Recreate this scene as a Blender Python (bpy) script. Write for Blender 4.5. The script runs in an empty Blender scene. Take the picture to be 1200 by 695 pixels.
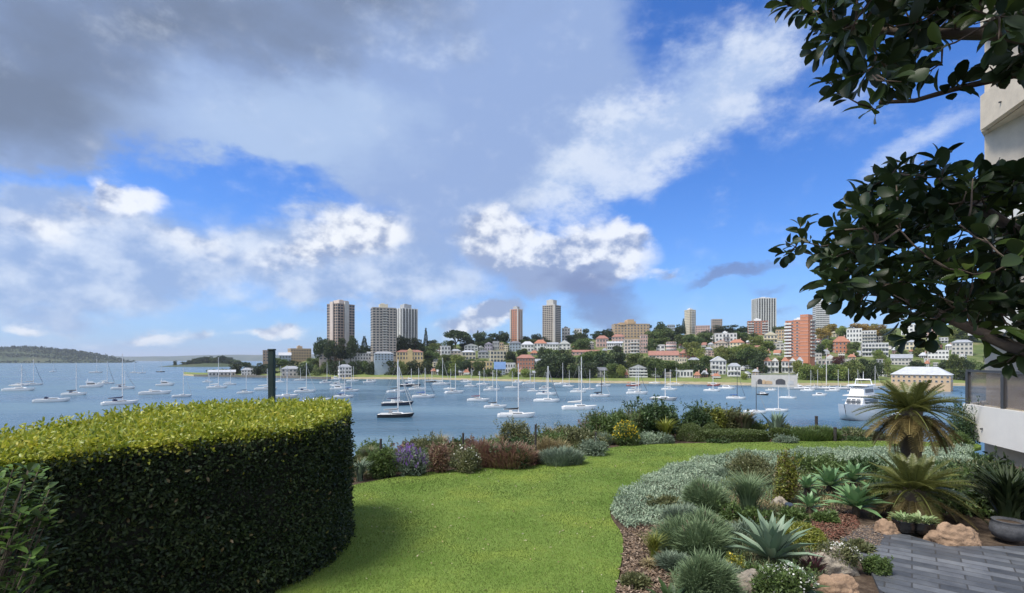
import bpy, math, random
import numpy as np
from mathutils import Vector, Matrix

R = math.radians
random.seed(7)
rng = np.random.default_rng(11)
scene = bpy.context.scene
col = scene.collection

# ------------------------------------------------------------------ camera, world, sun, exposure
EYE = 2.0            # eye height above the lawn (lawn top is z = 0)
HOR = 422.0          # horizon row of the reference
FPX = 600.0          # focal length in reference pixels
SEA = -13.7          # water level

cam_data = bpy.data.cameras.new("camera")
cam = bpy.data.objects.new("camera", cam_data)
col.objects.link(cam)
cam.location = (0, 0, EYE)
cam.rotation_euler = (R(90), 0, 0)
cam_data.sensor_width = 36.0
cam_data.lens = 18.0
cam_data.shift_y = (HOR - 347.5) / 1200.0
cam_data.clip_start = 0.05
cam_data.clip_end = 60000
scene.camera = cam

SUN_AZ, SUN_EL = R(-116), R(60)          # azimuth measured from the view direction, clockwise
sun_vec = Vector((math.sin(SUN_AZ) * math.cos(SUN_EL), math.cos(SUN_AZ) * math.cos(SUN_EL), math.sin(SUN_EL)))
sl = bpy.data.lights.new("sun", 'SUN')
sl.energy = 3.4
sl.angle = R(24)
sl.color = (1.0, 0.95, 0.87)
so = bpy.data.objects.new("sun", sl)
col.objects.link(so)
so.rotation_euler = sun_vec.to_track_quat('Z', 'Y').to_euler()

scene.view_settings.view_transform = 'Standard'
scene.view_settings.look = 'None'
scene.view_settings.gamma = 1.0
scene.view_settings.exposure = 0.62
scene.view_settings.use_curve_mapping = False
scene.render.engine = 'CYCLES'
scene.cycles.use_denoising = True
try:
    scene.cycles.denoiser = 'OPENIMAGEDENOISE'
    scene.cycles.denoising_prefilter = 'ACCURATE'
except Exception:
    pass
scene.cycles.max_bounces = 8
scene.cycles.volume_bounces = 0
scene.cycles.transparent_max_bounces = 8
scene.cycles.sample_clamp_indirect = 6.0


def lin(r, g, b):
    def f(c):
        c = c / 255.0
        return c / 12.92 if c <= 0.04045 else ((c + 0.055) / 1.055) ** 2.4
    return (f(r), f(g), f(b), 1.0)


def make_world():
    w = bpy.data.worlds.new("World")
    scene.world = w
    w.use_nodes = True
    nt = w.node_tree
    nt.nodes.clear()
    N = nt.nodes.new
    L = nt.links.new

    def math_(op, a, b=None, c=None, clamp=False):
        n = N('ShaderNodeMath')
        n.operation = op
        n.use_clamp = clamp
        for i, v in enumerate((a, b, c)):
            if v is None:
                continue
            if isinstance(v, (int, float)):
                n.inputs[i].default_value = v
            else:
                L(v, n.inputs[i])
        return n.outputs[0]

    def vmath(op, a, b):
        n = N('ShaderNodeVectorMath')
        n.operation = op
        for i, v in enumerate((a, b)):
            if isinstance(v, (tuple, list)):
                n.inputs[i].default_value = v
            else:
                L(v, n.inputs[i])
        return n.outputs[0]

    def scale(v, s):
        n = N('ShaderNodeVectorMath')
        n.operation = 'SCALE'
        L(v, n.inputs[0])
        n.inputs[3].default_value = s
        return n.outputs[0]

    def noise(vec, sc, detail=6, rough=0.55, out=0):
        n = N('ShaderNodeTexNoise')
        n.inputs['Scale'].default_value = sc
        n.inputs['Detail'].default_value = detail
        n.inputs['Roughness'].default_value = rough
        L(vec, n.inputs['Vector'])
        return n.outputs[out]

    def mix(fac, a, b):
        n = N('ShaderNodeMix')
        n.data_type = 'RGBA'
        if isinstance(fac, (int, float)):
            n.inputs[0].default_value = fac
        else:
            L(fac, n.inputs[0])
        for i, v in ((6, a), (7, b)):
            if isinstance(v, tuple):
                n.inputs[i].default_value = v
            else:
                L(v, n.inputs[i])
        return n.outputs[2]

    def smooth(v, lo, hi):
        n = N('ShaderNodeMapRange')
        n.interpolation_type = 'SMOOTHSTEP'
        L(v, n.inputs[0])
        n.inputs[1].default_value = lo
        n.inputs[2].default_value = hi
        return n.outputs[0]

    tc = N('ShaderNodeTexCoord')
    d = tc.outputs['Generated']
    sx = N('ShaderNodeSeparateXYZ')
    L(d, sx.inputs[0])
    az = math_('ARCTAN2', sx.outputs[0], sx.outputs[1])
    el = math_('ARCSINE', sx.outputs[2])
    cb = N('ShaderNodeCombineXYZ')
    L(az, cb.inputs[0])
    L(el, cb.inputs[1])
    p = cb.outputs[0]
    dstr = vmath('MULTIPLY', d, (1.0, 1.0, 1.7))
    # ragged edges: shift the cloud map by noise of two sizes
    n1 = noise(dstr, 3.0, 3, 0.5, 1)
    n2 = noise(dstr, 11.0, 6, 0.62, 1)
    w1 = scale(vmath('SUBTRACT', n1, (0.5, 0.5, 0.5)), 0.16)
    w2 = scale(vmath('SUBTRACT', n2, (0.5, 0.5, 0.5)), 0.09)
    pw = vmath('ADD', vmath('ADD', p, w1), w2)
    pc = vmath('ADD', p, scale(vmath('SUBTRACT', n2, (0.5, 0.5, 0.5)), 0.075))   # crisper, for cumulus

    def blob(vec, px, py, rx, ry, rot=0, amp=1.0):
        u = (px - 600) / FPX
        v = (HOR - py) / FPX
        a = math.atan(u)
        e = math.atan(v * math.cos(a))
        ca = math.cos(a)
        m = N('ShaderNodeMapping')
        m.vector_type = 'TEXTURE'
        m.inputs['Location'].default_value = (a, e, 0)
        m.inputs['Rotation'].default_value = (0, 0, R(rot))
        m.inputs['Scale'].default_value = (rx / FPX * ca * ca, ry / FPX * ca * math.cos(e) ** 2, 1)
        L(vec, m.inputs['Vector'])
        g = N('ShaderNodeTexGradient')
        g.gradient_type = 'SPHERICAL'
        L(m.outputs[0], g.inputs[0])
        if amp == 1.0:
            return g.outputs['Fac']
        return math_('MULTIPLY', g.outputs['Fac'], amp)

    def field(vec, blobs):
        acc = None
        for b in blobs:
            o = blob(vec, *b)
            acc = o if acc is None else math_('ADD', acc, o)
        return acc

    fine = noise(dstr, 7.0, 8, 0.6)
    big = noise(dstr, 2.2, 5, 0.5)
    puffs = noise(vmath('MULTIPLY', d, (1.0, 1.0, 1.3)), 13.0, 6, 0.55)
    puff_lit = noise(vmath('ADD', vmath('MULTIPLY', d, (1.0, 1.0, 1.3)), (0.014, 0.0, -0.020)), 13.0, 6, 0.55)
    relief = math_('SUBTRACT', puffs, puff_lit)          # lit side of each puff towards the sun

    sky = N('ShaderNodeTexSky')
    sky.sky_type = 'NISHITA'
    sky.sun_disc = False
    sky.sun_elevation = SUN_EL
    sky.sun_rotation = SUN_AZ
    sky.altitude = 0
    sky.air_density = 1.0
    sky.dust_density = 0.4
    sky.ozone_density = 3.0
    hs = N('ShaderNodeHueSaturation')
    hs.inputs['Saturation'].default_value = 1.22
    hs.inputs['Value'].default_value = 1.0
    L(sky.outputs[0], hs.inputs['Color'])
    base = vmath('MULTIPLY', scale(hs.outputs[0], SKY_STRENGTH), (0.66, 0.91, 1.34))
    # the air near the horizon is milky
    hz = math_('POWER', math_('SUBTRACT', 1.0, math_('ABSOLUTE', sx.outputs[2])), 9.0)
    colr = mix(math_('MULTIPLY', hz, 0.70), base, lin(134, 172, 226))

    # --- low bank of soft cloud at the left
    f = field(pw, [(60, 300, 260, 85, 0, 1.5), (300, 300, 260, 75, 0, 1.2), (470, 300, 190, 75, 0, 1.2),
                   (100, 360, 320, 45, 0, .5), (430, 345, 240, 40, 0, .55), (60, 265, 170, 50, 0, .7), (420, 285, 150, 50, 0, .6)])
    a = smooth(math_('ADD', f, math_('MULTIPLY', math_('SUBTRACT', fine, 0.5), 0.7)), 0.05, 1.0)
    bankc = mix(smooth(math_('ADD', math_('MULTIPLY', puffs, .55), math_('MULTIPLY', fine, .45)), 0.40, 0.62), lin(146, 170, 210), lin(212, 222, 237))
    colr = mix(math_('MULTIPLY', a, 0.88), colr, bankc)
    # --- the great grey deck overhead, with its rain column
    f = field(pw, [(40, 40, 330, 190, 0, 1.7), (330, 60, 420, 160, 0, 1.5), (560, 80, 250, 210, 0, 1.3), (300, 150, 260, 80, 0, .8),
                   (530, 230, 170, 130, 20, 1.0), (20, 170, 150, 75, 0, .9), (690, 40, 110, 120, 0, .25), (600, -200, 700, 200, 0, 1.0), (-300, 60, 420, 330, 0, 1.8)])
    a = smooth(math_('ADD', f, math_('MULTIPLY', math_('SUBTRACT', fine, 0.5), 0.9)), 0.16, 0.72)
    dk = field(pw, [(40, 120, 240, 140, 0, 1.2), (220, 40, 300, 120, 0, 1.0), (430, 10, 260, 110, 0, .8), (600, 300, 110, 90, 0, .3), (-300, 60, 420, 330, 0, 1.4)])
    dk = math_('ADD', dk, math_('MULTIPLY', math_('SUBTRACT', fine, 0.5), 0.75))
    deck = mix(smooth(dk, 0.05, 1.15), lin(147, 170, 211), lin(112, 124, 142))
    lt = field(pw, [(330, 165, 240, 80, 8, 1.0), (420, 120, 120, 60, 0, .5)])
    deck = mix(math_('MULTIPLY', smooth(math_('ADD', lt, math_('MULTIPLY', math_('SUBTRACT', fine, 0.5), 0.9)), 0.05, 0.9), 0.75), deck, lin(178, 199, 228))
    colr = mix(math_('MULTIPLY', a, 0.92), colr, deck)
    # blue gap left under the deck
    # --- bright feathered cloud on the right
    f = field(pw, [(760, 165, 230, 85, 33, 1.2), (880, 85, 170, 70, 30, .8), (690, 190, 110, 75, 0, .8), (960, 130, 160, 50, 20, .35), (800, 60, 120, 50, 20, .35)])
    wisp = noise(vmath('MULTIPLY', d, (2.0, 2.0, 3.2)), 4.5, 9, 0.66)
    a = smooth(math_('ADD', f, math_('MULTIPLY', math_('SUBTRACT', wisp, 0.5), 1.6)), 0.02, 1.05)
    colr = mix(math_('MULTIPLY', a, 0.86), colr, mix(smooth(wisp, .38, .62), lin(176, 196, 228), lin(214, 224, 240)))
    # --- thin streaks high on the right
    f = field(pw, [(1090, 160, 110, 26, 18, 1.0), (1010, 200, 70, 18, 30, .5)])
    a = smooth(math_('ADD', f, math_('MULTIPLY', math_('SUBTRACT', wisp, 0.5), 1.8)), 0.1, 1.3)
    colr = mix(math_('MULTIPLY', a, 0.6), colr, lin(215, 226, 242))
    # --- cumulus heads, white above and slate below
    cu = [(158, 234, 50, 26, 8, 1.1), (122, 224, 26, 22, 0, .9), (100, 250, 50, 22, 0, .6), (40, 268, 90, 26, 0, .6), (235, 288, 70, 26, 0, .6), (180, 268, 60, 20, 0, .35), (30, 310, 90, 24, 0, .35), (300, 310, 80, 20, 0, .4), (400, 275, 80, 40, 0, 1.1), (455, 270, 50, 36, 0, .8), (345, 295, 60, 24, 0, .6),
          (620, 300, 110, 58, -18, 1.5), (700, 300, 82, 52, 0, 1.4), (590, 272, 40, 30, 0, .8), (735, 275, 36, 22, 0, .7),
          (560, 374, 66, 20, 14, 1.35), (590, 360, 30, 18, 0, .9), (25, 387, 30, 13, 0, 1.0), (70, 387, 30, 10, 0, .6), (330, 388, 42, 14, 8, 1.0),
          (300, 392, 46, 10, 0, .7), (210, 398, 46, 12, 0, .6), (165, 396, 40, 10, 0, .7), (240, 393, 30, 9, 0, .6), (780, 319, 26, 8, 0, .8), (110, 402, 60, 8, 0, .4)]
    f = field(pc, cu)
    a = smooth(math_('ADD', f, math_('MULTIPLY', math_('SUBTRACT', puffs, 0.5), 1.0)), 0.06, 0.80)
    sh = field(pc, [(690, 345, 120, 46, 0, 1.5), (570, 335, 90, 50, 0, 1.1), (640, 345, 120, 34, 0, .8), (420, 312, 130, 28, 0, .8), (150, 256, 90, 18, 0, .6), (600, 395, 120, 14, 0, .5), (560, 300, 40, 60, 0, .7)])
    lit = math_('SUBTRACT', math_('ADD', math_('MULTIPLY', relief, 4.0), 0.62), sh)
    lit = math_('ADD', lit, math_('MULTIPLY', math_('SUBTRACT', fine, 0.5), 0.6))
    cuc = mix(smooth(lit, -0.05, 0.85), lin(146, 162, 196), lin(238, 241, 246))
    colr = mix(math_('MULTIPLY', a, 0.90), colr, cuc)
    # shaded skirt under the big cumulus
    f = field(pw, [(705, 348, 70, 28, 0, 1.2), (640, 330, 70, 22, 0, .6), (860, 334, 75, 14, 2, 1.3), (915, 352, 40, 12, 0, .5), (925, 375, 26, 12, 0, .5)])
    a = smooth(math_('ADD', f, math_('MULTIPLY', math_('SUBTRACT', fine, 0.5), 0.9)), 0.1, 0.9)
    colr = mix(math_('MULTIPLY', a, 0.72), colr, lin(108, 126, 172))

    # broken bright cloud, unseen, added behind and above the view as neutral fill
    cov = math_('ADD', smooth(math_('MULTIPLY', sx.outputs[1], -1.0), -0.15, 0.35), smooth(sx.outputs[2], 0.72, 0.95), clamp=True)
    a = math_('MULTIPLY', cov, smooth(fine, 0.28, 0.62))
    a = math_('MULTIPLY', a, smooth(sx.outputs[2], -0.02, 0.08))
    colr = mix(math_('MULTIPLY', a, 0.85), colr, (1.15, 1.13, 1.10, 1))

    bg = N('ShaderNodeBackground')
    bg.inputs['Strength'].default_value = 1.0
    L(scale(colr, 0.74), bg.inputs['Color'])
    out = N('ShaderNodeOutputWorld')
    L(bg.outputs[0], out.inputs['Surface'])


SKY_STRENGTH = 0.125
make_world()


# ------------------------------------------------------------------ helpers
def W(px, py, Y):
    return Vector(((px - 600) / FPX * Y, Y, EYE - (py - HOR) / FPX * Y))


def G(px, py, z=0.0):
    Y = (EYE - z) * FPX / (py - HOR)
    return Vector(((px - 600) / FPX * Y, Y, z))


def new_mat(name):
    m = bpy.data.materials.new(name)
    m.use_nodes = True
    nt = m.node_tree
    b = nt.nodes['Principled BSDF']
    return m, nt, b


def plain(name, c, rough=0.6, var=0.0, scale=3.0, metal=0.0, bump=0.0, spec=0.5):
    """A painted or stone surface with slow blotches of wear."""
    m, nt, b = new_mat(name)
    b.inputs['Roughness'].default_value = rough
    b.inputs['Metallic'].default_value = metal
    b.inputs['Specular IOR Level'].default_value = spec
    b.inputs['Base Color'].default_value = (*c, 1)
    if var > 0 or bump > 0:
        tc = nt.nodes.new('ShaderNodeTexCoord')
        n = nt.nodes.new('ShaderNodeTexNoise')
        n.inputs['Scale'].default_value = scale
        n.inputs['Detail'].default_value = 6
        n.inputs['Roughness'].default_value = 0.65
        nt.links.new(tc.outputs['Object'], n.inputs['Vector'])
        if var > 0:
            r = nt.nodes.new('ShaderNodeValToRGB')
            r.color_ramp.elements[0].position = 0.3
            r.color_ramp.elements[1].position = 0.7
            r.color_ramp.elements[0].color = (*[x * (1 - var) for x in c], 1)
            r.color_ramp.elements[1].color = (*[min(1, x * (1 + var)) for x in c], 1)
            nt.links.new(n.outputs['Fac'], r.inputs['Fac'])
            nt.links.new(r.outputs['Color'], b.inputs['Base Color'])
        if bump > 0:
            bp = nt.nodes.new('ShaderNodeBump')
            bp.inputs['Strength'].default_value = bump
            bp.inputs['Distance'].default_value = 0.05
            nt.links.new(n.outputs['Fac'], bp.inputs['Height'])
            nt.links.new(bp.outputs['Normal'], b.inputs['Normal'])
    return m


def leafmat(name, cols, trans=0.3, rough=0.45, spec=0.4, obj_var=0.0, patch=0.0, amt=0.35):
    """Leaves: each leaf (mesh island) takes its own colour from the ramp, and lets some light through."""
    m, nt, b = new_mat(name)
    geo = nt.nodes.new('ShaderNodeNewGeometry')
    ramp = nt.nodes.new('ShaderNodeValToRGB')
    el = ramp.color_ramp.elements
    el[0].position = 0.0
    el[0].color = (*cols[0], 1)
    el[1].position = 1.0
    el[1].color = (*cols[-1], 1)
    for i, c in enumerate(cols[1:-1]):
        e = el.new((i + 1) / (len(cols) - 1))
        e.color = (*c, 1)
    nt.links.new(geo.outputs['Random Per Island'], ramp.inputs['Fac'])
    outc = ramp.outputs['Color']
    if patch > 0:
        tcn = nt.nodes.new('ShaderNodeTexCoord')
        pn = nt.nodes.new('ShaderNodeTexNoise')
        pn.inputs['Scale'].default_value = patch
        pn.inputs['Detail'].default_value = 5
        pn.inputs['Roughness'].default_value = .6
        nt.links.new(tcn.outputs['Object'], pn.inputs['Vector'])
        pm = nt.nodes.new('ShaderNodeMapRange')
        pm.inputs[1].default_value = .3
        pm.inputs[2].default_value = .7
        pm.inputs[3].default_value = 1 - amt
        pm.inputs[4].default_value = 1 + amt
        nt.links.new(pn.outputs['Fac'], pm.inputs[0])
        ph = nt.nodes.new('ShaderNodeHueSaturation')
        pq = nt.nodes.new('ShaderNodeMapRange')
        pq.inputs[1].default_value = .3
        pq.inputs[2].default_value = .7
        pq.inputs[3].default_value = .515
        pq.inputs[4].default_value = .478
        nt.links.new(pn.outputs['Fac'], pq.inputs[0])
        nt.links.new(pq.outputs[0], ph.inputs['Hue'])
        nt.links.new(pm.outputs[0], ph.inputs['Value'])
        nt.links.new(outc, ph.inputs['Color'])
        outc = ph.outputs['Color']
    if obj_var > 0:
        oi = nt.nodes.new('ShaderNodeObjectInfo')
        hs = nt.nodes.new('ShaderNodeHueSaturation')
        mr = nt.nodes.new('ShaderNodeMapRange')
        mr.inputs[3].default_value = 1 - obj_var
        mr.inputs[4].default_value = 1 + obj_var
        nt.links.new(oi.outputs['Random'], mr.inputs[0])
        nt.links.new(mr.outputs[0], hs.inputs['Value'])
        mr2 = nt.nodes.new('ShaderNodeMapRange')
        mr2.inputs[3].default_value = 0.5 - obj_var * 0.09
        mr2.inputs[4].default_value = 0.5 + obj_var * 0.06
        mul = nt.nodes.new('ShaderNodeMath')
        mul.operation = 'FRACT'
        m7 = nt.nodes.new('ShaderNodeMath')
        m7.operation = 'MULTIPLY'
        m7.inputs[1].default_value = 7.31
        nt.links.new(oi.outputs['Random'], m7.inputs[0])
        nt.links.new(m7.outputs[0], mul.inputs[0])
        nt.links.new(mul.outputs[0], mr2.inputs[0])
        nt.links.new(mr2.outputs[0], hs.inputs['Hue'])
        nt.links.new(outc, hs.inputs['Color'])
        outc = hs.outputs['Color']
    nt.links.new(outc, b.inputs['Base Color'])
    b.inputs['Roughness'].default_value = rough
    b.inputs['Specular IOR Level'].default_value = spec
    if trans > 0:
        t = nt.nodes.new('ShaderNodeBsdfTranslucent')
        mx = nt.nodes.new('ShaderNodeMixShader')
        mx.inputs[0].default_value = trans
        bright = nt.nodes.new('ShaderNodeHueSaturation')
        bright.inputs['Value'].default_value = 1.5
        bright.inputs['Hue'].default_value = 0.485
        nt.links.new(outc, bright.inputs['Color'])
        nt.links.new(bright.outputs['Color'], t.inputs['Color'])
        nt.links.new(b.outputs[0], mx.inputs[1])
        nt.links.new(t.outputs[0], mx.inputs[2])
        nt.links.new(mx.outputs[0], nt.nodes['Material Output'].inputs['Surface'])
    return m


def tag(o, label=None, cat=None, group=None, kind=None):
    if label:
        o['label'] = label
    if cat:
        o['category'] = cat
    if group:
        o['group'] = group
    if kind:
        o['kind'] = kind
    return o


def empty(name, loc=(0, 0, 0), rz=0.0):
    o = bpy.data.objects.new(name, None)
    o.location = loc
    o.rotation_euler = (0, 0, rz)
    o.empty_display_size = 0.2
    col.objects.link(o)
    return o


def mkobj(name, me, parent=None, loc=(0, 0, 0), rot=(0, 0, 0), sc=(1, 1, 1)):
    o = bpy.data.objects.new(name, me)
    o.location = loc
    o.rotation_euler = rot
    o.scale = sc
    col.objects.link(o)
    if parent is not None:
        o.parent = parent
    return o


def np_mesh(name, V, faces, mats, smooth=False, mat_idx=None):
    """faces: list of int arrays (n,k) of one size each"""
    me = bpy.data.meshes.new(name)
    V = np.asarray(V, dtype=np.float32)
    faces = [np.asarray(f, dtype=np.int32) for f in faces if len(f)]
    nl = sum(f.size for f in faces)
    npoly = sum(f.shape[0] for f in faces)
    me.vertices.add(len(V))
    me.vertices.foreach_set('co', V.ravel())
    me.loops.add(nl)
    me.loops.foreach_set('vertex_index', np.concatenate([f.ravel() for f in faces]))
    me.polygons.add(npoly)
    tot = np.concatenate([np.full(f.shape[0], f.shape[1], dtype=np.int32) for f in faces])
    start = np.concatenate([[0], np.cumsum(tot)[:-1]]).astype(np.int32)
    me.polygons.foreach_set('loop_start', start)
    try:
        me.polygons.foreach_set('loop_total', tot)
    except Exception:
        pass
    if mat_idx is not None:
        me.polygons.foreach_set('material_index', np.asarray(mat_idx, dtype=np.int32))
    if smooth:
        me.polygons.foreach_set('use_smooth', np.ones(npoly, dtype=bool))
    for m in (mats if isinstance(mats, (list, tuple)) else [mats]):
        me.materials.append(m)
    me.update(calc_edges=True)
    me.validate()
    return me


class MB:
    """collects boxes, tubes and lofts and links them as ONE mesh"""
    def __init__(self):
        self.v, self.f, self.mi, self.cur = [], [], [], 0

    def add(self, verts, faces):
        o = len(self.v)
        self.v += [tuple(x) for x in verts]
        for f in faces:
            self.f.append(tuple(i + o for i in f))
            self.mi.append(self.cur)
        return self

    def box(self, x0, x1, y0, y1, z0, z1):
        return self.add([(x0, y0, z0), (x1, y0, z0), (x1, y1, z0), (x0, y1, z0), (x0, y0, z1), (x1, y0, z1), (x1, y1, z1), (x0, y1, z1)],
                        [(0, 3, 2, 1), (4, 5, 6, 7), (0, 1, 5, 4), (1, 2, 6, 5), (2, 3, 7, 6), (3, 0, 4, 7)])

    def bevbox(self, x0, x1, y0, y1, z0, z1, b):
        vs, n = [], 8
        ring = [(x0 + b, y0), (x1 - b, y0), (x1, y0 + b), (x1, y1 - b), (x1 - b, y1), (x0 + b, y1), (x0, y1 - b), (x0, y0 + b)]
        cx, cy = (x0 + x1) / 2, (y0 + y1) / 2
        def shrink(q):
            return [(cx + (x - cx) * (1 - b / max(1e-6, (x1 - x0) / 2)), cy + (y - cy) * (1 - b / max(1e-6, (y1 - y0) / 2))) for x, y in q]
        for z, q in ((z0, shrink(ring)), (z0 + b, ring), (z1 - b, ring), (z1, shrink(ring))):
            vs += [(x, y, z) for x, y in q]
        fs = [tuple(range(n - 1, -1, -1)), tuple(range(3 * n, 4 * n))]
        for k in range(3):
            for i in range(n):
                j = (i + 1) % n
                fs.append((k * n + i, k * n + j, (k + 1) * n + j, (k + 1) * n + i))
        return self.add(vs, fs)

    def prism(self, poly, z0, z1):
        n = len(poly)
        vs = [(x, y, z0) for x, y in poly] + [(x, y, z1) for x, y in poly]
        fs = [tuple(range(n - 1, -1, -1)), tuple(range(n, 2 * n))]
        for i in range(n):
            j = (i + 1) % n
            fs.append((i, j, n + j, n + i))
        return self.add(vs, fs)

    def tube(self, pts, radii, n=8, cap=True):
        pts = [Vector(p) for p in pts]
        if isinstance(radii, (int, float)):
            radii = [radii] * len(pts)
        vs, fs = [], []
        up = Vector((0, 0, 1))
        for i, p in enumerate(pts):
            t = (pts[min(i + 1, len(pts) - 1)] - pts[max(i - 1, 0)]).normalized()
            a = t.cross(up)
            if a.length < 1e-3:
                a = t.cross(Vector((0, 1, 0)))
            a.normalize()
            b = a.cross(t)
            for k in range(n):
                th = 2 * math.pi * k / n
                vs.append(p + (a * math.cos(th) + b * math.sin(th)) * radii[i])
        for i in range(len(pts) - 1):
            for k in range(n):
                k2 = (k + 1) % n
                fs.append((i * n + k, i * n + k2, (i + 1) * n + k2, (i + 1) * n + k))
        if cap:
            fs.append(tuple(range(n - 1, -1, -1)))
            fs.append(tuple((len(pts) - 1) * n + k for k in range(n)))
        return self.add(vs, fs)

    def lathe(self, prof, n=24, cx=0, cy=0):
        vs, fs = [], []
        for r, z in prof:
            for k in range(n):
                th = 2 * math.pi * k / n
                vs.append((cx + r * math.cos(th), cy + r * math.sin(th), z))
        for i in range(len(prof) - 1):
            for k in range(n):
                k2 = (k + 1) % n
                fs.append((i * n + k, i * n + k2, (i + 1) * n + k2, (i + 1) * n + k))
        fs.append(tuple(range(n - 1, -1, -1)))
        fs.append(tuple((len(prof) - 1) * n + k for k in range(n)))
        return self.add(vs, fs)

    def mesh(self, name, mats, smooth=False):
        me = bpy.data.meshes.new(name)
        me.from_pydata(self.v, [], self.f)
        for m in (mats if isinstance(mats, (list, tuple)) else [mats]):
            me.materials.append(m)
        me.polygons.foreach_set('material_index', np.asarray(self.mi, dtype=np.int32))
        if smooth:
            me.polygons.foreach_set('use_smooth', np.ones(len(me.polygons), dtype=bool))
        me.update()
        return me

    def build(self, name, mats, parent=None, smooth=False, loc=(0, 0, 0), rot=(0, 0, 0)):
        return mkobj(name, self.mesh(name, mats, smooth), parent, loc, rot)


# ---- leaf templates: (along, across, lift) and faces
TPL = {
    'quad': ([(0, 0, 0), (.5, .5, .06), (1, 0, -.06), (.5, -.5, .06)], [], [(0, 1, 2, 3)]),
    'leaf': ([(0, 0, 0), (.32, .46, .07), (.32, 0, 0), (.32, -.46, .07), (.72, .36, .0), (.72, 0, -.05), (.72, -.36, .0), (1, 0, -.16)],
             [(0, 2, 1), (0, 3, 2), (5, 7, 4), (5, 6, 7)], [(2, 5, 4, 1), (3, 6, 5, 2)]),
    'blade': ([(0, .5, 0), (0, -.5, 0), (.4, .45, .10), (.4, -.45, .10), (.75, .28, .07), (.75, -.28, .07), (1, 0, -.08)],
              [(4, 5, 6)], [(0, 1, 3, 2), (2, 3, 5, 4)]),
    'arch': ([(0, .5, 0), (0, -.5, 0), (.35, .5, .16), (.35, -.5, .16), (.68, .36, .14), (.68, -.36, .14), (1, 0, -.12)],
             [(4, 5, 6)], [(0, 1, 3, 2), (2, 3, 5, 4)]),
    'oval': ([(0, 0, 0), (.14, .22, .05), (.14, 0, 0), (.14, -.22, .05), (.38, .45, .09), (.38, 0, .01), (.38, -.45, .09), (.66, .50, .06), (.66, 0, -.02), (.66, -.50, .06), (.87, .33, -.02), (.87, 0, -.07), (.87, -.33, -.02), (1, 0, -.13)],
             [(0, 2, 1), (0, 3, 2), (10, 11, 13), (11, 12, 13)], [(1, 2, 5, 4), (2, 3, 6, 5), (4, 5, 8, 7), (5, 6, 9, 8), (7, 8, 11, 10), (8, 9, 12, 11)]),
    'tri': ([(0, .5, 0), (0, -.5, 0), (1, 0, 0)], [(0, 1, 2)], []),
    'agave': ([(0, .30, 0), (0, 0, -.03), (0, -.30, 0), (.3, .5, .10), (.3, 0, .035), (.3, -.5, .10), (.65, .40, .12), (.65, 0, .07), (.65, -.40, .12), (1, 0, .04)],
              [(6, 7, 9), (7, 8, 9)], [(0, 1, 4, 3), (1, 2, 5, 4), (3, 4, 7, 6), (4, 5, 8, 7)]),
}


def unit(a):
    return a / np.maximum(np.linalg.norm(a, axis=-1, keepdims=True), 1e-9)


class Leaves:
    def __init__(self):
        self.V, self.T, self.Q, self.n = [], [], [], 0
        self.tm, self.qm = [], []

    def add(self, C, A, N, Ln, Wd, tpl='leaf', mat=0):
        C = np.asarray(C, float).reshape(-1, 3)
        m = len(C)
        if m == 0:
            return self
        A = unit(np.broadcast_to(np.asarray(A, float), (m, 3)))
        N = np.broadcast_to(np.asarray(N, float), (m, 3))
        S = unit(np.cross(A, N) + 1e-6)
        N = np.cross(S, A)
        Ln = np.broadcast_to(np.asarray(Ln, float), (m,))[:, None, None]
        Wd = np.broadcast_to(np.asarray(Wd, float), (m,))[:, None, None]
        tv, tt, tq = TPL[tpl]
        t = np.array(tv)
        k = len(t)
        V = C[:, None] + A[:, None] * t[None, :, 0:1] * Ln + S[:, None] * t[None, :, 1:2] * Wd + N[:, None] * t[None, :, 2:3] * Ln
        off = (np.arange(m) * k + self.n)[:, None, None]
        if tt:
            f = (np.array(tt)[None] + off).reshape(-1, 3)
            self.T.append(f)
            self.tm.append(np.full(len(f), mat))
        if tq:
            f = (np.array(tq)[None] + off).reshape(-1, 4)
            self.Q.append(f)
            self.qm.append(np.full(len(f), mat))
        self.V.append(V.reshape(-1, 3))
        self.n += m * k
        return self

    def mesh(self, name, mats, smooth=False):
        fs, mi = [], []
        if self.T:
            fs.append(np.concatenate(self.T))
            mi.append(np.concatenate(self.tm))
        if self.Q:
            fs.append(np.concatenate(self.Q))
            mi.append(np.concatenate(self.qm))
        return np_mesh(name, np.concatenate(self.V), fs, mats, smooth, np.concatenate(mi))

    def build(self, name, mats, parent=None, loc=(0, 0, 0), smooth=False):
        return mkobj(name, self.mesh(name, mats, smooth), parent, loc)


def rand_dirs(n):
    return unit(rng.normal(size=(n, 3)))


def in_poly(px, py, poly):
    px, py = np.asarray(px), np.asarray(py)
    c = np.zeros(px.shape, bool)
    n = len(poly)
    for i in range(n):
        x1, y1 = poly[i]
        x2, y2 = poly[(i + 1) % n]
        cond = ((y1 > py) != (y2 > py)) & (px < (x2 - x1) * (py - y1) / ((y2 - y1) + 1e-12) + x1)
        c ^= cond
    return c


def sample_poly(poly, n):
    P = np.array(poly)
    lo, hi = P.min(0), P.max(0)
    out = np.zeros((0, 2))
    while len(out) < n:
        q = rng.uniform(lo, hi, size=(n * 2, 2))
        out = np.concatenate([out, q[in_poly(q[:, 0], q[:, 1], poly)]])
    return out[:n]


def smooth_poly(pts, it=2):
    for _ in range(it):
        q = []
        for i in range(len(pts)):
            a, b = pts[i], pts[(i + 1) % len(pts)]
            q.append((a[0] * .75 + b[0] * .25, a[1] * .75 + b[1] * .25))
            q.append((a[0] * .25 + b[0] * .75, a[1] * .25 + b[1] * .75))
        pts = q
    return pts


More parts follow.
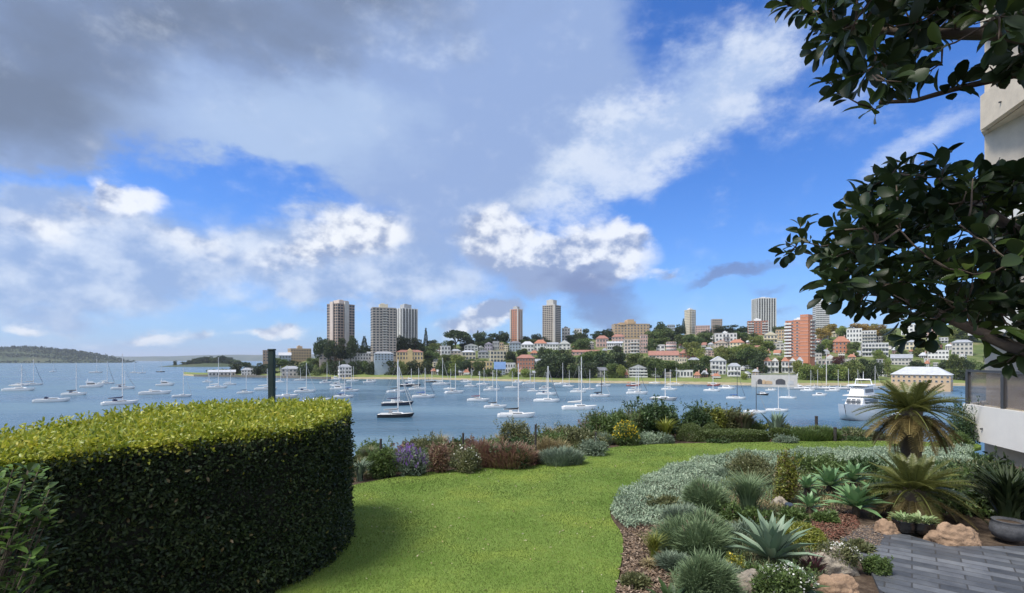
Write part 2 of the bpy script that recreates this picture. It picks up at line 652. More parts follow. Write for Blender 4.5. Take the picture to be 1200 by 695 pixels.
def copy_tree(o, parent=None):
    c = o.copy()
    col.objects.link(c)
    c.parent = parent
    for ch in list(o.children):
        copy_tree(ch, c)
    return c


ORD = ['', 'second ', 'third ', 'fourth ', 'fifth ', 'sixth ', 'seventh ', 'eighth ', 'ninth ', 'tenth ', 'eleventh ', 'twelfth ', 'thirteenth ', 'fourteenth ', 'fifteenth ', 'sixteenth ', 'seventeenth ', 'eighteenth ', 'nineteenth ', 'twentieth ', 'twenty-first ', 'twenty-second ', 'twenty-third ', 'twenty-fourth ', 'twenty-fifth ', 'twenty-sixth ', 'twenty-seventh ', 'twenty-eighth ']

# ------------------------------------------------------------------ water, shores, hills
def interp(x, xs, ys):
    return float(np.interp(x, xs, ys))


HAZE = 6.0e-5
SH_X = [215, 229, 300, 380, 500, 600, 700, 800, 870, 900, 1000, 1100, 1200, 1500]
SH_P = [440, 441.0, 442, 444, 444.5, 447, 449, 450, 451.5, 452, 452, 452, 453, 455]
RG_X = [215, 240, 300, 340, 370, 400, 450, 500, 550, 600, 650, 700, 750, 800, 850, 900, 950, 1000, 1050, 1100, 1500]
RG_P = [437.5, 437, 434, 427, 419, 413, 411, 407, 402, 402, 401, 396, 393, 392, 390, 388, 388, 386, 384, 380, 380]
RD_X = [215, 300, 400, 500, 600, 800, 1000, 1500]
RD_Y = [560, 560, 520, 560, 600, 620, 600, 560]


def shore_Y(px):
    return (EYE - SEA) * FPX / (interp(px, SH_X, SH_P) - HOR)


def bench(px):
    """back of the foreshore lawn: distance and row"""
    Y = shore_Y(px) + 34
    return Y, HOR + (EYE + 10.9) * FPX / Y


def hill_z(px, Y):
    ys = shore_Y(px)
    yb, pb = bench(px)
    yr = interp(px, RD_X, RD_Y)
    pr = interp(px, RG_X, RG_P)
    if Y <= ys:
        return SEA - 0.05 * (ys - Y) - 0.02
    if Y <= ys + 10:
        return SEA - 0.02 + (Y - ys) * 0.13
    if Y <= yb:
        return SEA + 1.28 + (Y - ys - 10) / 24.0 * 1.5
    if Y <= yr:
        t = ((Y - yb) / (yr - yb)) ** 0.9
        return EYE - (pb + (pr - pb) * t - HOR) / FPX * Y
    zr = EYE - (pr - HOR) / FPX * yr
    return zr - 0.10 * (Y - yr)


def hill_hit(px, py):
    """distance at which the hillside is seen at this row"""
    yb, pb = bench(px)
    yr = interp(px, RD_X, RD_Y)
    pr = interp(px, RG_X, RG_P)
    t = (pb - py) / (pb - pr)
    t = min(1.15, max(-0.25, t))
    if t < 0:
        return yb + t * 100
    return yb + (yr - yb) * t ** (1 / 0.9)


def hill_strip(name, f0, f1, n, mat, lift=0.0, step=8):
    xs = list(range(215, 1501, step))
    V, F = [], []
    for x in xs:
        a, b = f0(x), f1(x)
        for j in range(n + 1):
            Y = a + (b - a) * j / n
            V.append(((x - 600) / FPX * Y, Y, hill_z(x, Y) + lift))
    m = n + 1
    for i in range(len(xs) - 1):
        for j in range(n):
            F.append((i * m + j, (i + 1) * m + j, (i + 1) * m + j + 1, i * m + j + 1))
    me = bpy.data.meshes.new(name)
    me.from_pydata(V, [], F)
    me.materials.append(mat)
    me.polygons.foreach_set('use_smooth', np.ones(len(me.polygons), dtype=bool))
    o = mkobj(name, me)
    tag(o, kind='structure')
    return o


def noisy_ground(name, c1, c2, c3, scale, detail=8, bump=0.4, rough=0.9, dist=0.1):
    m, nt, b = new_mat(name)
    tc = nt.nodes.new('ShaderNodeTexCoord')
    n = nt.nodes.new('ShaderNodeTexNoise')
    n.inputs['Scale'].default_value = scale
    n.inputs['Detail'].default_value = detail
    n.inputs['Roughness'].default_value = 0.7
    nt.links.new(tc.outputs['Object'], n.inputs['Vector'])
    r = nt.nodes.new('ShaderNodeValToRGB')
    e = r.color_ramp.elements
    e[0].position, e[0].color = 0.32, (*c1, 1)
    e[1].position, e[1].color = 0.70, (*c3, 1)
    k = e.new(0.5)
    k.color = (*c2, 1)
    nt.links.new(n.outputs['Fac'], r.inputs['Fac'])
    nt.links.new(r.outputs['Color'], b.inputs['Base Color'])
    bp = nt.nodes.new('ShaderNodeBump')
    bp.inputs['Strength'].default_value = bump
    bp.inputs['Distance'].default_value = dist
    nt.links.new(n.outputs['Fac'], bp.inputs['Height'])
    nt.links.new(bp.outputs['Normal'], b.inputs['Normal'])
    b.inputs['Roughness'].default_value = rough
    b.inputs['Specular IOR Level'].default_value = 0.2
    return m


M = {}
M['sand'] = noisy_ground('sand', (.20, .17, .10), (.28, .24, .15), (.36, .31, .20), 0.25)
M['park'] = noisy_ground('park_grass', (.09, .13, .035), (.14, .18, .05), (.22, .22, .09), 0.12)
M['slope'] = noisy_ground('slope', (.05, .08, .02), (.09, .12, .035), (.20, .18, .10), 0.08)
M['soil'] = noisy_ground('soil', (.035, .024, .016), (.07, .05, .035), (.13, .10, .07), 9.0, 10, 0.6, dist=.03)
M['farland'] = noisy_ground('far_land', (.035, .05, .03), (.05, .07, .035), (.09, .09, .05), 0.004)
M['blueland'] = noisy_ground('blue_land', (.04, .06, .04), (.05, .07, .045), (.10, .11, .08), 0.002)


def water_mat():
    m, nt, b = new_mat('sea_water')
    b.inputs['Base Color'].default_value = (.030, .085, .150, 1)
    b.inputs['Roughness'].default_value = 0.28
    b.inputs['IOR'].default_value = 1.333
    tc = nt.nodes.new('ShaderNodeTexCoord')
    last = None
    for sc, st, dist, rz in (((1.7, 3.6, 1), 0.8, 0.07, 25), ((.45, 1.1, 1), 1.0, 0.28, 12), ((.11, .30, 1), 1.0, 0.7, -9), ((.012, .04, 1), 0.6, 0.8, 5)):
        mp = nt.nodes.new('ShaderNodeMapping')
        mp.inputs['Scale'].default_value = sc
        mp.inputs['Rotation'].default_value = (0, 0, R(rz))
        nt.links.new(tc.outputs['Object'], mp.inputs['Vector'])
        n = nt.nodes.new('ShaderNodeTexNoise')
        n.inputs['Scale'].default_value = 1.0
        n.inputs['Detail'].default_value = 4
        n.inputs['Roughness'].default_value = 0.6
        nt.links.new(mp.outputs[0], n.inputs['Vector'])
        bp = nt.nodes.new('ShaderNodeBump')
        bp.inputs['Strength'].default_value = st
        bp.inputs['Distance'].default_value = dist
        nt.links.new(n.outputs['Fac'], bp.inputs['Height'])
        if last is not None:
            nt.links.new(last, bp.inputs['Normal'])
        last = bp.outputs['Normal']
    nt.links.new(last, b.inputs['Normal'])
    # cat's paws: patches of rougher, paler water
    mp = nt.nodes.new('ShaderNodeMapping')
    mp.inputs['Scale'].default_value = (.006, .022, 1)
    nt.links.new(tc.outputs['Object'], mp.inputs['Vector'])
    n = nt.nodes.new('ShaderNodeTexNoise')
    n.inputs['Detail'].default_value = 5
    n.inputs['Scale'].default_value = 1.0
    nt.links.new(mp.outputs[0], n.inputs['Vector'])
    r = nt.nodes.new('ShaderNodeValToRGB')
    r.color_ramp.elements[0].position, r.color_ramp.elements[0].color = .38, (.036, .094, .150, 1)
    r.color_ramp.elements[1].position, r.color_ramp.elements[1].color = .62, (.105, .175, .225, 1)
    nt.links.new(n.outputs['Fac'], r.inputs['Fac'])
    nt.links.new(r.outputs['Color'], b.inputs['Base Color'])
    rr = nt.nodes.new('ShaderNodeMapRange')
    rr.inputs[1].default_value, rr.inputs[2].default_value = .36, .64
    rr.inputs[3].default_value, rr.inputs[4].default_value = .14, .40
    nt.links.new(n.outputs['Fac'], rr.inputs[0])
    nt.links.new(rr.outputs[0], b.inputs['Roughness'])
    return m


M['water'] = water_mat()
mb = MB()
ring = []
# water: one sheet to the horizon, from the foot of the garden bank outwards
mb.add([(-25000, 4, SEA), (25000, 4, SEA), (25000, 30000, SEA), (-25000, 30000, SEA)], [(0, 1, 2, 3)])
o = mb.build('water', M['water'])
tag(o, kind='structure')

hill_strip('beach', lambda x: shore_Y(x) - 4, lambda x: shore_Y(x) + 10, 6, M['sand'])
hill_strip('foreshore_lawn', lambda x: shore_Y(x) + 10, lambda x: bench(x)[0], 5, M['park'])
hill_strip('hillside', lambda x: bench(x)[0], lambda x: interp(x, RD_X, RD_Y) + 160, 26, M['slope'])


def ridge(name, pts, Y, depth, mat, base=SEA - 1, seed=0, kind='structure'):
    """a distant hill: crest traced through (column, row) points, falling to the water in front and behind"""
    rs = np.random.default_rng(seed)
    xs = np.linspace(pts[0][0], pts[-1][0], 120)
    V, F = [], []
    m = 9
    for x in xs:
        py = np.interp(x, [q[0] for q in pts], [q[1] for q in pts])
        zc = EYE - (py - HOR) / FPX * Y
        zc = max(base + .2, zc + rs.normal() * (zc - base) * 0.03)
        for j in range(m):
            t = j / (m - 1)
            h = math.sin(math.pi * t) ** 0.7 if 0 < t < 1 else 0
            yy = Y + (t - 0.5) * depth
            V.append(((x - 600) / FPX * Y, yy, base + (zc - base) * h))
    for i in range(len(xs) - 1):
        for j in range(m - 1):
            F.append((i * m + j, (i + 1) * m + j, (i + 1) * m + j + 1, i * m + j + 1))
    me = bpy.data.meshes.new(name)
    me.from_pydata(V, [], F)
    me.materials.append(mat)
    me.polygons.foreach_set('use_smooth', np.ones(len(me.polygons), dtype=bool))
    o = mkobj(name, me)
    tag(o, kind=kind)
    return o, V, m


ridge('hills', [(-900, 413), (-400, 410), (-60, 413), (40, 413), (110, 416.5), (150, 418), (220, 417), (260, 415.5), (330, 416), (380, 415), (460, 414), (600, 412), (900, 410), (1400, 409)], 9000, 1500, M['blueland'], seed=3)
hl, hv, hm = ridge('wooded_headland', [(-700, 405), (-300, 404), (-60, 408), (0, 409), (30, 408.5), (60, 410), (90, 413.5), (108, 417), (120, 421.5), (126, 426.5)], 3000, 420, M['farland'], seed=5)
il, iv, im = ridge('low_island', [(200, 429), (207, 428), (225, 427), (245, 425.5), (262, 425.5), (275, 426.5), (288, 428), (294, 429)], 1250, 130, M['farland'], seed=8)

hz_box = MB().box(-27000, 27000, -400, 31500, SEA - 6, 330)
hm_, hnt, hb_ = new_mat('haze')
hnt.nodes.remove(hb_)
pv = hnt.nodes.new('ShaderNodeVolumePrincipled')
pv.inputs['Color'].default_value = (.80, .88, 1.0, 1)
pv.inputs['Density'].default_value = HAZE
pv.inputs['Anisotropy'].default_value = 0.2
hnt.links.new(pv.outputs[0], hnt.nodes['Material Output'].inputs['Volume'])
o = hz_box.build('haze', hm_)
tag(o, kind='stuff')

M['forest'] = leafmat('forest_leaves', [(.020, .035, .016), (.035, .055, .022), (.055, .075, .03)], 0.1, 0.7, 0.2)
# the wood on the far headland reads as one mass
L_ = Leaves()
hv = np.array(hv)
idx = rng.integers(0, len(hv), 30000)
P = hv[idx] + rng.normal(size=(30000, 3)) * np.array([16, 12, 1.5])
P[:, 2] += 5
P = P[P[:, 2] > SEA + 4]
L_.add(P, rand_dirs(len(P)) + np.array([0, 0, .2]), rand_dirs(len(P)), rng.uniform(7, 15, len(P)), rng.uniform(7, 13, len(P)), 'quad')
o = L_.build('forest', M['forest'])
tag(o, 'far dark wood covering the low headland across the harbour', 'forest', kind='stuff')

# ------------------------------------------------------------------ garden ground, lawn, paving
EDGE_X = [-60, -6, -3, 0, 2, 4, 8, 14, 90]
EDGE_Y = [8.2, 8.4, 9.6, 11.6, 14.6, 14.4, 14.6, 16.5, 18]


def garden_z(x, y):
    e = interp(x, EDGE_X, EDGE_Y)
    z = 0.0
    if y > e:
        t = (y - e) / 14.0
        z = -16.5 * min(1, t) ** 0.85
    zr = 0.0
    if x > 9.5:
        zr = -2.4 * min(1, (x - 9.5) / 2.0)
    return z + zr


gx = np.concatenate([np.linspace(-60, -7, 18), np.linspace(-6, 12, 73), np.linspace(13, 70, 24)])
gy = np.concatenate([np.linspace(-30, -1, 12), np.linspace(0, 18, 73), np.linspace(19, 40, 22)])
V = [(x, y, garden_z(x, y) - 0.0) for x in gx for y in gy]
F = []
m_ = len(gy)
for i in range(len(gx) - 1):
    for j in range(m_ - 1):
        F.append((i * m_ + j, (i + 1) * m_ + j, (i + 1) * m_ + j + 1, i * m_ + j + 1))
me = bpy.data.meshes.new('ground')
me.from_pydata(V, [], F)
me.materials.append(M['soil'])
me.polygons.foreach_set('use_smooth', np.ones(len(me.polygons), dtype=bool))
o = mkobj('ground', me)
tag(o, kind='structure')


def pxpoly(pts, z=0.0):
    return [tuple(G(a, b, z)[:2]) for a, b in pts]


lawn_px = [(250, 760), (300, 720), (352, 660), (380, 618), (395, 585), (405, 570), (440, 563), (500, 553), (560, 549), (620, 546), (650, 541), (680, 533), (710, 525), (745, 521),
           (800, 519.5), (900, 518), (960, 516.5), (1035, 516.5), (1090, 518), (1150, 519), (1150, 527), (1035, 528), (960, 530), (890, 532), (857, 535), (815, 541), (783, 548), (754, 566), (727, 583), (714, 596), (716, 608),
           (729, 624), (731, 640), (727, 665), (722, 690), (712, 740), (640, 790), (560, 800), (400, 800)]
lawn_poly = pxpoly(lawn_px, 0.02)


def lawn_mat():
    m, nt, b = new_mat('lawn_grass')
    tc = nt.nodes.new('ShaderNodeTexCoord')
    def nz(sc, det, ro):
        n = nt.nodes.new('ShaderNodeTexNoise')
        n.inputs['Scale'].default_value = sc
        n.inputs['Detail'].default_value = det
        n.inputs['Roughness'].default_value = ro
        nt.links.new(tc.outputs['Object'], n.inputs['Vector'])
        return n.outputs['Fac']
    def ramp(f, stops):
        r = nt.nodes.new('ShaderNodeValToRGB')
        e = r.color_ramp.elements
        e[0].position, e[0].color = stops[0][0], (*stops[0][1], 1)
        e[1].position, e[1].color = stops[-1][0], (*stops[-1][1], 1)
        for p, c in stops[1:-1]:
            k = e.new(p)
            k.color = (*c, 1)
        nt.links.new(f, r.inputs['Fac'])
        return r.outputs['Color']
    a = ramp(nz(60, 6, .7), [(.3, (.084, .144, .024)), (.5, (.128, .197, .038)), (.7, (.186, .250, .060))])
    c = ramp(nz(0.9, 5, .6), [(.30, (.70, .80, .62)), (.50, (1, 1, 1)), (.62, (1.25, 1.12, 1.0)), (.75, (1.6, 1.25, 1.25))])
    mx = nt.nodes.new('ShaderNodeMix')
    mx.data_type = 'RGBA'
    mx.blend_type = 'MULTIPLY'
    mx.inputs[0].default_value = 1.0
    nt.links.new(a, mx.inputs[6])
    nt.links.new(c, mx.inputs[7])
    nt.links.new(mx.outputs[2], b.inputs['Base Color'])
    b.inputs['Roughness'].default_value = 0.85
    b.inputs['Specular IOR Level'].default_value = 0.15
    bp = nt.nodes.new('ShaderNodeBump')
    bp.inputs['Strength'].default_value = 0.5
    bp.inputs['Distance'].default_value = 0.02
    nt.links.new(nz(90, 4, .7), bp.inputs['Height'])
    nt.links.new(bp.outputs['Normal'], b.inputs['Normal'])
    return m


M['lawn'] = lawn_mat()
lp = smooth_poly(lawn_poly, 2)
o = MB().prism(lp, -0.05, 0.02).build('lawn', M['lawn'])
tag(o, kind='structure')

# short grass blades standing on the lawn sheet
M['grass'] = leafmat('grass_blade', [(.090, .156, .027), (.127, .200, .041), (.170, .236, .060), (.24, .26, .10)], 0.45, 0.6, 0.15, patch=.55, amt=.55)
pts = sample_poly(lp, 300000)
yy = pts[:, 1]
keep = rng.uniform(size=len(pts)) < np.clip((5.0 / np.maximum(yy, 1)) ** 1.3, 0, 1) * (yy > 2.6) * (np.abs(pts[:, 0]) < yy * 1.1 + .5)
pts = pts[keep]
n = len(pts)
C = np.column_stack([pts, np.full(n, 0.015)])
A = np.column_stack([rng.normal(size=(n, 2)) * 0.45, np.ones(n)])
L_ = Leaves().add(C, A, rand_dirs(n), rng.uniform(.012, .030, n), rng.uniform(.004, .008, n) * np.clip(C[:, 1] / 5, 1, 2), 'tri')
o = L_.build('grass', M['grass'])
tag(o, 'short mown green grass covering the lawn', 'grass', kind='stuff')


def paver_mat():
    m, nt, b = new_mat('slate_paving')
    tc = nt.nodes.new('ShaderNodeTexCoord')
    mp = nt.nodes.new('ShaderNodeMapping')
    mp.inputs['Rotation'].default_value = (0, 0, R(38))
    nt.links.new(tc.outputs['Object'], mp.inputs['Vector'])
    bt = nt.nodes.new('ShaderNodeTexBrick')
    bt.inputs['Scale'].default_value = 1.0
    bt.inputs['Brick Width'].default_value = 0.38
    bt.inputs['Row Height'].default_value = 0.125
    bt.inputs['Mortar Size'].default_value = 0.007
    bt.inputs['Mortar Smooth'].default_value = 0.2
    bt.inputs['Bias'].default_value = -0.1
    bt.inputs['Color1'].default_value = (.046, .052, .062, 1)
    bt.inputs['Color2'].default_value = (.145, .155, .170, 1)
    bt.inputs['Mortar'].default_value = (.045, .045, .045, 1)
    nt.links.new(mp.outputs[0], bt.inputs['Vector'])
    n = nt.nodes.new('ShaderNodeTexNoise')
    n.inputs['Scale'].default_value = 5
    n.inputs['Detail'].default_value = 8
    n.inputs['Roughness'].default_value = .7
    nt.links.new(tc.outputs['Object'], n.inputs['Vector'])
    r = nt.nodes.new('ShaderNodeValToRGB')
    r.color_ramp.elements[0].position, r.color_ramp.elements[0].color = .3, (.6, .62, .66, 1)
    r.color_ramp.elements[1].position, r.color_ramp.elements[1].color = .72, (1.3, 1.3, 1.25, 1)
    nt.links.new(n.outputs['Fac'], r.inputs['Fac'])
    mx = nt.nodes.new('ShaderNodeMix')
    mx.data_type = 'RGBA'
    mx.blend_type = 'MULTIPLY'
    mx.inputs[0].default_value = 1
    nt.links.new(bt.outputs['Color'], mx.inputs[6])
    nt.links.new(r.outputs['Color'], mx.inputs[7])
    nt.links.new(mx.outputs[2], b.inputs['Base Color'])
    b.inputs['Roughness'].default_value = .55
    bp = nt.nodes.new('ShaderNodeBump')
    bp.inputs['Strength'].default_value = .6
    bp.inputs['Distance'].default_value = .01
    mm = nt.nodes.new('ShaderNodeMath')
    mm.operation = 'SUBTRACT'
    nt.links.new(n.outputs['Fac'], mm.inputs[0])
    nt.links.new(bt.outputs['Fac'], mm.inputs[1])
    nt.links.new(mm.outputs[0], bp.inputs['Height'])
    nt.links.new(bp.outputs['Normal'], b.inputs['Normal'])
    return m


M['paver'] = paver_mat()
pave_px = [(1150, 800), (1090, 730), (1030, 690), (1022, 672), (1003, 650), (985, 632), (1010, 617), (1040, 612), (1068, 628), (1110, 640), (1160, 640), (1210, 640), (1500, 640), (1500, 800)]
o = MB().prism(pxpoly(pave_px, 0.03), -0.05, 0.03).build('paving', M['paver'])
tag(o, kind='structure')

# a few fallen leaves and petals on the grass
M['fallen'] = leafmat('fallen_leaf', [(.30, .22, .08), (.45, .42, .30), (.16, .10, .04)], 0.2, .7)
pts = sample_poly(lp, 260)
n = len(pts)
o = Leaves().add(np.column_stack([pts, np.full(n, .036)]), unit(np.column_stack([rng.normal(size=(n, 2)), rng.normal(size=n) * .2])), unit(rng.normal(size=(n, 3)) * .3 + [0, 0, 1]), rng.uniform(.02, .045, n), rng.uniform(.010, .018, n), 'leaf').build('leaf_litter', M['fallen'])
tag(o, 'scattered small fallen leaves lying on the lawn', 'leaf litter', kind='stuff')

# stone sea wall round the low point
M['seawall'] = plain('sea_wall', (.15, .14, .12), .9, .35, .8, bump=.5)
sw = MB()
xs_ = list(range(227, 392, 5))
for a_, b_ in zip(xs_[:-1], xs_[1:]):
    ya, yb = shore_Y(a_) - 6, shore_Y(b_) - 6
    pa, pb = ((a_ - 600) / FPX * ya, ya), ((b_ - 600) / FPX * yb, yb)
    sw.prism([pa, pb, (pb[0], pb[1] + 1.6), (pa[0], pa[1] + 1.6)], SEA - 1, SEA + 1.9)
o = sw.build('sea_wall', M['seawall'])
tag(o, 'low dark stone sea wall round the point behind the green post', 'wall')

# ------------------------------------------------------------------ buildings across the bay
def wallmat(key, c, var=0.10):
    if key not in M:
        M[key] = plain('wall_' + key, c, 0.75, var, 0.35)
    return M[key]


for k_, c_ in dict(white=(.66, .66, .64), cream=(.62, .55, .40), yellow=(.66, .50, .25), tan=(.50, .36, .22), brown=(.34, .25, .19), greybrown=(.37, .285, .225), grey=(.40, .41, .41), palegrey=(.48, .46, .42),
                   brick=(.36, .155, .10), orange=(.50, .205, .115), pink=(.50, .335, .29), mauve=(.42, .38, .46), bluegrey=(.33, .40, .47), blue=(.14, .24, .45), sandstone=(.46, .33, .20), pinkwhite=(.56, .47, .40), darkgrey=(.17, .18, .19), towergrid=(.45, .395, .33), towerwhite=(.60, .60, .57)).items():
    wallmat(k_, c_)
M['roof_terracotta'] = plain('roof_terracotta', (.33, .145, .09), .8, .25, .8)
M['roof_redbrown'] = plain('roof_redbrown', (.27, .13, .10), .8, .25, .8)
M['roof_grey'] = plain('roof_grey', (.26, .28, .31), .6, .2, .6)
M['roof_slate'] = plain('roof_slate', (.12, .13, .15), .6, .2, .6)
M['roof_pale'] = plain('roof_pale', (.40, .42, .45), .6, .15, .6)
M['roof_blue'] = plain('roof_blue', (.09, .18, .36), .5, .15, .6)
M['glass'] = plain('window_glass', (.035, .045, .055), .12, 0, 1, spec=.6)
M['frame_white'] = plain('frame_white', (.62, .62, .60), .5)
M['frame_dark'] = plain('frame_dark', (.06, .06, .065), .5)
M['trim'] = plain('trim', (.64, .63, .60), .6)


def window_mesh(frame):
    b = MB()
    b.cur = 1
    b.box(-.5, .5, -.10, .02, -.5, .5)
    b.cur = 0
    t, s = .09, .07
    b.box(-.56, .56, -.16, 0.0, -.56, -.5)
    b.box(-.56, .56, -.16, 0.0, .5, .56)
    b.box(-.56, -.5, -.16, 0.0, -.5, .5)
    b.box(.5, .56, -.16, 0.0, -.5, .5)
    b.box(-.02, .02, -.13, -.09, -.5, .5)
    return b.mesh('window', [frame, M['glass']])


WIN = {'white': window_mesh(M['frame_white']), 'dark': window_mesh(M['frame_dark'])}
houses_px = []
LANDMARK_DONE = []


def place(px0, px1, Y):
    xc = (px0 + px1) / 2
    az = math.atan((xc - 600) / FPX)
    return xc, az, (px1 - px0) / FPX * Y * math.cos(az)


def building(name, label, cat, x0, x1, yt, yb, wall, Y=None, rot=0.0, k=0.7, floors=3, bf=4, bs=3, win=(.5, .5), roof='flat', rmat='roof_grey', rh=2.0, frame='white',
             balcony=None, fins=None, plant=None, chimney=False, group=None, trim=True, overhang=.5):
    if Y is None:
        Y = hill_hit((x0 + x1) / 2, yb)
    xc, az, vis = place(x0, x1, Y)
    r = R(rot)
    w = vis / (math.cos(r) + k * abs(math.sin(r)))
    d = k * w
    zt = EYE - (yt - HOR) / FPX * Y
    zb = EYE - (yb - HOR) / FPX * Y
    if roof in ('hip', 'gable', 'gablefront'):
        zt -= rh
    h = max(2.2, zt - zb)
    # the front of the footprint stands at Y, so the middle is further back
    X = (xc - 600) / FPX * Y
    back = d * .5
    root = empty(name, (X + math.sin(az) * back, Y + math.cos(az) * back, zb), -az + r)
    tag(root, label, cat, group)
    b = MB()
    foot = min(-5.0, min(hill_z(xc, Y), hill_z(xc, Y + d)) - zb - 1.5) if Y < 900 else -5.0
    b.box(-w / 2, w / 2, -d / 2, d / 2, foot, h)
    if trim and roof == 'flat':
        b.box(-w / 2 - .15, w / 2 + .15, -d / 2 - .15, d / 2 + .15, h + .003, h + .5)
    b.build('wall', M[wall], root)
    o_ = overhang
    rb = MB()
    if roof == 'flat':
        rb.box(-w / 2 + .3, w / 2 - .3, -d / 2 + .3, d / 2 - .3, h + .45, h + .62)
    elif roof == 'hip':
        q = min(w, d) * .42
        a, c = w / 2 + o_, d / 2 + o_
        ww, dd = max(.1, w / 2 - q), max(.1, d / 2 - q)
        rb.add([(-a, -c, h), (a, -c, h), (a, c, h), (-a, c, h), (-ww, -dd, h + rh), (ww, -dd, h + rh), (ww, dd, h + rh), (-ww, dd, h + rh)],
               [(0, 3, 2, 1), (0, 1, 5, 4), (1, 2, 6, 5), (2, 3, 7, 6), (3, 0, 4, 7), (4, 5, 6, 7)])
    elif roof == 'gable':
        a, c = w / 2 + o_, d / 2 + o_
        rb.add([(-a, -c, h), (a, -c, h), (a, c, h), (-a, c, h), (-a, 0, h + rh), (a, 0, h + rh)], [(0, 3, 2, 1), (0, 1, 5, 4), (2, 3, 4, 5), (1, 2, 5), (3, 0, 4)])
    elif roof == 'gablefront':
        a, c = w / 2 + o_, d / 2 + o_
        rb.add([(-a, -c, h), (a, -c, h), (a, c, h), (-a, c, h), (0, -c, h + rh), (0, c, h + rh)], [(0, 3, 2, 1), (0, 1, 4), (1, 2, 5, 4), (2, 3, 5), (3, 0, 4, 5)])
        gb = MB().add([(-w / 2, -c - .03, h + .08), (w / 2, -c - .03, h + .08), (0, -c - .03, h + rh * .86), (-w / 2, -c + .05, h + .08), (w / 2, -c + .05, h + .08), (0, -c + .05, h + rh * .86)],
                      [(0, 1, 2), (5, 4, 3), (0, 3, 4, 1), (1, 4, 5, 2), (2, 5, 3, 0)])
        gb.build('gable', M[wall], root)
    ro = rb.build('roof', M[rmat], root)
    if chimney:
        MB().box(w * .2, w * .2 + .8, -.4, .4, h, h + rh + 1.2).build('chimney', M['pink'], ro)
    if plant:
        pw, ph, pm = plant
        p_ = MB().box(-w * pw / 2, w * pw / 2, -d * pw / 2, d * pw / 2, h + .5, h + .5 + ph).box(-w * pw * .28, w * pw * .1, -d * pw / 4, d * pw / 4, h + .5 + ph, h + 1.3 + ph)
        p_.build('plant_room', M[pm], root)
    wins = []
    fh = h / floors
    faces = [(0, w, d, bf, win)]
    if bs:
        faces.append((1 if r < 0 else -1, d, w, bs, win))
    for side, fw, fd, nb, wn in faces:
        if balcony and side == 0 and balcony.get('front') == 'only':
            pass
        for f in range(floors):
            for q in range(nb):
                u = (q + .5) / nb * fw - fw / 2
                z = (f + .52) * fh
                ww, wh = fw / nb * wn[0], fh * wn[1]
                if side == 0:
                    wins.append(((u, -fd / 2, z), 0, ww, wh, f))
                else:
                    wins.append(((side * fd / 2, u * (1), z), side * math.pi / 2, ww, wh, f))
    wins.sort(key=lambda q: -q[4])
    me = WIN[frame]
    for pos, rz, ww, wh, f in wins[:96]:
        mkobj('window', me, root, pos, (0, 0, rz), (ww, 1, wh))
    if len(wins) > 96:
        mb_ = MB()
        for pos, rz, ww, wh, f in wins[96:]:
            for cur, (a0, a1, c0, c1, e) in ((1, (-.5, .5, -.5, .5, .10)), (0, (-.56, .56, -.56, -.5, .16)), (0, (-.56, .56, .5, .56, .16))):
                mb_.cur = cur
                c_, s_ = math.cos(rz), math.sin(rz)
                def T(x, y, z):
                    x, z = x * ww, z * wh
                    return (pos[0] + c_ * x - s_ * y, pos[1] + s_ * x + c_ * y, pos[2] + z)
                vs = [T(x, y, z) for z in (c0, c1) for (x, y) in ((a0, -e), (a1, -e), (a1, .02), (a0, .02))]
                mb_.add(vs, [(0, 3, 2, 1), (4, 5, 6, 7), (0, 1, 5, 4), (1, 2, 6, 5), (2, 3, 7, 6), (3, 0, 4, 7)])
        o = mb_.build('window', [M['frame_white'] if frame == 'white' else M['frame_dark'], M['glass']], root)
        o['kind'] = 'stuff'
    if balcony:
        for (u0, u1) in balcony['spans']:
            for f in range(balcony.get('start', 0), floors):
                z = f * fh
                bb = MB().box(u0 * w, u1 * w, -d / 2 - 1.3, -d / 2 - .17, z - .12, z + .12)
                bb.box(u0 * w, u1 * w, -d / 2 - 1.36, -d / 2 - 1.22, z + .122, z + balcony.get('h', 1.0))
                bb.build('balcony', M[balcony['mat']], root)
                if balcony.get('side'):
                    s = 1 if r < 0 else -1
                    xx = sorted((s * w / 2 + s * .17, s * w / 2 + s * 1.3))
                    MB().box(xx[0], xx[1], -d * .45, d * .45, z - .12, z + .9).build('balcony', M[balcony['mat']], root)
    if fins:
        n_, fm, fw_ = fins
        fsd = -1 if r >= 0 else 1
        for q in range(n_ + 1):
            u = -w / 2 + w * q / n_
            MB().box(u - fw_ / 2, u + fw_ / 2, -d / 2 - .7, -d / 2 - .002, -2, h + .9).build('fin', M[fm], root)
        ns = max(2, int(n_ * k))
        for q in range(1, ns + 1):
            u = -d / 2 + d * q / ns
            xx = sorted((fsd * (w / 2 + .002), fsd * (w / 2 + .7)))
            MB().box(xx[0], xx[1], u - fw_ / 2, u + fw_ / 2, -2, h + .9).build('fin', M[fm], root)
    houses_px.append((x0, x1, yt, yb, Y))
    return root, w, d, h


BD = building
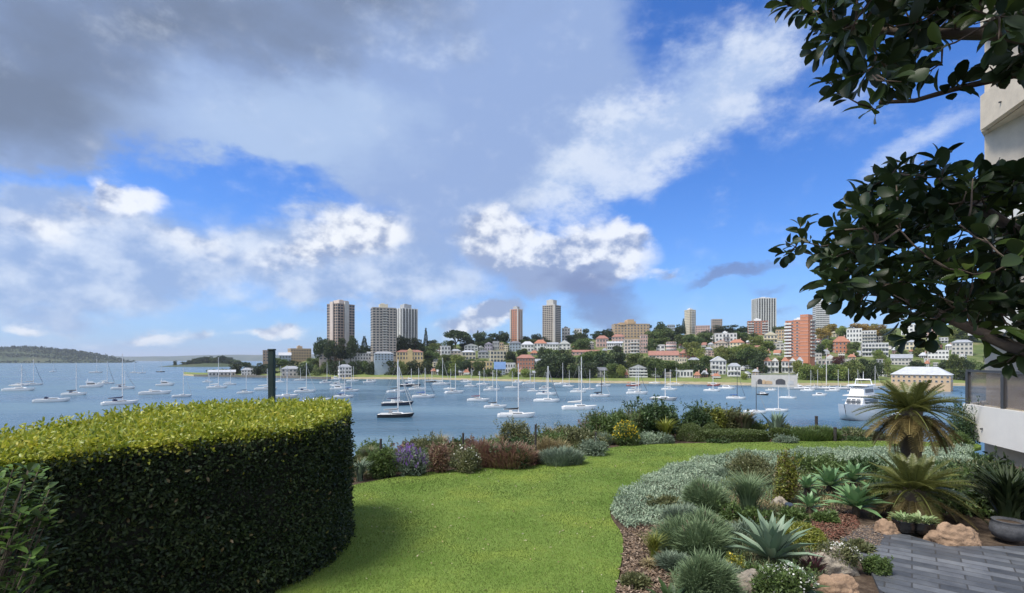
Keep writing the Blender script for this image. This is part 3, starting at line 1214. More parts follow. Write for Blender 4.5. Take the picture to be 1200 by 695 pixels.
# --- towers
tw, w_, d_, h_ = BD('apartment_tower', 'brown grey stepped apartment tower, leftmost tower over the dark fig trees', 'tower', 383, 416, 356.5, 418, 'greybrown', 480, 38, .8, 19, 6, 5, (.62, .55), plant=(.55, 3.5, 'pinkwhite'), frame='dark')
MB().box(-w_ * .12, w_ * .12, -d_ / 2 - 1.2, -d_ / 2 - .003, -3, h_ + 2.6).build('lift_shaft', M['palegrey'], tw)
MB().box(-w_ / 2 - 1.3, -w_ / 2 - .003, -d_ * .16, d_ * .12, -3, h_ + 2.2).build('lift_shaft', M['pinkwhite'], tw)
BD('apartment_tower', 'pale grid fronted apartment tower left of the white striped tower', 'tower', 434, 464.5, 361, 418, 'towergrid', 470, 8, .7, 19, 7, 3, (.62, .50), plant=(.36, 3.6, 'cream'), frame='dark', balcony=dict(spans=[(-.10, .12)], mat='palegrey', h=.8))
tw, w_, d_, h_ = BD('apartment_tower', 'white apartment tower with dark vertical stripes behind the pale grid tower', 'tower', 462, 489, 362, 412, 'towerwhite', 525, 32, .9, 17, 5, 5, (.42, .86), plant=(.5, 4.5, 'grey'), frame='dark', fins=(5, 'towerwhite', .9))
BD('apartment_tower', 'slim orange brown tower with pale edges, narrowest of the hilltop towers', 'tower', 598.5, 611.5, 363, 404, 'orange', 575, -34, .8, 17, 4, 3, (.55, .5), plant=(.6, 3.2, 'grey'), frame='white', fins=(1, 'palegrey', 1.6))
tw, w_, d_, h_ = BD('apartment_tower', 'grey beige hilltop tower with square rooftop block above the white cottages', 'tower', 635.5, 657.5, 358, 404, 'towergrid', 580, -32, .85, 21, 6, 5, (.64, .5), plant=(.55, 6.2, 'palegrey'), frame='dark')
MB().box(w_ / 2 - 1.6, w_ / 2 + .4, -d_ / 2 - .4, -d_ / 2 + 1.6, -3, h_ + .9).build('corner_pier', M['palegrey'], tw)
BD('apartment_tower', 'slender cream tower standing alone on the ridge beside a dark pine', 'tower', 802, 815.5, 363.5, 393, 'cream', 630, 40, .95, 15, 4, 4, (.5, .45), plant=(.5, 1.6, 'white'), frame='white', balcony=dict(spans=[(-.28, .28)], mat='white', h=.8))
BD('apartment_tower', 'tall white tower with close dark vertical ribs on the ridge', 'tower', 881, 909, 350, 391, 'towerwhite', 640, 26, .8, 20, 7, 5, (.5, .8), plant=(.5, 1.5, 'white'), frame='dark', fins=(7, 'towerwhite', 1.1))
BD('apartment_tower', 'white tower with dark horizontal window bands half hidden by leaves', 'tower', 952, 972, 353, 392, 'towerwhite', 610, 18, .8, 17, 4, 3, (.9, .45), frame='white', plant=(.5, 1.5, 'white'), balcony=dict(spans=[(-.5, .5)], mat='white', h=1.0))
# the orange block is three stepped volumes of one building
tw, w_, d_, h_ = BD('apartment_block', 'orange brick apartment block with white balconies and a taller right wing', 'apartment block', 920, 955, 376, 418, 'orange', 395, -20, .62, 11, 5, 3, (.42, .42), roof='flat', balcony=dict(spans=[(-.52, -.22)], mat='white', h=1.15), plant=(.4, 1.6, 'white'))
t2 = MB().box(w_ * .14, w_ * .47, -d_ / 2 - 1.1, d_ * .2, -5, h_ + 4.6)
t2.build('brick_wing', M['orange'], tw)
for f in range(12):
    MB().box(w_ * .13, w_ * .48, -d_ / 2 - 1.25, -d_ / 2 - 1.1 - .003, f * 2.75 + .3, f * 2.75 + .62).build('floor_band', M['pink'], tw)
    MB().box(-w_ * .18, w_ * .12, -d_ / 2 - .22, -d_ / 2 - .003, f * 2.55 + .2, f * 2.55 + .5).build('floor_band', M['pink'], tw)
    if f < 11:
        MB().box(w_ / 2 + .17, w_ / 2 + 1.3, -d_ * .4, d_ * .4, f * 2.7, f * 2.7 + 1.1).build('balcony', M['palegrey'], tw)

# --- mid-rise blocks on the ridge
bd, w_, d_, h_ = BD('sandstone_block', 'long tan sandstone block with a central stub tower on the hilltop', 'apartment block', 716, 761, 380, 396, 'sandstone', 585, 12, .45, 5, 11, 3, (.42, .5), plant=(.3, 3.2, 'sandstone'))
MB().box(-w_ * .12, w_ * .06, -d_ / 2 - .6, d_ / 2, h_ + .4, h_ + 5.5).build('roof_storey', M['tan'], bd)
MB().box(-w_ * .34, -w_ * .2, -d_ / 2 - .8, d_ / 2, h_ - 1, h_ + 2.0).build('roof_storey', M['tan'], bd)
BD('hillside_house', 'grey house with long pitched roof just under the sandstone block', 'house', 742, 762, 387, 396, 'grey', None, 0, .6, 2, 5, 2, (.5, .5), 'gable', 'roof_slate', 2.6)
BD('glass_block', 'blue green glazed block among dark trees on the ridge', 'apartment block', 782, 791, 381, 396, 'bluegrey', 600, 0, .7, 5, 4, 2, (.7, .6))
BD('flat_block', 'pinkish brown low block between the slender cream tower and dark block', 'apartment block', 815, 832, 382, 393, 'pink', 610, 0, .6, 4, 6, 2, (.5, .5))
BD('flat_block', 'square grey brown flat roofed block left of the tree covered knoll', 'apartment block', 833, 846.5, 374.5, 390, 'greybrown', 610, 10, .7, 6, 5, 2, (.75, .45), frame='white')
BD('flat_block', 'red brick block with white floor bands under the ribbed white tower', 'apartment block', 875, 900, 376.5, 391, 'brick', 590, 6, .6, 5, 6, 2, (.5, .5), balcony=dict(spans=[(-.5, -.2), (.2, .5)], mat='white', h=.7), plant=(.35, 2.5, 'white'))
BD('white_flats', 'white three storey flats with dark recessed balconies above orange roofs', 'apartment block', 836, 863.5, 391, 405, 'white', None, 8, .6, 3, 6, 2, (.5, .55), balcony=dict(spans=[(-.12, .16)], mat='darkgrey', h=.9), plant=(.2, 1.8, 'white'))
BD('tiled_house', 'orange tiled house with twin gables below the white flats at left', 'house', 836, 853, 398.5, 409, 'pinkwhite', None, 10, .7, 2, 4, 2, (.4, .5), 'gablefront', 'roof_terracotta', 3.2, chimney=True)
BD('tiled_house', 'orange tiled house below the white flats at their right corner', 'house', 855, 873, 397.5, 408, 'cream', None, -8, .7, 2, 4, 2, (.4, .5), 'hip', 'roof_terracotta', 3.4, chimney=True)
BD('gabled_house', 'cream gabled house with deep verandas on the slope left of orange block', 'house', 895, 911, 388, 402, 'cream', None, 0, .7, 2, 4, 2, (.6, .5), 'gablefront', 'roof_pale', 4.2, balcony=dict(spans=[(-.5, .5)], mat='cream', h=.8))
BD('terrace_wall_house', 'low white stepped terraces under the cream gabled house', 'house', 900, 919, 403, 410, 'palegrey', None, 0, .5, 2, 4, 2, (.6, .4))
BD('tan_house', 'small tan flats directly left of the orange block top', 'house', 909, 919, 387, 398, 'tan', None, 0, .7, 3, 3, 2, (.5, .5))

# --- houses, left part of the shore
BD('headland_flats', 'brown flats showing just left of the dark green post', 'apartment block', 308, 322, 411, 424, 'brown', 540, 0, .8, 4, 4, 2, (.5, .5))
BD('tan_flats', 'tan pink flat roofed apartment block above trees right of the green post', 'apartment block', 337, 365, 409, 422, 'tan', 540, 14, .6, 4, 8, 3, (.5, .5), plant=(.25, 2.6, 'tan'))
BD('shore_house', 'blue grey house with pitched roof beside the tan apartment block', 'house', 327, 341, 413, 424, 'bluegrey', 520, 0, .7, 2, 4, 2, (.5, .5), 'gable', 'roof_pale', 3)
BD('shore_house', 'white waterside house under trees on the low point', 'house', 283, 300, 431, 440, 'white', 480, 0, .6, 2, 5, 2, (.5, .5), 'hip', 'roof_grey', 2)
BD('boat_shed', 'long low white shed at the tip of the point', 'shed', 244, 276, 433.5, 441, 'palegrey', 482, 0, .4, 1, 7, 2, (.5, .5), 'gable', 'roof_pale', 2)
BD('shore_house', 'grey roofed white house near the beach right of the green post', 'house', 330, 352, 429, 441, 'palegrey', 455, 0, .6, 2, 5, 2, (.5, .5), 'hip', 'roof_grey', 2.4)
BD('terrace_row', 'long white terrace row with dormers between the two left towers', 'house', 402, 435, 412, 422, 'white', 474, 4, .3, 2, 10, 2, (.45, .5), 'gable', 'roof_grey', 1.6)
BD('shore_house', 'white three storey waterside house with balconies below the brown grey tower', 'house', 396, 412, 427, 443, 'white', 436, 10, .7, 3, 4, 2, (.6, .5), 'hip', 'roof_grey', 2.2, balcony=dict(spans=[(-.5, .5)], mat='white', h=.9))
BD('shore_house', 'pale cottage half hidden by figs under the brown grey tower', 'house', 374, 392, 412, 422, 'pinkwhite', 470, 0, .6, 2, 4, 2, (.5, .5), 'gablefront', 'roof_grey', 2.6)
BD('blue_grey_building', 'blue grey villa standing at the foot of the pale grid tower', 'house', 438, 461, 412, 422.5, 'bluegrey', 456, 6, .4, 3, 6, 2, (.5, .5), 'hip', 'roof_grey', 1.8)
bd, w_, d_, h_ = BD('yellow_mansion', 'yellow mansion with central gable and arcaded front below the striped tower', 'mansion', 464, 496, 410, 422, 'yellow', 474, 4, .4, 2, 9, 2, (.45, .6), 'hip', 'roof_redbrown', 2.0, frame='white')
gb = MB().prism([(-2.4, -d_ / 2 - .9), (2.4, -d_ / 2 - .9), (2.4, -d_ / 2 - .003), (-2.4, -d_ / 2 - .003)], -4, h_ + .6)
gb.add([(-2.9, -d_ / 2 - 1.0, h_ + .6), (2.9, -d_ / 2 - 1.0, h_ + .6), (0, -d_ / 2 - 1.0, h_ + 3.4), (-2.9, 0, h_ + .6), (2.9, 0, h_ + .6), (0, 0, h_ + 3.4)], [(0, 1, 2), (5, 4, 3), (0, 3, 4, 1), (1, 4, 5, 2), (2, 5, 3, 0)])
gb.build('gable_bay', M['yellow'], bd)
BD('white_house', 'tall white house with stepped left wing right of the yellow mansion', 'house', 515.5, 528, 406, 420, 'white', None, 12, .7, 3, 3, 2, (.5, .55))
BD('grey_house', 'small grey white house beside the tall white house', 'house', 528, 540, 409, 418, 'pinkwhite', None, 0, .7, 2, 3, 2, (.5, .5), 'hip', 'roof_grey', 2)
BD('cream_house', 'cream two storey villa with wide dark openings under the umbrella tree', 'house', 540, 557.5, 410.5, 422, 'cream', None, 8, .6, 2, 4, 2, (.65, .55), 'hip', 'roof_pale', 1.8)
BD('white_house', 'white house with gables between umbrella tree and mauve house', 'house', 544, 560, 402.5, 411, 'white', None, 0, .7, 2, 4, 2, (.5, .5), 'gablefront', 'roof_grey', 2.6)
BD('mauve_house', 'mauve house with pale gables left of the slim orange tower', 'house', 568, 577, 400.5, 411, 'mauve', None, 0, .7, 2, 3, 2, (.5, .5), 'gablefront', 'roof_slate', 2.6)
BD('grey_house', 'pale grey house joined to the right of the mauve house', 'house', 577.5, 585, 400.5, 410, 'grey', None, 0, .7, 2, 3, 2, (.5, .5))
BD('stair_tower_house', 'narrow tan house standing above the cream grid windowed flats', 'house', 585.5, 590, 402, 414, 'tan', None, 0, .9, 3, 2, 2, (.5, .5))
BD('cream_flats', 'cream flats with two rows of square openings above the blue roof', 'apartment block', 573.5, 593.5, 411.5, 425, 'cream', None, 6, .6, 3, 5, 2, (.66, .6))
BD('grey_house', 'slate roofed grey house left of the cream flats with square openings', 'house', 560, 573, 410.5, 420, 'grey', None, 0, .6, 2, 3, 2, (.6, .5), 'hip', 'roof_slate', 1.8)
BD('cream_flats', 'lower pale yellow flats with dark square windows near the beach', 'apartment block', 551, 577, 424, 435, 'yellow', None, 6, .5, 2, 7, 2, (.5, .55))
BD('blue_roofed_house', 'waterside house with a bright blue roof in the bay middle', 'house', 579.5, 592, 424, 440, 'bluegrey', None, 0, .7, 3, 4, 2, (.6, .5), 'gable', 'roof_blue', 6.0)
BD('white_house', 'low white house right of the blue roofed house', 'house', 592, 604, 426, 437, 'white', None, 0, .6, 2, 4, 2, (.5, .5))
BD('brick_flats', 'red brick gabled flats with white windows above the beach trees', 'apartment block', 605.5, 627, 415.5, 433, 'brick', None, -6, .6, 3, 6, 2, (.45, .5), 'hip', 'roof_redbrown', 3.0)
BD('slate_house', 'blue grey Victorian house below the slim orange tower', 'house', 597, 610.5, 399.5, 412, 'bluegrey', None, 0, .7, 3, 4, 2, (.45, .55), 'hip', 'roof_slate', 2.4, chimney=True)
BD('white_house', 'white house with curved pale roof right of the blue grey Victorian', 'house', 611, 625.5, 400, 412, 'white', None, 0, .7, 2, 4, 2, (.55, .5), 'hip', 'roof_pale', 3.4)
BD('red_roofed_house', 'white house with red tiled roof left of the hilltop tower', 'house', 626, 640.5, 398, 411, 'white', None, 0, .7, 2, 4, 2, (.45, .5), 'hip', 'roof_terracotta', 4.0, chimney=True)
BD('white_house', 'plain white house under the grey beige hilltop tower', 'house', 641, 654, 401, 411, 'white', None, 0, .7, 2, 4, 2, (.5, .5), 'gable', 'roof_grey', 2.2)
BD('white_cottage', 'white cottage with sharp central gable beside the grey beige tower', 'house', 654.5, 668.5, 398, 410, 'white', None, 0, .7, 2, 3, 2, (.45, .5), 'gablefront', 'roof_grey', 4.6)
BD('hilltop_flats', 'pale grey flats just right of the grey beige hilltop tower', 'apartment block', 658.5, 668, 385, 400, 'palegrey', 600, 0, .7, 4, 3, 2, (.55, .5), plant=(.5, 1.4, 'darkgrey'))
BD('hilltop_flats', 'small white flats on the ridge before the dark round tree', 'apartment block', 673, 682, 385.5, 397, 'white', 600, 0, .7, 3, 3, 2, (.5, .5))
BD('garden_wall_house', 'long low tan house above the great dark beach fig', 'house', 670, 702, 410, 416, 'pink', None, 0, .3, 1, 7, 2, (.4, .5), 'gable', 'roof_redbrown', 2.0)
BD('tan_house', 'tan house with brown hipped roof left of the long white villa', 'house', 698, 713, 393, 407, 'pink', None, 6, .7, 2, 4, 2, (.45, .5), 'hip', 'roof_redbrown', 3.4)
BD('tan_house', 'brown roofed tan house tucked behind the long white villa', 'house', 717, 732, 391.5, 402, 'pink', None, 0, .6, 2, 4, 2, (.45, .5), 'hip', 'roof_redbrown', 3.0)
BD('white_villa', 'long white villa with blue shaded verandas under the sandstone block', 'house', 711.5, 729.5, 400, 410, 'white', None, 0, .5, 2, 7, 2, (.65, .5), 'gable', 'roof_pale', 1.8, balcony=dict(spans=[(-.5, .5)], mat='white', h=.8))
BD('pink_flats', 'pinkish white flats with arched balconies in the middle of the hill', 'apartment block', 730.5, 750, 398, 414, 'pinkwhite', None, 6, .6, 4, 5, 2, (.55, .55), balcony=dict(spans=[(-.15, .4)], mat='white', h=.9))
BD('pink_flats', 'tall narrow pink flats joined to the pinkish white flats', 'apartment block', 750, 759, 393, 414, 'pink', None, 6, .8, 5, 3, 2, (.5, .5))
BD('white_house', 'small white cube house beside the round pink flats', 'house', 769, 779, 404.5, 414, 'white', None, 0, .8, 2, 2, 2, (.6, .5))
# round pink flats: a drum with banded storeys
Y_ = hill_hit(788, 418)
rt = empty('round_flats', ((788 - 600) / FPX * Y_, Y_ + 4, EYE - (418 - HOR) / FPX * Y_))
tag(rt, 'round pink flats with white bands between red roofs', 'apartment block')
rr = 12.0 / FPX * Y_ / 2
hh = (418 - 401) / FPX * Y_
MB().lathe([(rr, -4), (rr, hh), (rr * .9, hh + .3)], 20).build('wall', M['pink'], rt, True)
for f in range(4):
    MB().lathe([(rr + .25, f * hh / 4 + .1), (rr + .25, f * hh / 4 + .8), (rr + .02, f * hh / 4 + .8)], 20).build('floor_band', M['trim'], rt)
    for q in range(9):
        th = math.pi + math.pi * (q + .5) / 9
        mkobj('window', WIN['white'], rt, ((rr + .05) * math.cos(th), (rr + .05) * math.sin(th), f * hh / 4 + hh / 6 + .5), (0, 0, th + math.pi / 2), (1.3, 1, 1.2))
houses_px.append((782, 794, 401, 418, Y_))
BD('red_roofed_house', 'long white house with red brown roof below the round pink flats', 'house', 760, 795, 411, 422, 'pinkwhite', None, 0, .4, 2, 8, 2, (.5, .5), 'gable', 'roof_redbrown', 4.2)
BD('red_roofed_house', 'brick house with worn red roof right of the round pink flats', 'house', 796, 815.5, 409.5, 420, 'brick', None, 0, .6, 2, 5, 2, (.5, .5), 'hip', 'roof_redbrown', 3.6, chimney=True)
BD('cream_house', 'cream two storey house with dark windows below the worn red roof', 'house', 791, 804.5, 420, 433, 'cream', None, 0, .6, 3, 5, 2, (.5, .5))
BD('cream_house', 'pale cream house left of the white veranda villa above bushes', 'house', 806, 820, 419, 432, 'cream', None, 8, .6, 3, 4, 2, (.5, .5), 'hip', 'roof_grey', 2)
BD('white_villa', 'big white villa with tiered verandas and curved gable on the beach', 'house', 832, 851, 417.5, 439, 'white', None, 10, .7, 3, 4, 2, (.55, .6), 'gablefront', 'roof_pale', 3.4, balcony=dict(spans=[(-.62, -.05)], mat='white', h=.9))
BD('white_house', 'white two storey house with porch right of the big white villa', 'house', 852.5, 868, 425.5, 441, 'white', None, 0, .7, 2, 4, 2, (.55, .55), 'hip', 'roof_grey', 2.2, balcony=dict(spans=[(-.4, .4)], mat='white', h=.8))
BD('beach_house', 'low white beach pavilion with flat roof under the cream house', 'house', 786, 812, 434.5, 442, 'white', None, 0, .4, 1, 7, 2, (.6, .6))
BD('beach_house', 'dark grey and white beach house between trees right of middle', 'house', 737, 759, 427, 442, 'grey', None, 0, .6, 3, 5, 2, (.6, .55), 'gablefront', 'roof_slate', 3, balcony=dict(spans=[(-.5, .5)], mat='white', h=.8))
BD('beach_house', 'low white beach house half hidden by the willow like tree', 'house', 700, 722, 430.5, 442, 'palegrey', None, 0, .5, 2, 6, 2, (.5, .5), 'gable', 'roof_slate', 2.2)
# terraces above the white boathouse
for i_, (a_, b_, lb) in enumerate([(895.5, 903.5, 'left end white terrace house with orange roof above the boathouse'), (904, 912.5, 'white gabled terrace house next to the left end terrace'), (916, 924, 'white terrace house right of the narrow tree gap'),
                                   (924.5, 933, 'white gabled terrace house near the row middle above the boathouse'), (933.5, 941, 'right end white terrace house with shaded balcony')]):
    BD('terrace_house', lb, 'house', a_, b_, 418.5, 437, 'white', None, 0, .9, 2, 2, 2, (.6, .55), 'gablefront' if i_ in (1, 3) else 'hip', 'roof_terracotta' if i_ < 4 else 'roof_grey', 3.0, balcony=dict(spans=[(-.48, .48)], mat='white', h=.9, start=1), group='white terrace houses above the boathouse')
bd, w_, d_, h_ = BD('boathouse', 'long white boathouse wall with arches at the water edge', 'boathouse', 880, 934, 439.5, 451, 'palegrey', 298, 0, .14, 1, 1, 0, (.02, .02), trim=False)
for q, (u, ww, hh, mt) in enumerate([(-.31, 2.6, 3.0, 'frame_dark'), (-.12, 4.0, 2.0, 'sandstone'), (-.22, 2.0, 2.6, 'tan'), (.14, 5.0, 3.2, 'frame_dark'), (.36, 3.0, 2.4, 'grey')]):
    n_ = 10
    pts = [(-ww / 2, 0)] + [(ww / 2 * -math.cos(math.pi * i / n_), hh * .55 + hh * .45 * math.sin(math.pi * i / n_)) for i in range(n_ + 1)] + [(ww / 2, 0)]
    vs = [(u * w_ + x, -d_ / 2 - .12, z + .3) for x, z in pts] + [(u * w_ + x, -d_ / 2 - .002, z + .3) for x, z in pts]
    m_ = len(pts)
    MB().add(vs, [tuple(range(m_))] + [(i, (i + 1) % m_, m_ + (i + 1) % m_, m_ + i) for i in range(m_)]).build('arch_door', M[mt], bd)
BD('low_white_block', 'low white flat block right of the orange brick block foot', 'house', 942, 963, 414.5, 423, 'palegrey', None, 0, .5, 2, 6, 2, (.6, .45))
BD('low_white_block', 'long low white carport roofed block above the round green trees', 'house', 958, 1000, 421.5, 428, 'palegrey', None, 0, .3, 1, 9, 2, (.6, .5), rmat='roof_slate')
BD('orange_house', 'orange walled house with broad tiled hip roof among autumn trees', 'house', 975, 996, 394, 414, 'orange', None, 14, .8, 3, 4, 3, (.4, .45), 'hip', 'roof_terracotta', 5.2, chimney=True)
BD('white_house', 'white stepped house below the yellow trees on the right ridge', 'house', 992, 1010, 385.5, 401, 'white', None, 0, .7, 3, 5, 2, (.5, .5))
BD('cream_house', 'small cream house among yellow autumn trees on the ridge', 'house', 972, 983, 388, 395, 'cream', None, 0, .7, 2, 3, 2, (.5, .5), 'gablefront', 'roof_grey', 2)
BD('white_flats', 'white flats with grey balconies right of the white stepped house', 'apartment block', 1010, 1027, 388, 403, 'white', None, 0, .7, 4, 5, 2, (.6, .5), balcony=dict(spans=[(-.5, .5)], mat='palegrey', h=.8))
BD('modern_white_house', 'broad modern white house with glass balconies above the marina trees', 'house', 1008, 1041, 402.5, 418, 'white', None, 6, .6, 3, 8, 2, (.75, .55), balcony=dict(spans=[(-.5, .5)], mat='white', h=.8))
BD('grey_roof_house', 'house with long grey roofs stepping down right of modern white house', 'house', 1044, 1069, 415, 428, 'palegrey', None, 0, .6, 2, 6, 2, (.6, .4), 'gable', 'roof_grey', 3.2)
BD('tan_boatshed', 'wide tan walled building with pale grey hipped roof above the cycad', 'building', 1043, 1117, 430, 449, 'tan', 262, -6, .55, 2, 11, 3, (.4, .4), 'hip', 'roof_pale', 4.0)
BD('pale_house', 'pale house with deep eaves on the right slope', 'house', 1052, 1075, 398, 410, 'cream', None, 0, .6, 2, 5, 2, (.55, .5), 'hip', 'roof_grey', 2.4)
BD('pink_house', 'pink house showing between the dark leaves on the right', 'house', 1083, 1108, 378, 394, 'pink', None, 0, .7, 3, 5, 2, (.5, .5), 'hip', 'roof_terracotta', 3)
BD('white_house', 'white terrace behind the hanging leaves on the far right', 'house', 1056, 1080, 380, 393, 'white', None, 0, .7, 3, 5, 2, (.55, .5))
BD('white_house', 'low white house under the hanging leaf above the tan building', 'house', 1087, 1112, 411, 421, 'white', None, 0, .6, 2, 6, 2, (.6, .4))
BD('grey_roof_house', 'grey house half hidden behind the balcony leaves', 'house', 1115, 1140, 398, 416, 'palegrey', None, 0, .6, 3, 5, 2, (.55, .5), 'hip', 'roof_grey', 2.4)

# ------------------------------------------------------------------ trees across the bay
M['crown_dark'] = leafmat('crown_dark', [(.018, .036, .014), (.032, .056, .02), (.048, .075, .028), (.065, .09, .035)], .10, .55, .3, .25)
M['crown_mid'] = leafmat('crown_mid', [(.04, .075, .018), (.07, .11, .028), (.10, .145, .04), (.14, .165, .055)], .15, .6, .3, .25)
M['crown_light'] = leafmat('crown_light', [(.09, .13, .03), (.14, .19, .04), (.19, .23, .055), (.24, .25, .08)], .2, .6, .3, .2)
M['crown_autumn'] = leafmat('crown_autumn', [(.20, .14, .03), (.28, .20, .04), (.34, .25, .05), (.16, .15, .04)], .2, .6, .3, .15)
M['crown_red'] = leafmat('crown_red', [(.10, .03, .03), (.14, .05, .04), (.09, .05, .03)], .15, .6, .3, .15)
M['bark'] = plain('bark', (.10, .075, .055), .9, .35, 4, bump=.4)
M['bark_pale'] = plain('bark_pale', (.22, .19, .15), .9, .3, 4, bump=.3)


def crown_mesh(kind, mat, seed):
    """unit crown: half-width .5, height 1 standing on z = 0"""
    global rng
    rs = np.random.default_rng(seed)
    L = Leaves()
    if kind == 'cone':
        for t in np.linspace(.06, .98, 26):
            r = .5 * (1 - t) ** .85 + .02
            n = int(26 + 90 * (1 - t))
            th = rs.uniform(0, 2 * math.pi, n)
            q = r * rs.uniform(.25, 1, n) ** .6 * (1 + .18 * np.sin(th * 5 + t * 40))
            P = np.column_stack([q * np.cos(th), q * np.sin(th), np.full(n, t) + rs.normal(size=n) * .012])
            A = np.column_stack([np.cos(th), np.sin(th), rs.normal(size=n) * .3 - .15])
            L.add(P, A, unit(rs.normal(size=(n, 3)) + [0, 0, 1]), rs.uniform(.06, .13, n), rs.uniform(.03, .06, n), 'quad')
        return L.mesh('crown', mat)
    lumps = []
    nl = {'round': 20, 'umbrella': 18, 'loose': 16, 'wide': 20}[kind]
    for i in range(nl):
        th = rs.uniform(0, 2 * math.pi)
        rad = rs.uniform(0, 1) ** .6
        if kind == 'umbrella':
            z = .62 + .22 * (1 - rad ** 2) + rs.normal() * .04
            s = rs.uniform(.10, .16)
            rad *= .40
        elif kind == 'loose':
            z = rs.uniform(.25, .9)
            s = rs.uniform(.09, .17)
            rad *= .36 * math.sqrt(max(.1, 1 - ((z - .5) / .6) ** 2))
        else:
            z = rs.uniform(.12, .82)
            s = rs.uniform(.13, .22)
            rad *= .40 * math.sqrt(max(.08, 1 - ((z - .45) / .55) ** 2))
        lumps.append((rad * math.cos(th), rad * math.sin(th), z, s))
    for (x, y, z, s) in lumps:
        n = int(150 * (s / .16) ** 2) if kind != 'loose' else int(95 * (s / .13) ** 2)
        dvec = unit(rs.normal(size=(n, 3)))
        rr = s * rs.uniform(.65, 1.12, n)[:, None]
        P = np.array([x, y, z]) + dvec * rr * np.array([1, 1, .8])
        P[:, 2] = np.clip(P[:, 2], .02, 1.05)
        A = unit(dvec + rs.normal(size=(n, 3)) * .8)
        L.add(P, A, unit(dvec * .8 + rs.normal(size=(n, 3)) * .6 + [0, 0, .3]), rs.uniform(.045, .095, n), rs.uniform(.035, .07, n), 'quad')
    return L.mesh('crown', mat)


def trunk_mesh(kind, mat, seed):
    rs = random.Random(seed)
    b = MB()
    top = .9 if kind == 'cone' else .55
    b.tube([(0, 0, -.25), (.01, 0, .1), (.0, .01, .3), (0.01, 0, top)], [.045, .034, .026, .012], 7)
    if kind != 'cone':
        for i in range(6):
            th = i * 1.05 + rs.random()
            r = .22 + .12 * rs.random()
            z = .5 + .25 * rs.random()
            b.tube([(0, 0, .18 + .05 * i), (r * .5 * math.cos(th), r * .5 * math.sin(th), z - .15), (r * math.cos(th), r * math.sin(th), z)], [.02, .014, .006], 5)
    return b.mesh('trunk', mat, True)


TREES = {}
for kd, mt, n_ in (('round', 'crown_dark', 3), ('round', 'crown_mid', 3), ('wide', 'crown_light', 2), ('umbrella', 'crown_dark', 2), ('loose', 'crown_mid', 2), ('loose', 'crown_light', 2), ('cone', 'crown_dark', 2), ('round', 'crown_autumn', 1), ('round', 'crown_red', 1)):
    TREES[(kd, mt)] = [(crown_mesh(kd, M[mt], 100 + i * 7 + hash(mt) % 1 + len(TREES) * 31), trunk_mesh(kd, M['bark' if 'dark' in mt else 'bark_pale'], i + len(TREES) * 5)) for i in range(n_)]
TK = {'D': ('round', 'crown_dark', 'dark round tree'), 'M': ('round', 'crown_mid', 'green rounded tree'), 'L': ('wide', 'crown_light', 'light green bushy tree'), 'U': ('umbrella', 'crown_dark', 'dark umbrella crowned tree'),
      'O': ('loose', 'crown_mid', 'loose green tree'), 'P': ('loose', 'crown_light', 'pale open tree'), 'C': ('cone', 'crown_dark', 'dark conical pine'), 'A': ('round', 'crown_autumn', 'yellow autumn tree'), 'R': ('round', 'crown_red', 'reddish purple tree')}
tree_list = []
tree_px = []


def tree(kd, px, yt, yb, wpx, Y=None):
    if Y is None:
        Y = hill_hit(px, yb)
    kind, mt, desc = TK[kd]
    cm, tm = TREES[(kind, mt)][len(tree_list) % len(TREES[(kind, mt)])]
    az = math.atan((px - 600) / FPX)
    w = wpx / FPX * Y * math.cos(az)
    h = (yb - yt) / FPX * Y
    z = EYE - (yb - HOR) / FPX * Y
    root = empty('pine_tree' if kd == 'C' else 'tree', ((px - 600) / FPX * Y, Y, z), random.uniform(0, 6.28))
    mkobj('crown', cm, root, (0, 0, 0), (0, 0, 0), (w * 1.02, w * 1.02, h * .98))
    tw_ = min(w, h) * (1.0)
    mkobj('trunk', tm, root, (0, 0, 0), (0, 0, 0), (tw_, tw_, h))
    tree_list.append((root, px, yb, desc, Y))
    tree_px.append((px, yt, yb, wpx, Y))
    return root


T = tree
# the low point on the left
for a in [('M', 262, 431, 441, 14, 500), ('D', 277, 425, 440, 20, 505), ('D', 291, 423, 440, 22, 505), ('D', 305, 424, 441, 20, 500), ('M', 330, 419, 434, 20, 505), ('D', 345, 421, 440, 20, 470), ('D', 358, 423, 442, 20, 460), ('M', 368, 419, 430, 16, 490),
          ('D', 317, 424, 440, 18, 495), ('L', 336, 427, 437, 14, 480), ('D', 300, 429, 441, 16, 485), ('M', 248, 432, 441, 12, 505), ('O', 372, 426, 443, 16, 455)]:
    T(*a)
# fig row along the park, clipped flat by the wind
for i, x in enumerate(np.linspace(382, 560, 17)):
    T('D' if i % 4 else 'M', x + random.uniform(-2, 2), 421.5 + random.uniform(-1.5, 1.5), 443.5, 15 + random.uniform(-1, 4), shore_Y(x) + 36 + random.uniform(-5, 8))
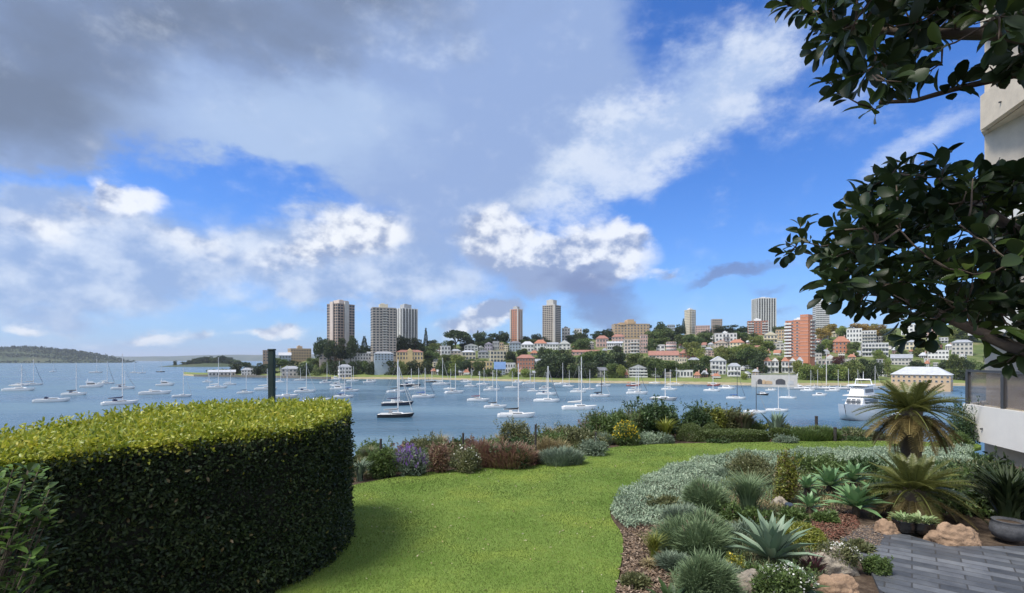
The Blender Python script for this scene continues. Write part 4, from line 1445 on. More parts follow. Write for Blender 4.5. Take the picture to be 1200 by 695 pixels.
# dark crowns round the left towers
for a in [('D', 376, 393, 420, 18, 470), ('D', 387, 397, 420, 18, 462), ('D', 399, 394, 420, 20, 464), ('D', 411, 391, 419, 17, 466), ('C', 427, 393.5, 417, 11, 490), ('D', 421, 403, 419, 16, 478), ('D', 432, 404, 418, 12, 485), ('D', 470, 393, 416, 18, 490), ('D', 481, 394, 416, 20, 492),
          ('D', 490, 396, 416, 16, 495), ('C', 499, 384, 412, 7, 520), ('M', 503, 404, 420, 20), ('M', 512, 400, 414, 18), ('D', 507, 398, 410, 16), ('U', 534, 386, 411, 34), ('D', 552, 394, 406, 12), ('D', 563, 388.5, 408, 22), ('D', 576, 389, 407, 20), ('D', 589, 386.5, 406, 18), ('C', 560, 387, 404, 6), ('D', 545, 398, 408, 14),
          ('D', 616, 393, 404, 18), ('D', 628, 391, 404, 16), ('D', 640, 394, 405, 14), ('M', 622, 396, 405, 14), ('D', 669, 392, 402, 16), ('D', 685, 383.5, 403, 16), ('M', 682, 394, 412, 24), ('O', 676, 386, 400, 14), ('D', 700, 387, 397, 18), ('D', 712, 384, 398, 18), ('D', 724, 390, 399, 14),
          ('D', 757, 379, 396, 18), ('D', 772, 375.5, 397, 20), ('M', 778, 383, 403, 26), ('M', 766, 386, 405, 22), ('D', 795, 379, 394, 14), ('C', 801, 373, 392, 6), ('D', 790, 387, 400, 18), ('O', 800, 391, 408, 22), ('M', 812, 391, 411, 22), ('M', 826, 388, 404, 20), ('D', 828, 386, 398, 14), ('D', 842, 381, 391, 20), ('D', 856, 380, 391, 22),
          ('D', 870, 381.5, 391, 18), ('M', 868, 388, 402, 18), ('O', 880, 390, 403, 20), ('L', 888, 392, 410, 22), ('L', 874, 402, 414, 20), ('L', 899, 398, 410, 20), ('M', 912, 381, 391, 14), ('M', 922, 380, 392, 14), ('A', 905, 390, 400, 10), ('D', 951, 405, 418, 14), ('D', 962, 402, 417, 12), ('A', 963, 384, 398, 20), ('A', 975, 379, 393, 20), ('A', 1006, 378.5, 392, 28), ('L', 988, 381, 396, 16),
          ('L', 968, 396, 412, 18), ('M', 1000, 400, 416, 16), ('A', 1030, 380, 396, 22), ('L', 1046, 390, 408, 18), ('L', 1062, 392, 406, 16), ('M', 1040, 384, 400, 20), ('L', 1078, 404, 418, 20), ('M', 1092, 398, 414, 22), ('L', 1112, 384, 400, 22), ('M', 1125, 378, 400, 24)]:
    T(*a)
# middle of the slope and the foreshore
for a in [('M', 505, 410, 424, 20), ('M', 522, 414, 428, 18), ('L', 536, 414, 430, 20), ('M', 548, 420, 434, 18), ('L', 532, 424, 440, 18), ('M', 566, 420, 430, 12), ('D', 599, 411, 427, 16), ('M', 597, 420, 434, 14), ('D', 634, 405, 424, 16), ('M', 648, 408, 424, 20), ('D', 663, 408, 425, 18), ('D', 638, 413, 440, 22), ('D', 655, 413, 444, 38), ('D', 674, 416, 444, 24), ('D', 632, 425, 442, 16),
          ('M', 688, 412, 432, 22), ('M', 700, 409, 428, 24), ('D', 708, 412, 436, 26), ('D', 724, 411, 434, 26), ('M', 742, 412, 430, 26), ('M', 757, 416, 434, 22), ('D', 690, 424, 444, 24), ('M', 716, 424, 443, 18), ('L', 728, 426, 444, 12), ('M', 771, 419, 442, 26), ('M', 785, 421, 441, 20), ('D', 765, 424, 442, 16), ('M', 799, 424, 441, 16), ('M', 812, 420, 436, 16), ('D', 823, 424, 441, 18), ('M', 828, 416, 434, 18),
          ('L', 846, 404, 424, 22), ('L', 862, 404, 424, 26), ('M', 877, 406, 432, 26), ('D', 890, 410, 437, 20), ('M', 868, 410, 428, 22), ('L', 846, 412, 426, 16), ('P', 809, 400, 420, 24), ('P', 820, 406, 424, 20), ('L', 872, 436, 446, 9), ('O', 764, 398, 414, 16), ('M', 776, 394, 406, 18), ('L', 893, 404, 418, 16), ('M', 914, 417, 436, 8),
          ('L', 944, 424, 447, 20), ('L', 957, 427, 448, 22), ('M', 972, 424, 448, 22), ('L', 985, 426, 449, 26), ('M', 1000, 420, 449, 26), ('D', 1012, 418, 448, 22), ('D', 1025, 420, 446, 20), ('R', 984, 417, 428, 18), ('L', 935, 420, 440, 14), ('P', 1040, 420, 442, 14), ('L', 1030, 408, 424, 16), ('M', 1056, 404, 418, 14), ('D', 1075, 421, 434, 20), ('M', 1120, 414, 446, 24), ('D', 1134, 420, 450, 20), ('D', 1105, 420, 436, 18), ('L', 1000, 408, 418, 12),
          ('M', 640, 428, 443, 12), ('L', 602, 430, 443, 12), ('M', 570, 432, 443, 14), ('M', 583, 433, 443, 10), ('L', 616, 431, 443, 14), ('M', 612, 408, 418, 14), ('D', 588, 410, 420, 10), ('D', 722, 404, 412, 14)]:
    T(*a)
# small houses packed between the larger ones
small = []
rh_ = random.Random(41)
tries = 0
while len(small) < 120 and tries < 30000:
    tries += 1
    px = rh_.uniform(508, 1130)
    rp, bp = interp(px, RG_X, RG_P), bench(px)[1]
    yb = rp + (bp - rp) * rh_.uniform(.16, 1.02)
    wd, hh = rh_.uniform(5.5, 11), rh_.uniform(4.5, 8)
    x0, x1, yt = px - wd / 2, px + wd / 2, yb - hh
    if any(x0 < b_ - 1 and x1 > a + 1 and yt < ybh - 1 and yb > yth + 1 for (a, b_, yth, ybh, Yh) in houses_px):
        continue
    if sum(1 for q_ in small if abs(q_[1] - px) < 30) > 9:
        continue
    Yh_ = hill_hit(px, yb)
    if any(abs(px - tp) < tw_ * .34 and tt_ < yb - hh * .45 and tb_ > yt and tY < Yh_ for (tp, tt_, tb_, tw_, tY) in tree_px):
        continue
    wk = rh_.choice(['white', 'white', 'cream', 'palegrey', 'pinkwhite', 'white', 'tan', 'brick', 'pink', 'grey'])
    rf = rh_.choice(['hip', 'gable', 'gablefront', 'flat', 'hip'])
    rmk = rh_.choice(['roof_terracotta', 'roof_grey', 'roof_redbrown', 'roof_slate', 'roof_pale', 'roof_grey'])
    r_ = BD('small_house', 'x', 'house', x0, x1, yt, yb, wk, None, rh_.uniform(-25, 25), .75, rh_.choice([2, 2, 3]), rh_.choice([2, 3]), 2, (rh_.uniform(.4, .65), rh_.uniform(.45, .6)), rf, rmk, rh_.uniform(1.6, 3.0), frame=rh_.choice(['white', 'dark']), chimney=rf == 'hip',
            balcony=dict(spans=[(-.5, .5)], mat='white', h=.8, start=1) if rh_.random() < .35 else None, group='small houses on the slope')[0]
    small.append((r_, px, yb, wk, rf, rmk))

# scrub and gardens that fill the rest of the slope
cnt = 0
while cnt < 46:
    px = random.uniform(505, 1125)
    rp, bp = interp(px, RG_X, RG_P), bench(px)[1]
    yb = random.uniform(rp + 4, bp - 1)
    hh = random.uniform(8, 13)
    wd = random.uniform(11, 18)
    Yt = hill_hit(px, yb)
    if any(px + wd * .4 > a and px - wd * .4 < b_ and Yt < Yh + 1 and yb - hh < ybh and yb > yth + 2 for (a, b_, yth, ybh, Yh) in houses_px):
        continue
    T(random.choice('MMDLOMPL' if px > 780 else 'MMDDOM'), px, yb - hh, yb, wd, Yt)
    cnt += 1
# more crowns where the slope runs out of the picture on the right
for i in range(26):
    px = 1140 + (i % 13) * 24 + random.uniform(-6, 6)
    yb = (402 if i < 13 else 436) + random.uniform(-8, 8)
    T(random.choice('MLMDO'), px, yb - random.uniform(18, 26), yb, random.uniform(22, 32))
# the small island
for a in [('D', 205, 422.5, 429), ('D', 216, 423.5, 428.8), ('D', 221, 421.5, 428.5), ('D', 234, 418.5, 428.4), ('D', 243, 417, 428.2), ('M', 250, 418, 428.4), ('D', 258, 416.5, 428.2), ('D', 266, 417, 428.3), ('D', 226, 421, 428.8), ('D', 229, 419.5, 428.5), ('D', 238, 417.5, 428), ('D', 247, 416.5, 428), ('M', 254, 417.5, 428), ('D', 262, 416, 428), ('D', 270, 418, 428), ('M', 277, 421, 428.5), ('D', 284, 424, 429)]:
    T(a[0], a[1], a[2], a[3], 13 if a[1] > 210 else 6, 1245)

LM = [(0, 235, 'on the small island'), (235, 300, 'on the low point'), (300, 345, 'near the green post'), (345, 380, 'by the tan apartment block'), (380, 425, 'around the brown grey tower'), (425, 465, 'around the pale grid tower'), (465, 500, 'around the yellow mansion'), (500, 530, 'by the tall white house'),
      (530, 560, 'near the cream villa'), (560, 595, 'near the blue roofed house'), (595, 632, 'near the red brick flats'), (632, 665, 'below the grey beige tower'), (665, 700, 'by the long tan house'), (700, 735, 'near the long white villa'), (735, 765, 'by the pinkish flats'), (765, 800, 'by the round pink flats'), (800, 832, 'below the slender cream tower'),
      (832, 856, 'by the white flats'), (856, 882, 'below the tree covered knoll'), (882, 915, 'below the ribbed tower'), (915, 945, 'near the orange block'), (945, 985, 'right of the orange block'), (985, 1030, 'near the modern white house'), (1030, 1135, 'above the tan hipped building'), (1135, 2000, 'beyond the balcony')]


def lm(px, table):
    for a, b_, s in table:
        if a <= px < b_:
            return s
    return table[-1][2]


bins = {}
for t_ in small:
    bins.setdefault(lm(max(t_[1], 236), LM), []).append(t_)
for where, ts in bins.items():
    ts.sort(key=lambda q: q[1])
    for i, (r_, px, yb, wk, rf, rmk) in enumerate(ts):
        nm = dict(palegrey='pale grey', pinkwhite='pinkish white').get(wk, wk)
        k_ = 'the only small house ' if len(ts) == 1 else 'leftmost of the small houses ' if i == 0 else 'rightmost of the small houses ' if i == len(ts) - 1 else f'{ORD[i]}from left of small houses '
        r_['label'] = f"small {nm} house, " + k_ + where
bins = {}
for t_ in tree_list:
    root, px, yb, desc, Y = t_
    if Y > 1000:
        key = ('island', 'on the small island')
    else:
        tt = (yb - interp(px, RG_X, RG_P)) / (bench(px)[1] - interp(px, RG_X, RG_P))
        tier = 'ridge' if tt < .33 else ('foreshore' if tt > .8 else 'mid slope')
        key = (tier, lm(max(px, 236), LM))
    bins.setdefault(key, []).append(t_)
for (tier, where), ts in bins.items():
    ts.sort(key=lambda q: q[1])
    for i, (root, px, yb, desc, Y) in enumerate(ts):
        if len(ts) == 1:
            lab = f"{desc}, the only {tier} tree {where}"
        elif i == len(ts) - 1:
            lab = f"{desc}, rightmost of the {tier} trees {where}"
        elif i == 0:
            lab = f"{desc}, leftmost of the {tier} trees {where}"
        else:
            lab = f"{desc}, {ORD[i]}from left of {tier} trees {where}"
        tag(root, lab, 'tree', 'trees on the ' + ('low island' if tier == 'island' else 'far shore'))

# ------------------------------------------------------------------ boats at their moorings
M['gel_white'] = plain('hull_white', (.74, .75, .75), .25, .04, .6)
M['gel_cream'] = plain('hull_cream', (.62, .58, .48), .3, .05, .6)
M['hull_navy'] = plain('hull_navy', (.018, .024, .045), .22, .1, .6)
M['hull_black'] = plain('hull_black', (.016, .016, .018), .25, .1, .6)
M['hull_grey'] = plain('hull_grey', (.30, .32, .34), .3, .05, .6)
M['hull_red'] = plain('hull_red', (.40, .10, .07), .4, .1, .6)
M['deck'] = plain('deck', (.62, .61, .57), .6, .08, 1.5)
M['teak'] = plain('teak', (.30, .21, .13), .7, .15, 2)
M['antifoul'] = plain('antifoul', (.05, .06, .10), .6)
M['alloy'] = plain('mast_alloy', (.70, .70, .69), .4, spec=.5)
M['mast_dark'] = plain('mast_dark', (.03, .03, .035), .4)
M['wire'] = plain('wire', (.32, .32, .32), .5)
for k_, c_ in dict(navy=(.02, .03, .075), black=(.018, .018, .02), white=(.6, .6, .58), maroon=(.16, .03, .045), blue=(.04, .10, .30), grey=(.25, .26, .27), yellow=(.55, .42, .10), green=(.03, .10, .07), red=(.42, .09, .06)).items():
    M['canvas_' + k_] = plain('canvas_' + k_, c_, .85, .12, 2)


def hull_mesh(key, beam, sheer, bow_h, draft, mat, fine=1.0, stern=.82):
    """10 m long hull, waterline at z = 0, bow towards +x"""
    st = np.linspace(0, 1, 15)
    V, F = [], []
    ring = 9
    for s in st:
        x = -5 + 10 * s
        wb = beam / 2 * (stern + (1 - stern) * math.sin(min(1, s / .45) * math.pi / 2)) if s < .45 else beam / 2 * math.sqrt(max(0.0004, 1 - ((s - .45) / .55) ** (2.1 * fine)))
        zs = sheer + (bow_h - sheer) * s ** 2.2
        lift = max(0, (s - .75) / .25) ** 2 * (bow_h * .5)
        prof = [(0, -draft + lift), (.62, -draft * .7 + lift), (.90, -0.02 + lift * .8), (.97, zs * .45 + lift * .3), (1, zs)]
        xo = max(0, (s - .8) / .2)
        row = []
        for yy, zz in prof:
            row.append((x + xo * (zz - 0.2) * .55, yy * wb, zz))
        left = [(a, -b_, c) for a, b_, c in row[1:]][::-1]
        V += left + row
        del row
    for i in range(len(st) - 1):
        for j in range(ring - 1):
            F.append((i * ring + j, (i + 1) * ring + j, (i + 1) * ring + j + 1, i * ring + j + 1))
    F.append(tuple(range(ring)))
    b = MB().add(V, F)
    n0 = len(F)
    b.cur = 1
    rows = []
    for i in range(len(st)):
        a_, c_ = V[i * ring], V[i * ring + ring - 1]
        rows += [(a_[0], a_[1] * .97, a_[2] - .04), (c_[0], c_[1] * .97, c_[2] - .04)]
    b.add(rows, [(2 * i, 2 * i + 1, 2 * i + 3, 2 * i + 2) for i in range(len(st) - 1)])
    return b.mesh('hull', [M[mat], M['deck']], True)


def cabin_shape(x0, x1, w0, w1, z0, z1, taper=.75):
    """a coachroof: raked ends, tapering upwards"""
    b = MB()
    rk0, rk1 = .25, (x1 - x0) * .22
    b.add([(x0, -w0, z0), (x1, -w1, z0), (x1, w1, z0), (x0, w0, z0), (x0 + rk0, -w0 * taper, z1), (x1 - rk1, -w1 * taper, z1 - .12), (x1 - rk1, w1 * taper, z1 - .12), (x0 + rk0, w0 * taper, z1)],
          [(0, 3, 2, 1), (4, 5, 6, 7), (0, 1, 5, 4), (1, 2, 6, 5), (2, 3, 7, 6), (3, 0, 4, 7)])
    return b


def side_strip(x0, x1, w0, w1, z0, z1, taper):
    b = MB()
    for s in (-1, 1):
        b.add([(x0, s * (w0 + .015), z0), (x1, s * (w1 + .015), z0), (x1 - .3, s * (w1 * taper + .015), z1), (x0 + .1, s * (w0 * taper + .015), z1),
               (x0, s * (w0 - .03), z0), (x1, s * (w1 - .03), z0), (x1 - .3, s * (w1 * taper - .03), z1), (x0 + .1, s * (w0 * taper - .03), z1)],
              [(0, 1, 2, 3), (7, 6, 5, 4), (0, 4, 5, 1), (1, 5, 6, 2), (2, 6, 7, 3), (3, 7, 4, 0)])
    return b


_bm = {}


def bmesh_(key, fn):
    if key not in _bm:
        _bm[key] = fn()
    return _bm[key]


boats = []


def yacht(px, L, wl, mast_top=None, hull='gel_white', cover='navy', mast='alloy', yaw=0.0, mpx=None, dodger=None, ketch=False, note=None):
    Y = (EYE - SEA) * FPX / (wl - HOR)
    az = math.atan((px - 600) / FPX)
    Lm = L / FPX * Y * math.cos(az)
    Lm = min(max(Lm, 6.0), 17.0)
    s = Lm / 10.0
    root = empty('sailing_yacht', ((px - 600) / FPX * Y, Y, SEA), -az + R(yaw))
    sc = (s, s, s)
    mkobj('hull', bmesh_(('hull', hull), lambda: hull_mesh('y', 3.2, .95, 1.30, .4, hull)), root, sc=sc)
    cb = mkobj('cabin', bmesh_('cabin', lambda: cabin_shape(-1.2, 2.9, 1.02, .62, .93, 1.55).mesh('cabin', M['gel_white'])), root, sc=sc)
    mkobj('window', bmesh_('cabwin', lambda: side_strip(-.8, 2.0, .97, .70, 1.14, 1.34, .90).mesh('window', M['glass'])), cb)
    mkobj('cockpit_coaming', bmesh_('coam', lambda: MB().box(-4.2, -1.25, -1.15, -.85, .9, 1.22).box(-4.2, -1.25, .85, 1.15, .9, 1.22).box(-4.3, -4.15, -1.15, 1.15, .9, 1.2).mesh('cockpit_coaming', M['gel_white'])), root, sc=sc)
    if dodger:
        mkobj('spray_dodger', bmesh_(('dodger', dodger), lambda: cabin_shape(-1.9, -.6, .95, .9, 1.22, 1.95, .85).mesh('spray_dodger', M['canvas_' + dodger])), root, sc=sc)
    if mast_top is not None:
        mh = ((HOR - mast_top) / FPX * Y + EYE - SEA) / s
        mh = min(max(mh, 8), 17.5)
        mm = bmesh_(('mast', mast), lambda: MB().tube([(.85, 0, .9), (.85, 0, 6), (.85, 0, 10)], [.13, .12, .085], 6).box(.80, .90, -.9, .9, 5.4, 5.46).box(.80, .90, -.65, .65, 7.7, 7.76).mesh('mast', M[mast]))
        mo = mkobj('mast', mm, root, sc=(s * min(1.3, .11 / (.13 * s) + .35), s, s * mh / 10))
        mo.location.x = .85 * s - .85 * mo.scale.x
        if cover != 'none':
            mkobj('boom', bmesh_(('boom', mast), lambda: MB().tube([(.75, 0, 2.05), (-3.3, 0, 2.15)], .085, 6).mesh('boom', M[mast])), root, sc=sc)
            mkobj('sail_cover', bmesh_(('cover', cover), lambda: MB().tube([(.9, 0, 2.75), (.6, 0, 2.45), (-1.0, 0, 2.38), (-3.2, 0, 2.28)], [.16, .25, .21, .12], 7).mesh('sail_cover', M['canvas_' + cover], True)), root, sc=sc)
        def stays():
            b = MB()
            b.tube([(5.2, 0, 1.3), (.9, 0, mh * .94)], .022, 4)
            b.tube([(-4.9, 0, 1.0), (.82, 0, mh * .99)], .018, 4)
            for sg in (-1, 1):
                b.tube([(.7, sg * 1.45, .95), (.85, sg * .9, mh * .54), (.86, 0, mh * .96)], .016, 4)
            return b.mesh('rigging', M['wire'])
        mkobj('rigging', stays(), root, sc=sc)
        if random.random() < .6:
            mkobj('furled_jib', MB().tube([(5.0, 0, 1.75), (3.2, 0, mh * .42), (1.15, 0, mh * .88)], [.10, .08, .03], 6).mesh('furled_jib', M['canvas_' + random.choice(['white', 'white', 'navy', 'grey'])]), root, sc=sc)
        if ketch:
            mkobj('mizzen_mast', bmesh_('miz', lambda: MB().tube([(-3.4, 0, .9), (-3.4, 0, 9)], [.10, .06], 6).mesh('mizzen_mast', M['alloy'])), root, sc=sc)
    hn = dict(gel_white='white', gel_cream='cream', hull_navy='navy hulled', hull_black='black hulled', hull_grey='grey', hull_red='red')[hull]
    cvn = '' if (mast_top is None or cover == 'none') else f' with {cover} sail cover'
    d_ = note or (f'{hn} yacht{cvn}' if mast_top is not None else f'{hn} mastless yacht')
    boats.append((root, px, wl, d_, 'sailing yacht'))
    return root


def motorboat(px, L, wl, hull='gel_white', top=None, fly=False, yaw=0.0, note=None, mast=None):
    Y = (EYE - SEA) * FPX / (wl - HOR)
    az = math.atan((px - 600) / FPX)
    Lm = min(max(L / FPX * Y * math.cos(az), 5.0), 16.0)
    s = Lm / 10.0
    root = empty('motor_boat', ((px - 600) / FPX * Y, Y, SEA), -az + R(yaw))
    sc = (s, s, s)
    mkobj('hull', bmesh_(('mhull', hull), lambda: hull_mesh('m', 3.5, 1.05, 1.85, .45, hull, 1.1, .94)), root, sc=sc)
    cb = mkobj('cabin', bmesh_('mcabin', lambda: cabin_shape(-2.2, 3.0, 1.3, .8, 1.1, 2.75, .82).mesh('cabin', M['gel_white'])), root, sc=sc)
    mkobj('window', bmesh_('mwin', lambda: side_strip(-1.8, 1.75, 1.19, .92, 1.75, 2.4, .93).mesh('window', M['glass'])), cb)
    mkobj('windscreen', bmesh_('mws', lambda: MB().add([(2.28, -.78, 1.75), (2.28, .78, 1.75), (1.98, .72, 2.5), (1.98, -.72, 2.5), (2.4, -.78, 1.75), (2.4, .78, 1.75), (2.1, .72, 2.5), (2.1, -.72, 2.5)], [(0, 3, 2, 1), (4, 5, 6, 7), (0, 1, 5, 4), (1, 2, 6, 5), (2, 3, 7, 6), (3, 0, 4, 7)]).mesh('windscreen', M['glass'])), cb)
    mkobj('bow_rail', bmesh_('rail', lambda: MB().tube([(1.5, -1.4, 2.15), (3.8, -.9, 2.3), (5.3, 0, 2.45), (3.8, .9, 2.3), (1.5, 1.4, 2.15)], .03, 4).mesh('bow_rail', M['alloy'])), root, sc=sc)
    if fly:
        f_ = mkobj('flybridge', bmesh_('fly', lambda: cabin_shape(-2.6, 1.2, 1.1, .8, 2.76, 3.4, .9).mesh('flybridge', M['gel_white'])), root, sc=sc)
        mkobj('radar_arch', bmesh_('arch', lambda: MB().tube([(-1.9, -1.05, 3.3), (-1.6, -.95, 4.4), (-1.6, .95, 4.4), (-1.9, 1.05, 3.3)], .09, 6).tube([(-1.6, 0, 4.4), (-1.6, 0, 5.6)], .04, 5).mesh('radar_arch', M['gel_white'])), f_)
    if top:
        mkobj('canopy', bmesh_(('can', top), lambda: cabin_shape(-4.4, -2.0, 1.25, 1.25, 2.55, 2.8, .92).tube([(-4.2, -1.1, 1.1), (-4.2, -1.1, 2.6)], .04, 4).tube([(-4.2, 1.1, 1.1), (-4.2, 1.1, 2.6)], .04, 4).mesh('canopy', M['canvas_' + top])), root, sc=sc)
    if mast:
        mkobj('mast', MB().tube([(0, 0, 2.7), (0, 0, mast)], [.09, .05], 6).mesh('mast', M['alloy']), root, sc=sc)
    hn = dict(gel_white='white', gel_cream='cream', hull_navy='navy hulled', hull_black='black hulled', hull_grey='grey', hull_red='red')[hull]
    d_ = note or f"{hn} {'flybridge ' if fly else ''}motor boat{(' with ' + top + ' canopy') if top else ''}"
    boats.append((root, px, wl, d_, 'motor boat'))
    return root


def jit():
    return random.gauss(3, 14)


for a in [  # px, length, waterline row, mast top row, hull, cover, yaw
    (22, 40, 458, 427, 'gel_white', 'white'), (24, 20, 452.5, 422, 'gel_white', 'white'), (37, 26, 451.5, 421, 'gel_white', 'grey'), (62, 9, 436, 422, 'gel_white', 'white'), (60, 43, 471, None, 'gel_white', 'none'), (87, 31, 463, 425, 'gel_white', 'black'),
    (124, 20, 450, 419, 'gel_white', 'white'), (112, 16, 437, 417, 'gel_white', 'none'), (144, 28, 456, 434, 'gel_white', 'grey'), (140, 43, 474, 413, 'gel_white', 'navy'), (157, 10, 437, 424, 'gel_white', 'none'), (166, 10, 437.5, 428, 'gel_white', 'none'),
    (188, 10, 436, 417, 'hull_navy', 'none'), (181, 37, 462, None, 'gel_white', 'none'), (213, 23, 465, 399, 'gel_white', 'none'), (243, 12, 448, 432, 'gel_white', 'white'), (254, 24, 455, 417, 'gel_white', 'white'), (269, 15, 451, 433, 'gel_white', 'white'), (287, 19, 461, 431, 'gel_white', 'black'),
    (311, 26, 457, 432, 'gel_white', 'white'), (334, 30, 466, 428, 'gel_white', 'none'), (328, 12, 448, 421, 'gel_white', 'white'), (351, 13, 446, 431, 'gel_white', 'none'), (357, 25, 460, 425, 'gel_white', 'white'), (371, 32, 471, None, 'gel_white', 'black'), (382, 15, 449, 424, 'gel_white', 'white'),
    (396, 19, 452, 423, 'gel_white', 'white'), (410, 21, 459, 434, 'gel_white', 'blue'), (402, 23, 466, 422, 'gel_white', 'blue'), (413, 14, 447, 429, 'gel_white', 'none'), (464, 22, 460, 423, 'gel_white', 'black'), (465, 36, 475, 430, 'hull_navy', 'navy'), (463, 41, 489, 421, 'hull_black', 'grey'),
    (480, 24, 453, 432, 'hull_navy', 'none'), (489, 20, 457, 431, 'gel_white', 'white'), (496, 26, 466, 431, 'gel_white', 'blue'), (505, 14, 448, 431, 'hull_black', 'none'), (517, 20, 451, 419, 'gel_white', 'white'), (532, 23, 461, 426, 'gel_white', 'white'), (527, 14, 456.5, 432, 'gel_white', 'none'),
    (551, 13, 453, 432, 'gel_white', 'white'), (566, 15, 451, 433, 'gel_white', 'none'), (560, 25, 470, 435, 'gel_white', 'maroon'), (576, 19, 458, 434, 'gel_white', 'white'), (580, 26, 478, 425, 'gel_white', 'black'), (604, 42, 489, 426, 'gel_white', 'black'), (599, 15, 455, 435, 'gel_white', 'none'),
    (620, 16, 450.5, 430, 'gel_white', 'white'), (625, 13, 459, 431, 'gel_white', 'white'), (640, 23, 463, 429, 'gel_white', 'white'), (640, 29, 471, 429, 'gel_white', 'none'), (639, 15, 456, 436, 'gel_white', 'white'), (658, 18, 451, 425, 'gel_white', 'none'), (666, 13, 453, 434, 'gel_white', 'none'),
    (677, 18, 460, 425, 'gel_white', 'white'), (678, 40, 480, 418, 'gel_white', 'white'), (690, 15, 457, 433, 'gel_white', 'none'), (703, 23, 465, 434, 'gel_white', 'black'), (707, 18, 453, 432, 'gel_white', 'white'), (744, 17, 458, 428, 'gel_white', 'white'), (746, 25, 462, 430, 'gel_white', 'none'),
    (767, 13, 449.5, 431, 'gel_white', 'none'), (784, 18, 457, 433, 'gel_white', 'white'), (791, 20, 452, 431, 'gel_cream', 'yellow'), (777, 31, 469, 432, 'hull_grey', 'none'), (834, 19, 458.5, 434, 'gel_white', 'none'), (862, 22, 467.5, 430, 'gel_white', 'blue'), (923, 15, 467, 434, 'gel_white', 'none')]:
    px, L, wl, mt, hl_, cv = a
    yacht(px, L, wl, mt, hl_, cv, 'mast_dark' if px in (862, 703) else 'alloy', jit(), dodger=random.choice([None, None, 'navy', 'grey', 'white']), ketch=px in (254, 328))
yacht(884, 26, 484, 447, 'gel_white', 'none', 'mast_dark', 3, note='yacht mostly hidden by the flax clump, its dark mast showing')
yacht(910, 26, 482, 452, 'gel_white', 'none', 'alloy', 6, note='yacht mostly hidden by the garden plants, its pale mast showing')
for a in [(107, 27, 454, 'gel_white', None, True), (193, 21, 452, 'gel_white', None, True), (396, 18, 456.5, 'gel_white', 'white', False), (433, 15, 448.5, 'gel_white', None, False), (481, 13, 447.5, 'gel_white', None, True), (394, 12, 445, 'gel_white', 'grey', True),
          (546, 12, 448, 'gel_white', 'blue', False), (594, 10, 445, 'gel_white', None, False), (606, 12, 449, 'gel_white', None, False), (742, 16, 452.5, 'hull_red', 'red', False), (836, 15, 452, 'hull_red', 'white', False), (851, 19, 456, 'gel_white', None, False),
          (894, 14, 463, 'hull_black', 'black', False), (903, 12, 458, 'gel_white', None, False), (960, 17, 464, 'gel_white', None, False)]:
    px, L, wl, hl_, tp, fl = a
    motorboat(px, L, wl, hl_, tp, fl, jit())

# --- marina pontoon with boats alongside
yp = (EYE - SEA) * FPX / (456.3 - HOR)
pr = empty('pontoon', ((925 - 600) / FPX * yp, yp, SEA))
tag(pr, 'long grey marina pontoon lying in front of the right hand shore', 'pontoon')
for i in range(11):
    MB().box(i * 7.1, i * 7.1 + 6.9, -1.2, 1.2, .12, .55).build('deck_segment', M['hull_grey'], pr)
    MB().box(i * 7.1 + .4, i * 7.1 + 6.5, -1.0, 1.0, -.5, .118).build('float', M['frame_dark'], pr)
    if i % 2 == 0:
        MB().tube([(i * 7.1, 1.4, -1.5), (i * 7.1, 1.4, 2.6)], .17, 8).build('mooring_pile', M['trim'], pr)
for px, L, wl, kd in [(938, 15, 455.5, 'm'), (949, 13, 455, 'y'), (957, 13, 454.8, 'y'), (966, 12, 455.2, 'm'), (981, 15, 455.3, 'y'), (993, 16, 455.6, 'y'), (1004, 15, 455.7, 'y'), (1013, 13, 455, 'm'), (1024, 18, 454.4, 'y'), (946, 16, 458.3, 'm'), (975, 18, 458.6, 'm'), (1000, 15, 459, 'm')]:
    if kd == 'm':
        motorboat(px, L, wl, 'gel_white', random.choice([None, 'white', 'navy']), L > 14, random.uniform(-20, 20))
    else:
        yacht(px, L, wl, random.uniform(424, 434), 'gel_white', random.choice(['white', 'blue', 'grey']), 'alloy', random.uniform(-20, 20))
# tall white flagpole of the marina
yf = (EYE - SEA) * FPX / (452 - HOR)
hf = (452 - 414) / FPX * yf
fp = empty('flagpole', ((972 - 600) / FPX * yf, yf + 3, SEA + .6))
tag(fp, 'tall white yard armed flagpole on the marina shore', 'flagpole')
MB().tube([(0, 0, -2), (0, 0, hf * .6), (0, 0, hf)], [.26, .20, .12], 8).build('pole', M['trim'], fp)
MB().tube([(-2.2, 0, hf * .62), (2.2, 0, hf * .62)], .07, 6).build('yard_arm', M['trim'], fp)

